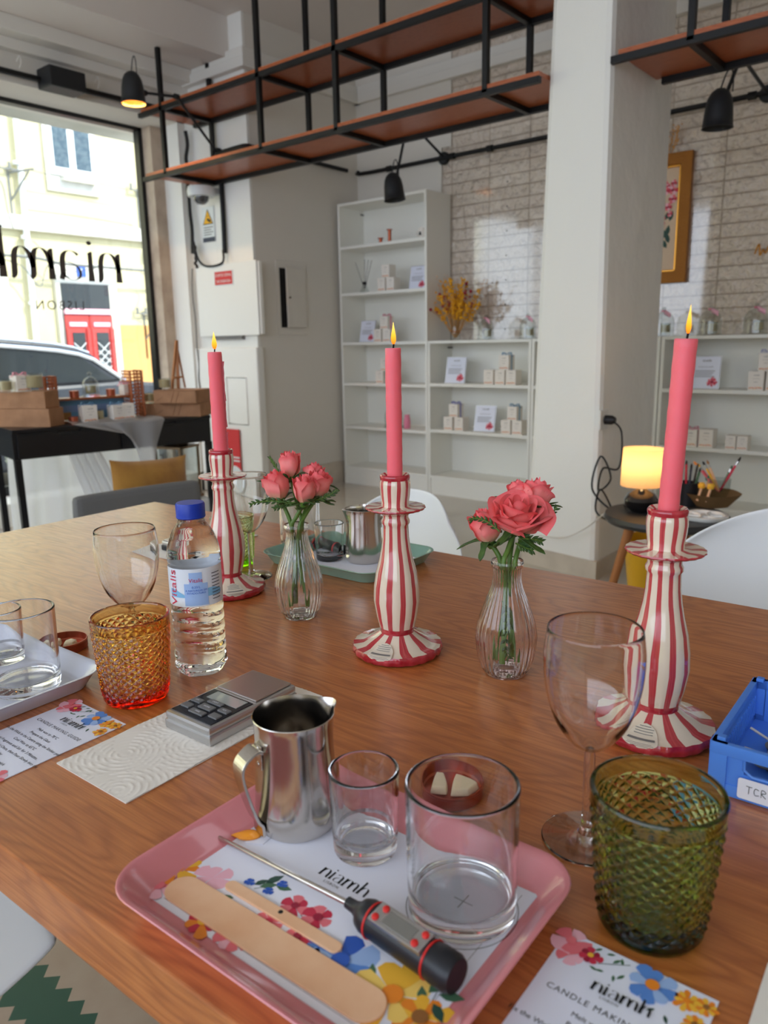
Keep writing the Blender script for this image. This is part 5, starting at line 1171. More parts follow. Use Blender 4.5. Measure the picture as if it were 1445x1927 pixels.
# candlesticks
cs_px = [(1224, 84)]
cbase = on_z(748, 1224, Z)
CP = profile(cbase, [(1205, 64), (1193, 42), (1186, 31.5), (1181, 31), (1176, 33.5), (1155, 39), (1126, 43.6), (1100, 42.5), (1075, 38.5), (1050, 31.5), (1030, 27.5), (1010, 25), (994, 24.3), (987, 24), (983, 26.7), (978, 26.9), (973, 24.2), (968, 24.5), (963, 31), (959, 45), (957, 54), (954.5, 56.7), (952.5, 56), (952, 50), (953, 36), (951, 26), (944, 25.8), (930, 28), (915, 29.3), (906, 28.9), (902, 27.6), (898, 28.8), (894.5, 28.6)])
foot = [(0, .001), (rad(cbase, 80), .001), (rad(cbase, 84), .004), (rad(cbase, 84.5), .008), (rad(cbase, 82), .011)]
prof = foot + CP
top_r, top_z = CP[-1]
prof += [(top_r * .93, top_z + .0015), (top_r * .72, top_z - .001), (top_r * .66, top_z - .01), (0, top_z - .011)]
def cs_red(i):
    r, z = prof[min(i, len(prof) - 1)]; zz = (prof[i][1] + prof[min(i + 1, len(prof) - 1)][1]) / 2
    nf = len(foot)
    if i < nf - 1 or i == nf - 1 and False: return M_redglaze
    k = i - nf
    if k in (2, 3): return M_redglaze
    if k in (19, 20, 21): return M_redglaze
    if k in (30, 31, 32): return M_redglaze
    return M_striped
csm = MB(); csm.lathe(prof, M_striped, 96, mod=lambda r, z, a: r * (1 + (.012 * math.cos(22 * a) if r > .03 and (z > .1 or z < .012) else .007 * math.cos(11 * a))), matf=cs_red)
csr = thing('candlestick', 'middle striped ceramic candlestick, between the two rose vases', 'candlestick', tuple(cbase), (0, 0, .3), 'red and cream striped ceramic candlesticks')
csm.build('ceramic_body', csr)
# paper sticker on the foot, following the slope
def foot_r(z):
    P_ = [foot[-1]] + CP[:3]
    for (r0, z0), (r1, z1) in zip(P_, P_[1:]):
        if z0 <= z <= z1: return r0 + (r1 - r0) * (z - z0) / (z1 - z0)
    return P_[0][0]
zc = (foot[-1][1] + CP[0][1]) * .5 + .0005
vd = math.atan2(-cbase.y, -cbase.x)         # direction to the photographer
def sticker_pt(a, s, off):                  # a: along the rim (m), s: up the slope (m)
    z = zc + s * .55; r = foot_r(z) + off; th = vd - .42 + a / foot_r(zc) - .3
    return (r * math.cos(th), r * math.sin(th), z + off * .8)
m = MB(); m.grid(lambda u, v: sticker_pt(.0115 * (2 * u - 1) * math.sqrt(max(0, 1 - (2 * v - 1) ** 2)), .0115 * (2 * v - 1), .0016), 16, 16, mat('sticker_paper', lin(226, 214, 196), .5)); m.build('round_sticker', csr)
m = MB(); rd = random.Random(8)
for k in range(8):
    v = -.0085 + .0024 * k; w = .95 * math.sqrt(.0115 ** 2 - v * v) * rd.uniform(.7, .95)
    m.grid(lambda a, b, v=v, w=w: sticker_pt(-w + 2 * w * a, v + .0006 * b, .0020), 8, 1, M_greyink)
m.build('sticker_text', csr)
rb_ = on_z(1231, 1374, Z); lb_ = on_z(432, 1112, Z)
dup(csr, 'right striped ceramic candlestick, behind the empty wine glass', tuple(rb_), (0, 0, .15)); dup(csr, 'left striped ceramic candlestick, behind the water bottle', tuple(lb_), (0, 0, 1.1))
# taper candles
def taper(label, base, top_px, hw_top, hw_bot, tilt=(0, 0), drips=0, seed=1):
    zb = base[2] + top_z - .0105; zt = z_at(base, top_px); L = zt - zb
    t = thing('taper_candle', label, 'candle', (base[0], base[1], zb), (tilt[0], tilt[1], 0), 'pink taper candles'); m = MB(); rd = random.Random(seed)
    rb, rt_ = rad(base, hw_bot, zb), rad(base, hw_top, zt); n = 26
    pr = [(0, 0)] + [(rb + (rt_ - rb) * i / n + .00018 * math.sin(i * 1.9 + seed), L * i / n) for i in range(n + 1)] + [(rt_ * .93, L + .0012), (rt_ * .7, L - .0005), (rt_ * .3, L - .003), (0, L - .0032)]
    m.lathe(pr, M_candle, 40, mod=lambda r, z, a: r * (1 + .012 * math.cos(3 * a + seed) + .006 * math.cos(5 * a + z * 60)))
    if drips:
        for (a, z0, z1, w) in ((0.0, .92, .55, .0016), (.12, .6, .3, .0012), (-.05, .25, .02, .0016), (2.4, .98, .8, .0012)):
            aa = a + math.atan2(rt.y, rt.x); P_ = [((rt_ + .0003) * math.cos(aa + .03 * math.sin(k)), (rt_ + .0003) * math.sin(aa + .03 * math.sin(k)), L * (z0 + (z1 - z0) * k / 7)) for k in range(8)]
            m.tube(P_, [w * 1.6, w * .8, w, w * .7, w * .9, w * .8, w * 1.1, w * 1.4], M_candle, 8)
    m.build('wax_body', t)
    m = MB(); m.tube(smooth_path([(0, 0, L - .004), (.0006, 0, L + .003), (.0012, .0005, L + .0075)], 3), .0009, M_wick, 6); m.build('wick', t)
    m = MB(); s = rad(base, 5.4, zt); m.lathe([(0, 0), (s * .55, .001), (s * .95, .004), (s, .0065), (s * .78, .011), (s * .42, .016), (s * .14, .0205), (0, .022)], M_flame, 16, T(.0008, 0, L + .0045) @ Matrix.Diagonal((.9, .9, .8 + .25, 1)))
    m.build('flame', t); return t
taper('lit pink taper candle in the middle candlestick', cbase, 657, 15.1, 14.6, seed=1)
taper('lit pink taper candle in the right candlestick, leaning slightly', rb_, 640, 21, 18.6, tilt=(.0, .0), seed=3)
rc = [o for o in COL.objects if o.get('label', '').startswith('lit pink taper candle in the right')][0]
vw = Vector((rb_.x, rb_.y, 0)).normalized(); rc.rotation_mode = 'QUATERNION'
from mathutils import Quaternion
rc.rotation_quaternion = Quaternion(Vector((vw.x, vw.y, 0)), math.radians(2.2))
taper('lit pink taper candle with wax drips in the left candlestick', lb_, 664, 13.3, 13.2, drips=1, seed=5)

# water bottle
bb = on_z(380, 1257, Z); BPt = profile(bb, [(1252, 47), (1244, 48.5), (1140, 49), (1127, 48.5), (1058, 48.2), (1048, 49.6), (1038, 49.2), (1024, 47), (1010, 43), (997, 36.5), (986, 29.5), (980, 25.5), (972, 24)])
bt = thing('water_bottle', 'clear plastic bottle of mineral water with a blue cap', 'bottle', tuple(bb), (0, 0, 0))
zl0, zl1 = BPt[3][1], BPt[4][1]; Rl = BPt[3][0]; zs = BPt[1][1]
pf = [(0, .004), (Rl * .55, .0035), (Rl * .8, .0), (Rl * .93, .003)] + [(BPt[1][0], BPt[1][1])]
n = 44
for i in range(1, n): pf.append((Rl * 1.0, zs + (zl0 - .003 - zs) * i / n))
pf += [(Rl * .985, zl0 - .001), (Rl * .985, zl1 + .001)]
P_ = [Vector((a, b, 0)) for a, b in BPt[5:]]; pf += [(p.x, p.y) for p in smooth_path([(Rl * .99, zl1 + .003, 0)] + [tuple(p) for p in P_], 6)]
pf += [(BPt[-1][0], BPt[-1][1] + .004), (0, BPt[-1][1] + .004)]
def bmod(r, z, a):
    if z < .012: return r * (1 + .05 * math.cos(5 * a) * (1 - z / .012)) if r > .01 else r
    if z < zl0 - .004:
        k = min(1, (zl0 - .004 - z) / .006); f = math.sin(z * 560 + 1.3 * math.sin(a + 1) + .9 * math.sin(2 * a)); return r * (1 - .055 * k * max(0, f) ** 1.5 + .0 * k)
    if z > zl1 + .004:
        k = min(1, (z - zl1 - .004) / .01) * max(0, 1 - (z - zl1) / .055); f = math.sin((z * 300) + 3.0 * math.sin(a * .5 + 1) * 2 + a * 2); return r * (1 - .035 * k * max(0, f))
    return r
m = MB(); m.lathe(pf, M_pet, 96, mod=bmod); m.build('filled_body', bt)
zc0, zc1 = z_at(bb, 973) - bb.z, z_at(bb, 945) - bb.z; rcp = rad(bb, 26.8, bb.z + zc0)
m = MB(); m.lathe([(0, zc0), (rcp * .98, zc0), (rcp * 1.02, zc0 + .001), (rcp, zc0 + .003), (rcp, zc1 - .002), (rcp * .94, zc1), (0, zc1)], M_capblue, 90, mod=lambda r, z, a: r * (1 + (.012 * math.cos(45 * a) if zc0 + .003 < z < zc1 - .001 and r > .01 else 0))); m.build('cap', bt)
m = MB(); m.lathe([(rcp * .98, zc0 - .006), (rcp * .98, zc0 - .001)], M_tglass, 40); m.lathe([(rcp * .95, zc0 - .0075), (rcp * 1.06, zc0 - .0068), (rcp * .95, zc0 - .006)], M_tglass, 40); m.build('neck_ring', bt)
M_lab = mat('bottle_label', lin(226, 232, 240), .4)
m = MB(); RL = Rl * 1.0; m.lathe([(RL, zl0), (RL, zl1)], M_lab, 96); m.build('paper_label', bt)
bd_ = math.atan2(-bb.y, -bb.x); HL = zl1 - zl0
def onlab(x, z, off=.0003): a = bd_ + x / RL; return ((RL + off) * math.cos(a), (RL + off) * math.sin(a), zl0 + z)
m = MB()
m.grid(lambda u, v: onlab(-.03 + .06 * u, HL * (.25 + .22 * v * abs(math.cos(u * 4.2)))), 40, 3, PRINT['skyblue']); m.grid(lambda u, v: onlab(-.012 + .024 * u, HL * (.04 + .58 * v), .0005), 10, 6, PRINT['paleblue'])
m.grid(lambda u, v: onlab(-.0065 + .013 * u, HL * (.55 + .36 * v), .0005), 8, 4, PRINT['paleblue'])
m.text('Vitalis', .0058, PRINT['red'], Matrix(), warp=lambda v: Vector(onlab(v.x, HL * .66 + v.y, .0008)))
m.text('0.33 L', .0034, PRINT['deepblue'], Matrix(), warp=lambda v: Vector(onlab(v.x, HL * .5 + v.y, .0008)))
m.text('A NATUREZA EM\nESTADO PURO', .0028, PRINT['deepblue'], Matrix(), warp=lambda v: Vector(onlab(v.x, HL * .42 + v.y, .0008)))
m.text('Vitalis', .0165, PRINT['red'], Matrix(), warp=lambda v: Vector(onlab(-.0215 - v.y * .75, HL * .5 + v.x * .98, .0006)))
for k in range(9): m.grid(lambda u, v, k=k: onlab(.017 + .011 * u, HL * (.14 + .085 * k + .02 * v), .0006), 5, 1, PRINT['navy'])
m.build('label_print', bt)

# tumblers with a diamond relief
def tumbler(name, label, cat, base, Rr, Rb, H, m_, n=24, rows=9, amp=.0013, wall=.0032, floor_=.010, group=None, seg=240, nz=84):
    t = thing(name, label, cat, tuple(base), (0, 0, 0), group)
    def R_(z): return Rb + (Rr - Rb) * (z / H) ** .9
    z0, z1 = .009, H * .86; pf = [(0, .0012), (Rb * .7, .001), (Rb * .88, .0), (Rb * .97, .002), (R_(.005), .005)]
    pf += [(R_(z), z) for z in [z0 + (z1 - z0) * i / nz for i in range(nz + 1)]] + [(R_(z1) + .0006, z1 + .0012), (R_(z1) + .0004, z1 + .003), (R_(H * .95), H * .95), (Rr, H - .0015), (Rr - .0006, H - .0003), (Rr - wall * .5, H), (Rr - wall + .0004, H - .0006), (Rr - wall, H - .002)]
    pf += [(R_(z) - wall, z) for z in (H * .9, H * .7, H * .5, H * .3, floor_ + .008)] + [(R_(floor_) - wall - .001, floor_ + .003), (R_(floor_) - wall - .005, floor_), (0, floor_)]
    p = (z1 - z0) / rows; inner = set()
    def mod(r, z, a):
        if not (z0 < z < z1) or r < R_(z) - wall * .5: return r
        u = n * a / (2 * PI); v = (z - z0) / p
        tri = lambda x: abs((x % 1) - .5) * 2
        f = min(1 - abs(1 - 2 * ((u + v) % 1)) * 1.0, 1 - abs(1 - 2 * ((u - v) % 1)))
        return r + amp * min(1, f * 1.25) - .0003
    m = MB(); m.lathe(pf, m_, seg, mod=mod, smooth=False); m.build('glass_body', t); return t
ab = on_z(258, 1312, Z); HA = z_at(ab, 1155) - ab.z; RRa = rad(ab, 73, ab.z + HA)
gb_ = on_z(1222, 1737, Z); HG = z_at(gb_, 1483) - gb_.z; RRg = rad(gb_, 125, gb_.z + HG)
tumbler('amber_tumbler', 'amber diamond-cut glass tumbler in front of the water bottle', 'glass', ab, RRa, rad(ab, 58), HA, M_amber)
tumbler('green_tumbler', 'large olive green diamond-cut tumbler at lower right', 'glass', gb_, RRg, rad(gb_, 94), HG, M_olive)
lg = on_z(442, 1062, Z); HL_ = z_at(lg, 972) - lg.z; tumbler('lime_tumbler', 'lime green diamond-cut tumbler behind the left candlestick', 'glass', lg, rad(lg, 42, lg.z + HL_), rad(lg, 34), HL_, M_lime, seg=160, nz=50)

# wine glasses
wb0 = on_z(1103, 1578, Z)
WP = profile(wb0, [(1412, 9), (1408, 17), (1393, 39), (1362, 64), (1331, 78), (1300, 87), (1270, 92), (1233, 94), (1208, 92), (1182, 88.6)])
zb_ = WP[0][1]; rf = rad(wb0, 83)
pf = [(0, .0004), (rf * .985, .0002), (rf, .001), (rf * .98, .0018), (rf * .5, .003), (rf * .2, .0055), (rad(wb0, 12), .009), (rad(wb0, 10), .016), (rad(wb0, 9.6), zb_ * .5), (rad(wb0, 10), zb_ - .006)] + [tuple(p)[:2] for p in smooth_path([(r, z, 0) for r, z in WP], 4)]
inn = [(max(r - .0011, 0), z + (.0014 if i < 4 else 0)) for i, (r, z) in enumerate(WP)][::-1]
pf += [(WP[-1][0] - .0004, WP[-1][1] + .0005), (WP[-1][0] - .0009, WP[-1][1] + .0002)] + [tuple(p)[:2] for p in smooth_path([(r, z, 0) for r, z in inn[:-1]], 4)][1:] + [(0, WP[1][1] + .001)]
wg_ = thing('wine_glass', 'empty wine glass in front of the right candlestick', 'wine glass', tuple(wb0), group='empty wine glasses')
m = MB(); m.lathe(pf, M_glass, 96); m.build('glass_body', wg_)
# the same glass, standing left behind the amber tumbler
def solve_base(px, py_rim, h):           # where a glass of height h stands if its rim centre is seen at the pixel
    p = on_z(px, py_rim, TAB + h); return (p.x, p.y, Z)
hwg = WP[-1][1]
dup(wg_, 'empty wine glass behind the amber tumbler', solve_base(234, 996, hwg)); dup(wg_, 'empty wine glass half hidden behind the left candlestick', solve_base(463, 894, hwg))

# ribbed bud vases and roses
def budvase(label, px, py, pts, m_):
    b = on_z(px, py, Z); t = thing('bud_vase', label, 'vase', tuple(b), group='ribbed glass bud vases')
    P_ = profile(b, pts); sp_ = [tuple(p)[:2] for p in smooth_path([(r, z, 0) for r, z in P_], 5)]
    rb0 = P_[0][0]; wl_ = .0018; top = P_[-1]
    pf = [(0, .002), (rb0 * .6, .0015), (rb0 * .9, 0), (rb0, .002)] + sp_[1:] + [(top[0] * .97, top[1] + .0012), (top[0] * .8, top[1] + .0006)]
    pf += [(max(.002, r - wl_), z) for r, z in sp_[::-1][4:-3]] + [(rb0 * .6, .008), (0, .007)]
    zr0, zr1 = .006, P_[-3][1]
    m = MB(); m.lathe(pf, m_, 168, mod=lambda r, z, a: r * (1 + (.022 * math.cos(28 * a) if (zr0 < z < zr1) else 0))); m.build('glass_body', t)
    return t, b, P_
v1, b1, P1 = budvase('clear ribbed bud vase left of the middle candlestick', 565, 1158, [(1160, 28), (1150, 34), (1130, 41), (1100, 45), (1075, 41), (1050, 32), (1030, 25), (1010, 20.5), (1000, 20.5), (996, 22.5), (992, 24), (988, 23.8)], M_glass)
v2, b2, P2 = budvase('pale pink ribbed bud vase right of the middle candlestick', 951, 1264, [(1266, 36), (1256, 43), (1235, 51), (1200, 56.2), (1175, 54), (1150, 46.5), (1125, 37), (1105, 29.5), (1085, 26), (1070, 26.5), (1064, 29.5), (1060, 31), (1056, 30.5)], M_vasepink)
def rose(label, base, zneck, px, py, dd, R_, H, tilt, openn=0., n=14, seed=0, hold='', stem_a=0):
    """bloom centre seen at the pixel, dd metres nearer (-) or farther (+) than the vase"""
    rd = random.Random(seed); dpt = depth(base + Vector((0, 0, .1))) + dd; c = O3 + sight(px, py) * dpt
    t = thing('rose', label, 'rose', tuple(c), group='coral roses in ' + hold)
    up = Vector((tilt[0] * rt.x + tilt[1] * fw.x, tilt[0] * rt.y + tilt[1] * fw.y, 1)).normalized(); Q = up.to_track_quat('Z', 'Y').to_matrix().to_4x4()
    m = MB(); m.attr = []
    nu, nv = 12, 14
    for i in range(n):
        s = i / (n - 1); phi = i * 2.399 + seed; r0 = R_ * (.16 + .84 * s ** .8); w = 1.25 - .35 * s; hh_ = H * (1.0 - .10 * s - .30 * openn * s); curl = (.10 + .9 * s) * (.16 + .62 * openn) * R_; wob = rd.uniform(0, 6)
        lean = .35 * openn * s
        for jv in range(nv + 1):
            for iu in range(nu + 1):
                u = iu / nu * 2 - 1; v = jv / nv
                env = (math.sin(min(1, v * 1.5) * PI / 2)) ** .75
                squeeze = 1 - (.26 * (1 - openn) * max(0, v - .5) / .5) * (1 - .35 * s)
                tip = 1 - .26 * abs(u) ** 2.4 - .05 * max(0, 1 - abs(u) * 4) * (seed % 2)
                cr = curl * max(0, (v - .62) / .38) ** 1.7 * (.85 + .18 * u * u)
                r = r0 * (.12 + .88 * env) * squeeze + cr + lean * r0 * v + .0011 * math.sin(5 * u + wob) * v * s + .0007 * i / n
                z = -H * .5 + hh_ * v * tip - cr * .55 + .0012 * math.sin(4 * u + wob) * v
                a = phi + u * w * (1 - .25 * v ** 3 * 0) * (.55 + .45 * math.sin(min(1, .25 + v * 1.1) * PI / 2))
                rr = r * (1 - .05 * (1 - u * u) * 0 + .045 * abs(u) ** 3)
                m.v.append(tuple(Q @ Vector((rr * math.cos(a), rr * math.sin(a), z)))); m.attr.append((v, u, s))
        k0 = i * (nu + 1) * (nv + 1); im = m.mi(M_rose)
        for jv in range(nv):
            for iu in range(nu):
                q = k0 + jv * (nu + 1) + iu; m.f.append((q, q + 1, q + nu + 2, q + nu + 1)); m.m.append(im); m.sm.append(True)
    m.build('bloom', t)
    foot_ = Q @ Vector((0, 0, -H * .5))
    m = MB(); m.lathe([(0, -.006), (.003, -.006), (.0048, -.002), (.0055, .003), (.003, .006)], M_stem, 12, T(*foot_) @ Q)
    nk = Vector((base.x, base.y, base.z + zneck)) - c + Vector((.007 * math.cos(stem_a), .007 * math.sin(stem_a), 0)); bt_ = Vector((base.x, base.y, base.z + .014)) - c - Vector((.012 * math.cos(stem_a), .012 * math.sin(stem_a), 0))
    m.tube(smooth_path([foot_, foot_ * .35 + nk * .65 + Vector((0, 0, .012)) * .3, nk, nk * .5 + bt_ * .5, bt_], 6), .0026, M_stem, 10); m.build('stem', t)
    m = MB()
    for k in range(5):
        a = seed * 1.3 + k * 2 * PI / 5 + rd.uniform(-.3, .3); L = rd.uniform(.022, .042); dr = rd.uniform(-.3, .8)
        def sf(u, v, a=a, L=L, dr=dr):
            x = .004 + L * u; w = .0042 * (1 - u) ** .7 * (.55 + u) * 1.6 * (1 + .25 * math.sin(9 * u)); z = -.001 + .006 * u - dr * .016 * u * u + .004 * math.sin(3 * u + k)
            y = (v - .5) * 2 * w; return tuple(Q @ Vector((x * math.cos(a) - y * math.sin(a), x * math.sin(a) + y * math.cos(a), -H * .5 + z + abs(y) * .4)))
        m.grid(sf, 8, 2, M_leaf)
    m.build('sepals', t, solid=.0006)
    return t
zn1 = P1[-1][1] - .004; zn2 = P2[-1][1] - .004
g1, g2 = 'the clear bud vase', 'the pale pink bud vase'
k1 = rad(b1, 1, b1.z + .19); k2_ = rad(b2, 1, b2.z + .19)
rose('topmost rosebud in the left vase', b1, zn1, 545, 873, .012, 20 * k1, 56 * k1, (-.05, 0), .1, 12, 1, g1, 1.0)
rose('leftmost rosebud in the left vase, yellowish at its base', b1, zn1, 521, 912, -.006, 23 * k1, 62 * k1, (-.22, 0), .18, 13, 2, g1, 3.4)
rose('rear right rosebud in the left vase, pointed and darker', b1, zn1, 590, 893, .02, 19 * k1, 52 * k1, (.12, .1), .1, 12, 3, g1, .2)
rose('front rosebud in the left vase, nearest and palest', b1, zn1, 571, 921, -.022, 20 * k1, 58 * k1, (.03, -.1), .12, 12, 4, g1, 4.6)
rose('rightmost opening rose in the left vase', b1, zn1, 600, 909, -.002, 23 * k1, 58 * k1, (.2, 0), .22, 13, 5, g1, 6.0)
rose('large fully open rose in the right vase', b2, zn2, 974, 966, -.012, 45 * k2_, 80 * k2_, (.05, -.38), .55, 22, 6, g2, 4.7)
rose('left rosebud in the right vase, lower than the others', b2, zn2, 913, 989, -.002, 27 * k2_, 72 * k2_, (-.3, 0), .2, 14, 7, g2, 3.3)
rose('upper right rose in the right vase', b2, zn2, 1010, 928, .02, 28 * k2_, 62 * k2_, (.3, .1), .3, 14, 8, g2, .6)
rose('small rosebud peeping out behind the open rose in the right vase', b2, zn2, 975, 925, .028, 20 * k2_, 50 * k2_, (.0, .1), .1, 11, 9, g2, 1.8)
def leafspray(label, base, pts, lw, seed, dd=0, grp='rose leaves at the vase necks'):
    dpt = depth(base + Vector((0, 0, .1))) + dd; P_ = [O3 + sight(a, b) * dpt for a, b in pts]; t = MB(); path = smooth_path(P_, 6); t.tube(path, .0008, M_stem, 5); rd = random.Random(seed)
    n = len(path)
    for i in range(2, n - 1, 2):
        for s in (-1, 1):
            d = (path[i + 1] - path[i]).normalized(); side = d.cross(Vector((0, 0, 1)).cross(d).normalized() if False else fw).normalized() * s; L = lw * rd.uniform(.7, 1.1) * (1 - .5 * i / n)
            p0 = path[i]; dirn = (d * .9 + side * .55).normalized()
            t.grid(lambda u, v, p0=p0, dirn=dirn, d=d, L=L, side=side: tuple(p0 + dirn * L * u + side.cross(dirn).normalized() * .0015 * math.sin(3 * u) + (dirn.cross(fw)).normalized() * (v - .5) * .36 * L * math.sin(PI * min(1, u + .05)) ** .8), 6, 2, M_leaf)
    o = t.build('rose_leaf', solid=.0004); o.data.transform(Matrix.Translation(-P_[0])); o.location = P_[0]; return tag(o, label, 'leaf', grp)
leafspray('long leaf spray pointing left from the left vase', b1, [(548, 948), (520, 943), (490, 944), (470, 950)], .011, 1, -.01); leafspray('leaf spray rising at upper left of the left roses', b1, [(530, 905), (520, 880), (512, 868), (507, 860)], .007, 2, .01)
leafspray('leaf spray pointing right from the left vase', b1, [(575, 948), (600, 940), (620, 932), (634, 922)], .011, 3, -.01); leafspray('drooping leaf below the left rosebud', b1, [(555, 945), (535, 950), (515, 958)], .011, 4, -.014)
leafspray('leaf spray pointing up right from the right vase', b2, [(985, 1010), (1010, 985), (1030, 972), (1048, 955)], .012, 5, -.006); leafspray('leaf spray pointing right from the right vase', b2, [(975, 1015), (1000, 1015), (1020, 1020)], .012, 6, -.01)
leafspray('thin leaf spray arching over the left bud of the right vase', b2, [(940, 1000), (918, 982), (895, 975), (884, 980)], .009, 7, -.03); leafspray('leaf spray at lower right of the right vase', b2, [(970, 1022), (985, 1030), (1003, 1036)], .012, 8, -.012)
leafspray('dark leaf tip behind the upper right rose', b2, [(1005, 960), (1020, 940), (1035, 930)], .010, 9, .02)
leafspray('submerged leaves inside the right vase', b2, [(945, 1130), (955, 1170), (950, 1215), (958, 1240)], .012, 10, 0); 

# ------------------------------------------------------------------ trays and the candle-making sets
def rrect(x0, y0, x1, y1, r, n=8):
    out = []
    for cx_, cy_, a0 in ((x1 - r, y1 - r, 0), (x0 + r, y1 - r, 90), (x0 + r, y0 + r, 180), (x1 - r, y0 + r, 270)):
        for k in range(n + 1): a = math.radians(a0 + 90 * k / n); out.append((cx_ + r * math.cos(a), cy_ + r * math.sin(a)))
    return out
def tray(label, x0, y0, x1, y1, m_, h=.019, rz=TA, group='melamine serving trays'):
    cx_, cy_ = (x0 + x1) / 2, (y0 + y1) / 2; w, d = (x1 - x0) / 2, (y1 - y0) / 2
    t = thing('serving_tray', label, 'tray', (cx_, cy_, Z), (0, 0, rz), group); m = MB()
    rings = []
    for ins, z, r in ((.016, 0, .018), (.0135, .0004, .02), (.004, h * .8, .027), (.0012, h * .93, .029), (0, h * .97, .03), (.0004, h, .03), (.0022, h * 1.0, .028), (.0042, h * .93, .026), (.0065, h * .8, .025), (.0155, .0046, .018), (.018, .003, .016), (.022, .0028, .014)):
        rings.append([(x, y, z) for x, y in rrect(-w + ins, -d + ins, w - ins, d - ins, max(r - 0, .004))])
    n = len(rings[0]); vs = [p for r_ in rings for p in r_]; fs = []
    for i in range(len(rings) - 1):
        for k in range(n): k2 = (k + 1) % n; fs.append((i * n + k, i * n + k2, (i + 1) * n + k2, (i + 1) * n + k))
    fs.append(tuple(range(n))[::-1]); fs.append(tuple((len(rings) - 1) * n + k for k in range(n)))
    m.add(vs, fs, m_, True); m.build('tray_body', t); return t
TF = .0028                       # height of a tray's inner floor over its underside
pt = tray('pink melamine tray with the candle-making set in the foreground', -.4085, .2065, -.171, .396, M_pink_t)
PM = Matrix.Translation(pt.location) @ RZ(TA); PI_ = PM.inverted()
ZF = Z + TF
def tloc(px, py, z=None): return PI_ @ on_z(px, py, (z if z is not None else ZF + .0004))
# printed paper mat
pa = thing('paper_mat', 'white paper mat printed with flowers and the logo, lying in the pink tray', 'paper', tuple(PM @ Vector((0, 0, TF + .0001))), (0, 0, TA))
W0, W1, H0, H1 = -.0985, .0965, -.0715, .0735
m = MB(); m.box((W0, H0, 0), (W1, H1, .0003), M_paper); m.build('sheet', pa)
zp = .00034
def pl(px, py): q = tloc(px, py, ZF + .0005); return q.x, q.y
m = MB(); I4 = Matrix()
def fl_at(px, py, rpx, col, n=8, ctr=None, seed=1, zz=0): x, y = pl(px, py); flower_print(m, x, y, rpx, col, I4, n, zp + zz, ctr, .2, seed)
Y_, O_ = PRINT['yellow'], PRINT['orange']
fl_at(335, 1634, .016, [Y_, O_, Y_], 12, O_, 1); fl_at(300, 1668, .013, [PRINT['palepink'], PRINT['pink']], 7, PRINT['pink'], 2, .0003); fl_at(400, 1652, .013, [PRINT['palepink']], 6, None, 3)
fl_at(382, 1735, .012, [PRINT['red'], O_], 8, Y_, 4); fl_at(440, 1765, .012, [PRINT['pink'], PRINT['palepink']], 7, PRINT['red'], 5)
fl_at(555, 1705, .009, [PRINT['pink'], PRINT['red']], 6, PRINT['crimson'], 6); fl_at(598, 1727, .011, [PRINT['pink'], PRINT['red']], 6, PRINT['crimson'], 7); fl_at(560, 1762, .009, [PRINT['red'], PRINT['pink']], 6, PRINT['crimson'], 8); fl_at(505, 1735, .009, [PRINT['pink']], 6, PRINT['red'], 12)
fl_at(640, 1808, .020, [PRINT['blue'], PRINT['paleblue'], PRINT['deepblue']], 7, PRINT['deepblue'], 9); fl_at(600, 1782, .009, [PRINT['deepblue'], PRINT['blue']], 5, None, 10)
fl_at(738, 1872, .022, [Y_, mat('print_lightyellow', lin(250, 212, 110), .55), Y_], 8, O_, 11); fl_at(790, 1915, .016, [O_, Y_], 9, PRINT['brown'], 13)
for px, py, L, a, c_ in ((478, 1665, .010, 1.1, 'darkleaf'), (488, 1668, .012, .75, 'leaf'), (500, 1662, .013, 1.2, 'darkleaf'), (520, 1668, .011, .3, 'leaf'), (460, 1690, .010, 2.6, 'darkleaf'), (440, 1690, .010, 3.6, 'leaf'), (806, 1868, .016, 1.3, 'leaf'), (826, 1872, .014, .4, 'leaf'), (815, 1888, .013, -.6, 'darkleaf'), (795, 1890, .012, 2.2, 'leaf'), (700, 1840, .01, 2.2, 'leaf')):
    x, y = pl(px, py); leaf_print(m, x, y, L, a, PRINT[c_], I4, zp + .0001)
for px, py in ((505, 1677), (532, 1664), (470, 1660)):
    x, y = pl(px, py); flower_print(m, x, y, .0035, PRINT['deepblue'], I4, 5, zp + .0002)
for a_, b_ in (((478, 1672), (530, 1665)), ((540, 1738), (560, 1752)), ((548, 1736), (574, 1756)), ((800, 1905), (822, 1868)), ((588, 1742), (566, 1722))):
    (x0, y0), (x1, y1) = pl(*a_), pl(*b_); m.rbar((x0, y0, zp), (x1, y1, zp), .0005, PRINT['darkleaf'], .00005)
m.build('printed_flowers', pa)
m = MB(); x, y = pl(600, 1644); x2, y2 = pl(690, 1682)
lw_ = math.hypot(x2 - x, y2 - y); logo(m, M_ink, T(x, y + .0, zp + .0001), lw_ / 5.0, 'LISBON', .17); m.build('printed_logo', pa)
bgb = on_z(869, 1706, ZF + .0005)
m = MB(); q = PI_ @ bgb; m.tube([(q.x + .034 * math.cos(t), q.y + .034 * math.sin(t), zp) for t in [2 * PI * k / 64 for k in range(64)]], .00022, M_ink, 4, closed=True)
x, y = q.x + .001, q.y + .0; m.rbar((x - .0065, y, zp), (x + .0065, y, zp), .0005, M_ink, .00006); m.rbar((x, y - .0065, zp), (x, y + .0065, zp), .0005, M_ink, .00006)
m.rbar((W1 - .008, H0 + .006, zp), (W1 - .008, H1 - .006, zp), .0003, M_greyink, .00005); m.rbar((W0 + .008, H0 + .005, zp), (W1 - .008, H0 + .005, zp), .0003, M_greyink, .00005); m.build('printed_guides', pa)
ZP = ZF + .0006

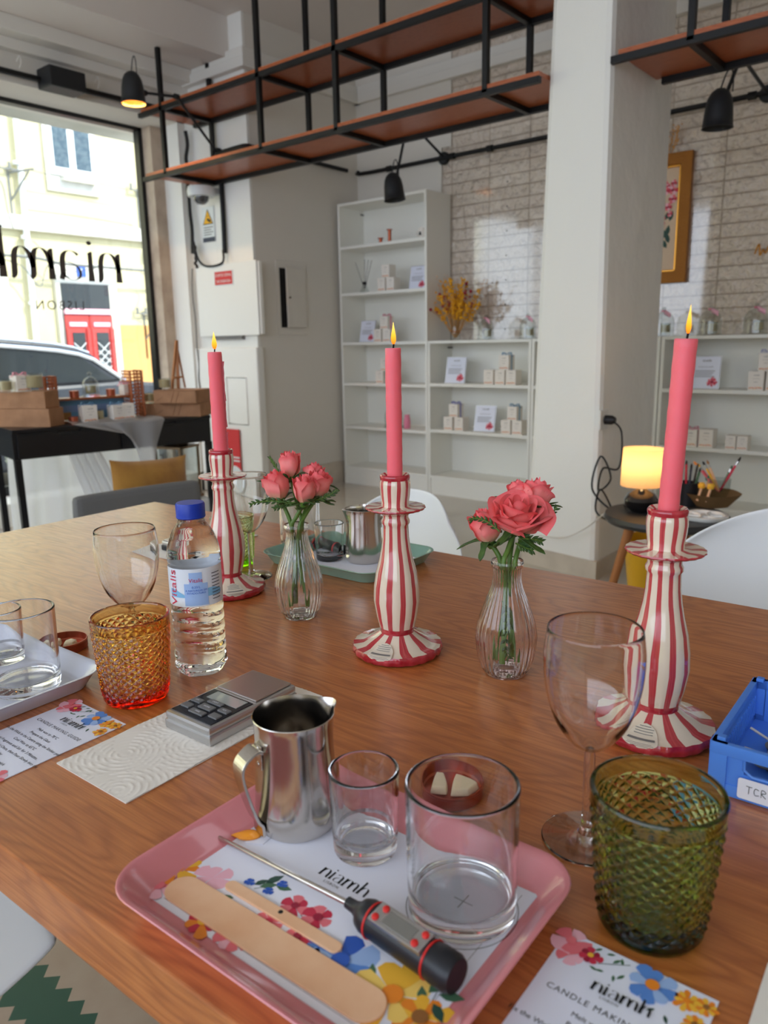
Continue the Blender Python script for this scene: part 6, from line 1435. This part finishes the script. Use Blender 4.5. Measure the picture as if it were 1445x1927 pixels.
def clear_tumbler(label, pos, ro, rb_t, H, floor_, group='clear glass candle jars', s=1.0, name='glass_jar', wall=.0026):
    t = thing(name, label, 'glass', tuple(pos), group=group); m = MB()
    def R_(z): return rb_t + (ro - rb_t) * z / H
    def arc(cx, cz, r_, a0, a1, n): return [(cx + r_ * math.cos(math.radians(a0 + (a1 - a0) * k / n)), cz + r_ * math.sin(math.radians(a0 + (a1 - a0) * k / n))) for k in range(n + 1)]
    pf = [(0, .0012), (rb_t * .5, .0011), (rb_t * .78, .0008), (rb_t * .86, .0002)] + arc(rb_t - .003, .003, .003, -90, 0, 5) + [(R_(z), z) for z in (.0035, .006, H * .25, H * .5, H * .75, H - .004, H - wall * .5 - .0004)] + arc(ro - wall * .5, H - wall * .5, wall * .5, 0, 180, 7) + [(R_(z) - wall, z) for z in (H - wall * .5 - .0004, H - .004, H * .75, H * .5, H * .25, floor_ + .009, floor_ + .0055)] + arc(R_(floor_) - wall - .005, floor_ + .005, .005, 0, -90, 6) + [((rb_t - wall - .005) * .9, floor_), (rb_t * .4, floor_), (0, floor_)]
    m.lathe(pf, M_glass, 80); m.build('glass_body', t); return t
Hb = z_at(bgb, 1472) - ZP; Rb2 = rad(bgb, 109, ZP + Hb)
bigj = clear_tumbler('large clear glass jar standing on the printed circle in the pink tray', (bgb.x, bgb.y, ZP), Rb2, rad(bgb, 101), Hb, .0115)
smb = on_z(688, 1596, ZP); Hs = z_at(smb, 1445) - ZP; Rs = rad(smb, 67.5, ZP + Hs)
smj = clear_tumbler('small clear glass tumbler between the steel jug and the large jar', (smb.x, smb.y, ZP), Rs, rad(smb, 60), Hs, .009)
# steel jug
jb = on_z(561, 1545, ZP); Hj = z_at(jb, 1342) - ZP; Rj = rad(jb, 77.5, ZP + Hj); Rjb = rad(jb, 74)
sp_dir = math.atan2(rt.y, rt.x) + .62; ha_dir = sp_dir + PI + .15
def make_jug(label, pos, rz, group='stainless steel pouring jugs'):
    t = thing('steel_jug', label, 'jug', tuple(pos), (0, 0, rz), group)
    def jm(r, z, a):
        d = (a + PI) % (2 * PI) - PI
        k = math.exp(-(d / .26) ** 2) * max(0, (z - Hj * .68) / (Hj * .32)) ** 1.5
        return r * (1 + .20 * k)
    pf = [(0, .001), (Rjb * .9, .0), (Rjb * .99, .0025), (Rjb * 1.03, .009), (Rjb * 1.05, Hj * .2), (Rj * .985, Hj * .5), (Rj * .955, Hj * .75), (Rj * .97, Hj * .93), (Rj * 1.0, Hj), (Rj * .985, Hj + .0006), (Rj * .955, Hj * .93), (Rj * .94, Hj * .75), (Rj * .97, Hj * .5), (Rjb * 1.03, Hj * .2), (Rjb * 1.0, .008), (Rjb * .9, .004), (0, .0035)]
    sp_ = [tuple(p)[:2] for p in smooth_path([(a, b, 0) for a, b in pf[4:9]], 5)]; sq = [tuple(p)[:2] for p in smooth_path([(a, b, 0) for a, b in pf[9:14]], 5)]
    m = MB(); m.lathe(pf[:4] + sp_ + sq + pf[14:], M_steel, 96, mod=jm); m.build('jug_body', t)
    m = MB(); P_ = [(-(Rj * .95), 0, Hj * .78), (-(Rj * 1.12), 0, Hj * .80), (-(Rj * 1.42), 0, Hj * .73), (-(Rj * 1.5), 0, Hj * .62), (-(Rj * 1.36), 0, Hj * .40), (-(Rj * 1.18), 0, Hj * .20), (-(Rj * 1.06), 0, Hj * .13), (-(Rj * 1.05), 0, Hj * .04)]
    pth = smooth_path(P_, 5); wv = .0072; n = len(pth); vs = []
    for i, p in enumerate(pth):
        tg = (pth[min(i + 1, n - 1)] - pth[max(i - 1, 0)]).normalized(); nn = Vector((-tg.z, 0, tg.x)) * .0011
        for s_, o_ in ((-1, 1), (1, 1), (1, -1), (-1, -1)): vs.append(tuple(p + Vector((0, s_ * wv, 0)) + nn * o_))
    fs = [(i * 4 + k, i * 4 + (k + 1) % 4, (i + 1) * 4 + (k + 1) % 4, (i + 1) * 4 + k) for i in range(n - 1) for k in range(4)] + [(0, 1, 2, 3), tuple((n - 1) * 4 + k for k in (3, 2, 1, 0))]
    m.add(vs, fs, M_steel, False); m.build('handle', t, bevel=.0004)
    m = MB()
    for zz in (.80, .66): m.lathe([(0, 0), (.0022, 0), (.0015, .0009), (0, .001)], M_steel, 12, T(-(Rj * .985), 0, Hj * zz) @ RY(-PI / 2))
    m.box((-Rj * 1.0, -.005, Hj * .62), (-Rj * .955, .005, Hj * .83), M_steel, bev=.0008); m.build('rivet_plate', t)
    return t
jug = make_jug('stainless steel pouring jug at the back of the pink tray', (jb.x, jb.y, ZP), sp_dir)
# copper lid with two wax pieces
def copper_lid(label, pos, r, h=.011, group='shallow copper lids holding wax'):
    m = MB(); m.lathe([(0, 0), (r * .96, 0), (r, .001), (r, h * .8), (r * 1.02, h * .86), (r * 1.01, h), (r * .97, h), (r * .96, .003), (r * .9, .0018), (r * .5, .0022), (0, .0018)], M_copper, 64); return tag(m.build('copper_dish', loc=tuple(pos)), label, 'lid', group)
def wax_chip(label, pos, pts, h, rz=0, s=1.22, group='pieces of cream wax'):
    m = MB(); n = len(pts); rd = random.Random(len(label)); lo = [(x * s, y * s, 0) for x, y in pts]; hi = [(x * s * .82 + rd.uniform(-.0008, .0008), y * s * .82 + rd.uniform(-.0008, .0008), h * rd.uniform(.75, 1.1)) for x, y in pts]
    cx_, cy_ = sum(p[0] for p in pts) / n * s, sum(p[1] for p in pts) / n * s
    m.add(lo + hi + [(cx_, cy_, h * 1.15)], [tuple(range(n))[::-1]] + [(i, (i + 1) % n, n + (i + 1) % n, n + i) for i in range(n)] + [(n + i, n + (i + 1) % n, 2 * n) for i in range(n)], M_wax, True)
    return tag(m.build('wax_piece', loc=tuple(pos), rot=(0, 0, rz), bevel=.0012, subsurf=1), label, 'wax', group)
cl = on_z(846, 1488, Z); rcl = .0275
copper_lid('copper lid with two wax pieces, behind the large jar', cl, rcl)
u_ = rt; v_ = Vector((fw.x, fw.y, 0)).normalized()
def off(c, a, b, z): return (c.x + rt.x * a + v_.x * b, c.y + rt.y * a + v_.y * b, z)
yawc = math.atan2(rt.y, rt.x)
wax_chip('pointed left wax piece in the lid behind the large jar', off(cl, -.010, .001, Z + .0032), [(-.008, -.008), (.005, -.010), (.007, -.002), (.004, .011), (-.001, .013), (-.005, .004)], .006, yawc)
wax_chip('wider right wax piece in the lid behind the large jar', off(cl, .009, .0, Z + .0032), [(-.009, -.011), (.004, -.011), (.013, -.003), (.010, .002), (.002, .008), (-.003, .012), (-.006, .004)], .006, yawc)
cl2 = on_z(122, 1219, Z); copper_lid('copper lid with wax crumbs beside the pale tray at left', cl2, .0255)
wax_chip('left wax crumb in the copper lid at left, seen through the glass', off(cl2, -.011, .0, Z + .0032), [(-.008, -.005), (0, -.007), (.007, -.003), (.005, .006), (-.003, .007)], .007, yawc)
wax_chip('right wax crumb in the copper lid at left', off(cl2, .006, .0, Z + .0032), [(-.007, -.005), (.002, -.007), (.008, -.001), (.003, .006), (-.004, .006)], .006, yawc + .5)
# orange wax drop on a scrap
q = on_z(487, 1578, ZP); sc_ = MB(); sc_.poly([(-.009, -.005), (.004, -.007), (.009, .002), (.005, .006), (-.007, .005)], M_paper, 0, .0004); tag(sc_.build('paper_scrap', loc=(q.x, q.y, ZP), rot=(0, 0, yawc)), 'small white scrap under the orange wax drop in the pink tray', 'scrap')
m = MB(); m.lathe([(0, 0), (.0088, .0003), (.0088, .0012), (.0065, .0026), (.003, .0034), (0, .0035)], M_orange_w, 24, Matrix.Diagonal((1, .62, 1, 1)), mod=lambda r, z, a: r * (1 + .4 * math.exp(-((abs((a % (2 * PI)) - PI)) / .22) ** 2))); q = on_z(468, 1572, ZP + .001)
tag(m.build('wax_drop', loc=(q.x, q.y, ZP + .0005), rot=(0, 0, yawc)), 'glossy orange wax drop at the left of the steel jug', 'wax')
# wooden spatulas
def spatula(label, p0, p1, hw, hole=None, thick=.0017, zz=0):
    A, B = on_z(*p0, ZP + thick), on_z(*p1, ZP + thick); d = (B - A); L = d.length; a = math.atan2(d.y, d.x); n = 14; pts = [(hw * math.cos(t + PI / 2), hw * math.sin(t + PI / 2)) for t in [PI * k / n for k in range(n + 1)]] + [(L + hw * math.cos(t - PI / 2), hw * math.sin(t - PI / 2)) for t in [PI * k / n for k in range(n + 1)]]
    t = thing('wooden_spatula', label, 'spatula', (A.x, A.y, ZP + zz), (0, 0, a), 'flat wooden stirring sticks'); m = MB(); m.poly(pts, M_wood_tan, 0, thick); m.build('stick', t, bevel=.0004)
    if hole: q = tloc(*hole); w = (Matrix.Translation(t.location) @ RZ(a)).inverted() @ on_z(*hole, ZP + thick); m = MB(); m.lathe([(0, 0), (.0016, 0), (.0014, .0003), (0, .0003)], M_darkhole, 12, T(w.x, w.y, thick)); m.build('burnt_knot', t)
    return t
pu, pd_ = on_z(532, 1747, ZP), on_z(532, 1829, ZP); A_, B_ = on_z(345, 1672, ZP), on_z(686, 1886, ZP); dd_ = (B_ - A_).normalized(); w1 = abs((pu - pd_).cross(dd_).z) / 2
spatula('wide wooden spatula lying along the near edge of the pink tray', (345, 1672), (686, 1886), w1)
pu, pd_ = on_z(532, 1708, ZP), on_z(532, 1733, ZP); A_, B_ = on_z(436, 1665, ZP), on_z(630, 1780, ZP); dd_ = (B_ - A_).normalized(); w2 = abs((pu - pd_).cross(dd_).z) / 2
spatula('narrow wooden stick with a dark knot, above the wide spatula', (436, 1665), (630, 1780), w2 * 1.05, (528, 1716))
# thermometer
rB = .0102; P0 = on_z(655, 1705, ZP + rB * .75); P1t = on_z(860, 1838, ZP + rB); P1t.z = ZP + rB; P0.z = ZP + rB
tip = on_z(387, 1564, ZP + .0017); ax = (P1t - P0); LB = ax.length
th = thing('probe_thermometer', 'black digital probe thermometer with red buttons lying across the pink tray', 'thermometer', tuple(P0))
Xd = ax.normalized(); up_ = (Vector((0, 0, 1)) + (O3 - P0).normalized() * .55); Yd = (up_ - Xd * up_.dot(Xd)).normalized(); Zd = Xd.cross(Yd)
TM = Matrix(((Zd.x, Yd.x, Xd.x, 0), (Zd.y, Yd.y, Xd.y, 0), (Zd.z, Yd.z, Xd.z, 0), (0, 0, 0, 1)))   # local z along the body, y to the display
m = MB(); m.lathe([(0, -.001), (.0035, 0), (.0038, .006), (.0052, .010), (.0085, .013), (rB * .98, .017), (rB, .02), (rB, LB - .018), (rB * .99, LB - .016), (rB * 1.04, LB - .013), (rB * 1.04, LB - .003), (rB * .9, LB), (0, LB + .0005)], M_rubber, 48, TM); m.build('handle_body', th)
for z in (.021, LB - .017):
    m = MB(); m.tube([TM @ Vector((rB * 1.01 * math.cos(t), rB * 1.01 * math.sin(t), z + (.0012 if z < .03 else 0))) for t in [2 * PI * k / 40 for k in range(40)]], .0007, M_red, 6, closed=True); m.build('red_ring', th)
za_, zb2 = .025, LB - .019; hwf = .0068
m = MB(); m.box((-hwf, rB * .7, za_), (hwf, rB * 1.05, zb2), M_silver, TM, .0006); m.build('face_plate', th)
m = MB(); m.box((-.0042, rB * 1.0, za_ + .0085), (.0046, rB * 1.075, zb2 - .0085), M_lcd, TM, .0003); m.build('display', th)
for z in (za_ + .0045, zb2 - .0045):
    for x in (-.0036, .0036):
        m = MB(); m.lathe([(0, 0), (.0022, 0), (.0021, .001), (.0012, .0017), (0, .0018)], M_red, 16, TM @ T(x, rB * 1.045, z + (.001 if x < 0 else -.001)) @ RX(-PI / 2)); m.build('button', th)
m = MB(); m.tube([tip - P0, (tip - P0) * .96, Xd * .004], [.0003, .0016, .0019], M_steel, 14); m.build('probe', th)

# pocket scale on its paper towel
def towel(label, x0, y0, x1, y1, group=None, rz=TA):
    cx_, cy_ = (x0 + x1) / 2, (y0 + y1) / 2; w, d = (x1 - x0) / 2, (y1 - y0) / 2; m = MB(); rd = random.Random(3)
    cs = [(-.3, -.62), (.5, -.2), (-.5, .1), (.3, .5), (-.2, .9), (.6, -.95)]
    def emb(x, y):
        b = min(((x / w - a) ** 2 + ((y / d - b_) * d / w) ** 2, k) for k, (a, b_) in enumerate(cs)); r = math.sqrt(b[0]); an = math.atan2(y / w, x / w)
        return .00035 * max(0, math.sin(r * 58)) * (1 if math.sin(an * 40 + r * 30) > -.2 else .1)
    def fn(u, v):
        x, y = (u * 2 - 1) * w, (v * 2 - 1) * d; ed = (.0008 * mnoise.noise(Vector((x * 300, 0, 1))) if v < .01 else 0) + (.0005 * math.sin(x * 900) if v < .01 else 0)
        return (x + .0006 * math.sin(y * 60), y + ed, .0011 + emb(x, y) + .0004 * mnoise.noise(Vector((x * 40, y * 40, 2))))
    m.grid(fn, 110, 220, M_towel); m.box((-w, -d, 0), (w, d, .0006), M_towel)
    return tag(m.build('paper_towel', loc=(cx_, cy_, Z), rot=(0, 0, rz)), label, 'paper towel', group)
towel('folded embossed paper towel under the pocket scale in the foreground', -.5935, .2745, -.4955, .498, 'folded paper towels')
def pscale(label, x0, y0, x1, y1, flip=False, z=Z + .0015):
    cx_, cy_ = (x0 + x1) / 2, (y0 + y1) / 2; w, d = (x1 - x0) / 2, (y1 - y0) / 2; h = .017
    t = thing('pocket_scale', label, 'scale', (cx_, cy_, z), (0, 0, TA + (PI if flip else 0)), 'silver pocket scales')
    m = MB(); m.box((-w, -d, .0), (w, d, h * .55), M_silver if not flip else M_rubber, bev=.002); m.box((-w * .98, -d * .99, h * .5), (w * .98, d * .99, h), M_silver, bev=.003); m.build('scale_body', t)
    m = MB(); m.box((-w * .86, d * .08, h), (w * .86, d * .94, h + .0022), M_platter, bev=.0012); m.build('weighing_platform', t)
    m = MB(); m.box((-w * .86, -d * .9, h - .0005), (w * .86, d * .02, h + .0007), M_rubber, bev=.0003); m.build('control_panel', t)
    m = MB(); m.box((-w * .6, -d * .28, h + .0006), (w * .7, -d * .02, h + .0011), M_screen); m.build('display', t)
    for bx, by, bw, bh in ((-.02, -.55, .27, .075), (-.6, -.47, .2, .06), (.58, -.47, .2, .06), (-.02, -.75, .3, .06), (-.02, -.36, .3, .05), (-.62, -.68, .18, .07), (.6, -.68, .18, .07)):
        m = MB(); m.box((w * (bx - bw), d * (by - bh), h + .0006), (w * (bx + bw), d * (by + bh), h + .0024), M_key, bev=.0007); m.text({(-.02, -.55): 'MODE', (-.02, -.75): 'TARE', (-.6, -.47): 'ON', (.58, -.47): 'PCS', (-.02, -.36): 'LIGHT'}.get((bx, by), ''), .0028, M_paper, T(w * bx, d * by - .001, h + .00245)); m.build('key', t)
    return t
pscale('silver pocket scale with grey keys lying on the near paper towel', -.5705, .3665, -.508, .475)
towel('folded paper towel at the far left seat under a dark pocket scale', -1.15, .705, -1.045, .90, 'folded paper towels', TA + .05)
pscale('dark-sided pocket scale on the far towel behind the water bottle', -1.11, .735, -1.047, .85, True)

# guide cards
def guide(label, x0, y1, w, L):
    t = thing('guide_card', label, 'card', (x0, y1, Z), (0, 0, TA), 'laminated candle making guides'); m = MB(); m.box((0, -L, 0), (w, 0, .0006), M_cardc); m.build('laminated_sheet', t)
    m = MB(); zz = .00075
    def F(x, y, r, col, n, c_=None, s=1, k=0): flower_print(m, x * w, -y * w, r * w, [PRINT[c] for c in col], I4, n, zz + k * .0002, c_, .15, s)
    F(.06, .08, .13, ['pink', 'palepink'], 5, PRINT['pink'], 1); F(.22, .13, .075, ['red', 'crimson'], 7, PRINT['yellow'], 2, 1); F(.10, .2, .09, ['palepink', 'pink'], 5, None, 5)
    F(.63, .13, .16, ['blue', 'paleblue', 'blue'], 8, PRINT['orange'], 3, 1); F(.84, .12, .085, ['yellow', 'orange'], 11, PRINT['orange'], 4); F(.95, .1, .07, ['orange', 'yellow'], 10, PRINT['brown'], 6); F(.93, .27, .08, ['yellow', 'orange'], 10, PRINT['brown'], 7)
    F(.09, L / w - .1, .12, ['blue', 'paleblue'], 8, PRINT['orange'], 8); F(.26, L / w - .06, .07, ['yellow', 'orange'], 9, PRINT['brown'], 9); F(.9, L / w - .1, .12, ['pink', 'palepink'], 7, PRINT['red'], 10)
    for x, y, l, a in ((.3, .05, .06, .5), (.36, .1, .07, 1.0), (.42, .08, .06, 2.0), (.34, .2, .06, 3.4), (.4, .19, .06, 5.0), (.46, .15, .07, 4.2), (.3, .22, .06, 2.9), (.76, .3, .07, 5.2), (.7, .29, .06, 3.9), (.26, .02, .06, 4.0)): leaf_print(m, x * w, -y * w, l * w, a, PRINT['leaf' if x < .5 else 'darkleaf'], I4, zz, .22)
    m.rbar((.28 * w, -.16 * w, zz), (.46 * w, -.05 * w, zz), .0004, PRINT['darkleaf'], .00005); m.build('printed_flowers', t)
    m = MB(); lh = w * .072; logo(m, M_ink, T(w * .33, -w * .385, zz + .0006), lh, 'LISBON', .18); m.build('printed_logo', t)
    m = MB(); m.text('CANDLE MAKING GUIDE', w * .066, M_ink, T(w * .5, -w * .525, zz), space=1.15)
    for k, s_ in enumerate(('Melt wax to 70\u00b0C', 'Prepare the Glass', 'Fix the Wick in the Centre using the Sticker pad', 'Cool Wax to 65\u00b0C', 'Add Fragrance and Stir for 3 Minutes.', 'Cool to 70\u00b0C, Stir Once, then Pour Slowly into the', 'Jar', 'Label it, Trim the wick', 'Enjoy after curing')):
        m.text(s_, w * .054, M_ink, T(w * .5, -w * (.64 + .085 * k), zz), ext=.00001)
    m.build('printed_text', t); return t
guide('laminated candle making guide card at the bottom right corner', -.1695, .3655, .0845, .125)
guide('laminated candle making guide card at the left edge with light glare', -.6885, .3445, .0845, .125)
# pale tray at left with its glasses
tray('pale blue-white melamine tray at the left edge', -.935, .19, -.6895, .384, M_white_t)
q = on_z(52, 1293, Z + TF); s_ = rad(q, 64, TAB + .08) / Rb2
clear_j = dup(bigj, 'large clear glass jar in the pale tray at the left edge', (q.x, q.y, Z + TF + .0002)); 
q = on_z(8, 1243, Z + TF); dup(smj, 'small clear tumbler beside the large jar in the pale tray', (q.x, q.y, Z + TF + .0002))
# mint tray across the table
mt_ = tray('mint green melamine tray across the table behind the middle candlestick', -.922, .785, -.687, .965, M_green_l)
mx_, my_ = -.805, .875
pm2 = MB(); pm2.box((-.1, -.07, 0), (.1, .07, .0003), M_paper); tag(pm2.build('paper_mat', loc=(mx_, my_, Z + TF), rot=(0, 0, TA + PI)), 'white paper mat lying in the mint green tray', 'paper')
ZM = Z + TF + .0005
q = on_z(684, 1055, ZM); dup(jug, 'stainless steel jug in the mint tray left of the middle candlestick', (q.x, q.y + .002, ZM), (0, 0, math.atan2(-rt.y, -rt.x) + .3))
q = on_z(621, 1052, ZM); dup(smj, 'small clear tumbler in the mint tray behind the clear vase', (q.x, q.y, ZM))
q = on_z(566, 1032, ZM); dup(bigj, 'large clear glass jar in the mint tray behind the clear vase', (q.x, q.y, ZM))
th2 = MB(); a_, b_ = on_z(590, 1020, ZM + .011), on_z(645, 1036, ZM + .011); a_.z = b_.z = ZM + .0115; dth = (b_ - a_)
th2.tube([a_, a_ + dth * .1, a_ + dth * .9, b_], [.007, .0105, .0108, .009], M_rubber, 20); th2.tube([a_ + dth * .12, a_ + dth * .16], .0114, M_red, 20); th2.tube([a_ + dth * .8, a_ + dth * .84], .0114, M_red, 20)
tag(th2.build('probe_thermometer'), 'black thermometer with red rings lying in the mint tray behind the glasses', 'thermometer')

# blue folding crate
CX, CY, CW, CD, CH = -.152, .565, .235, .138, .042
cr_ = thing('blue_crate', 'small blue plastic folding crate with a handwritten label at the right edge', 'crate', (CX, CY, Z), (0, 0, TA))
def wallpanel(M_, W_, H_, window=True, slots=True):
    m = MB(); t_ = .004
    m.box((0, 0, 0), (W_, t_, .010), M_blue, M_, .0008); m.box((0, -.0012, H_ - .009), (W_, t_, H_), M_blue, M_, .0008); m.box((0, -.001, 0), (.012, t_, H_), M_blue, M_, .0008); m.box((W_ - .012, -.001, 0), (W_, t_, H_), M_blue, M_, .0008)
    if window:
        a, b = .024, W_ - .024; m.box((.01, .0008, .009), (a, t_, H_ - .007), M_blue, M_); m.box((b, .0008, .009), (W_ - .01, t_, H_ - .007), M_blue, M_); m.box((a, .0008, .009), (b, t_, H_ * .5), M_blue, M_)
        m.tube([M_ @ Vector((x, .0, z)) for x, z in [(a, H_ - .009), (a, H_ * .6), (a + .006, H_ * .5), (b - .006, H_ * .5), (b, H_ * .6), (b, H_ - .009)]], .0013, M_blue, 6)
    else:
        m.box((.01, .0015, .009), (W_ - .01, t_, H_ - .007), M_blue, M_)
        n = int(W_ / .006)
        for k in range(2, n - 1): m.box((k * .006, 0, .012), (k * .006 + .0022, .0018, H_ - .012), M_blue, M_); m.box((k * .006, t_ - .0005, .012), (k * .006 + .0022, t_ + .0012, H_ - .012), M_blue, M_)
    return m
wallpanel(T(0, 0, 0), CW, CH).build('side_wall', cr_); wallpanel(T(CW, CD, 0) @ RZ(PI), CW, CH).build('side_wall', cr_)
wallpanel(T(0, CD, 0) @ RZ(-PI / 2), CD, CH, False).build('side_wall', cr_); wallpanel(T(CW, 0, 0) @ RZ(PI / 2), CD, CH, False).build('side_wall', cr_)
m = MB(); m.box((.002, .002, .001), (CW - .002, CD - .002, .004), M_blue)
for x, y in ((.006, .006), (CW - .006, .006), (.006, CD - .006), (CW - .006, CD - .006)): m.box((x - .003, y - .003, CH), (x + .003, y + .003, CH + .003), M_blue, None, .0006)
m.build('crate_base', cr_)
m = MB(); m.poly(rrect(.021, .003, .12, .0195, .002, 4), M_paper, 0, .0004, T(0, -.0016, 0) @ UPR); lb = m.build('paper_label', cr_)
m = MB()
def hand(strokes, ox, oz, s_):
    for st_ in strokes: m.tube(smooth_path([(ox + a * s_, -.0022, oz + b * s_) for a, b in st_], 3), .00024, M_ink, 5)
s_ = .0058
hand([[(0, 1), (.7, 1)], [(.35, 1), (.33, 0)], [(1.5, .85), (1.1, .95), (.95, .5), (1.1, .05), (1.55, .15)], [(1.8, 0), (1.82, 1), (2.2, .95), (2.3, .7), (1.85, .5), (2.35, 0)]], .027, .0085, s_)
hand([[(3.6, .7), (3.8, .95), (4.0, .7), (3.7, .1), (4.15, .1)], [(4.3, .9), (4.8, .95), (4.5, 0)], [(5.3, 1.2), (5.2, -.2)], [(5.8, .9), (6.1, .95), (6.0, .5), (6.2, .2), (5.8, 0)]], .027, .0085, s_); m.build('handwriting', lb)
rd = random.Random(12)
CM = Matrix.Translation(cr_.location) @ RZ(TA)
for k in range(9):
    x, y = .03 + rd.uniform(0, .07), .022 + rd.uniform(0, .07); a = rd.uniform(0, 6); m = MB(); L = .03 + rd.uniform(0, .015)
    m.lathe([(0, 0), (.0105, 0), (.011, .0008), (.002, .0016), (.0015, .005), (0, .005)], M_key if k % 3 else M_rubber, 20); m.tube([(0, 0, .003), (L * .8 * math.cos(a), L * .8 * math.sin(a), .012)], .0011, M_cablew, 6)
    p = CM @ Vector((x, y, .0045 + .0055 * (k % 3))); tag(m.build('candle_wick', loc=tuple(p)), 'metal-footed candle wick among others in the blue crate', 'wick', 'candle wicks in the blue crate')
# towel edge at the lower right corner of the picture
q = on_z(1437, 1850, Z); m = MB(); 
m.grid(lambda u, v: (.1 * u, -.16 * v, .001 + .0004 * mnoise.noise(Vector((u * 9, v * 12, 0)))), 30, 40, M_towel); m.box((0, -.16, 0), (.1, 0, .0006), M_towel)
q = on_z(1441, 1812, Z); tag(m.build('paper_towel', loc=(q.x + .001, q.y, Z), rot=(0, 0, TA + .02)), 'edge of a paper towel in the lower right corner', 'paper towel')
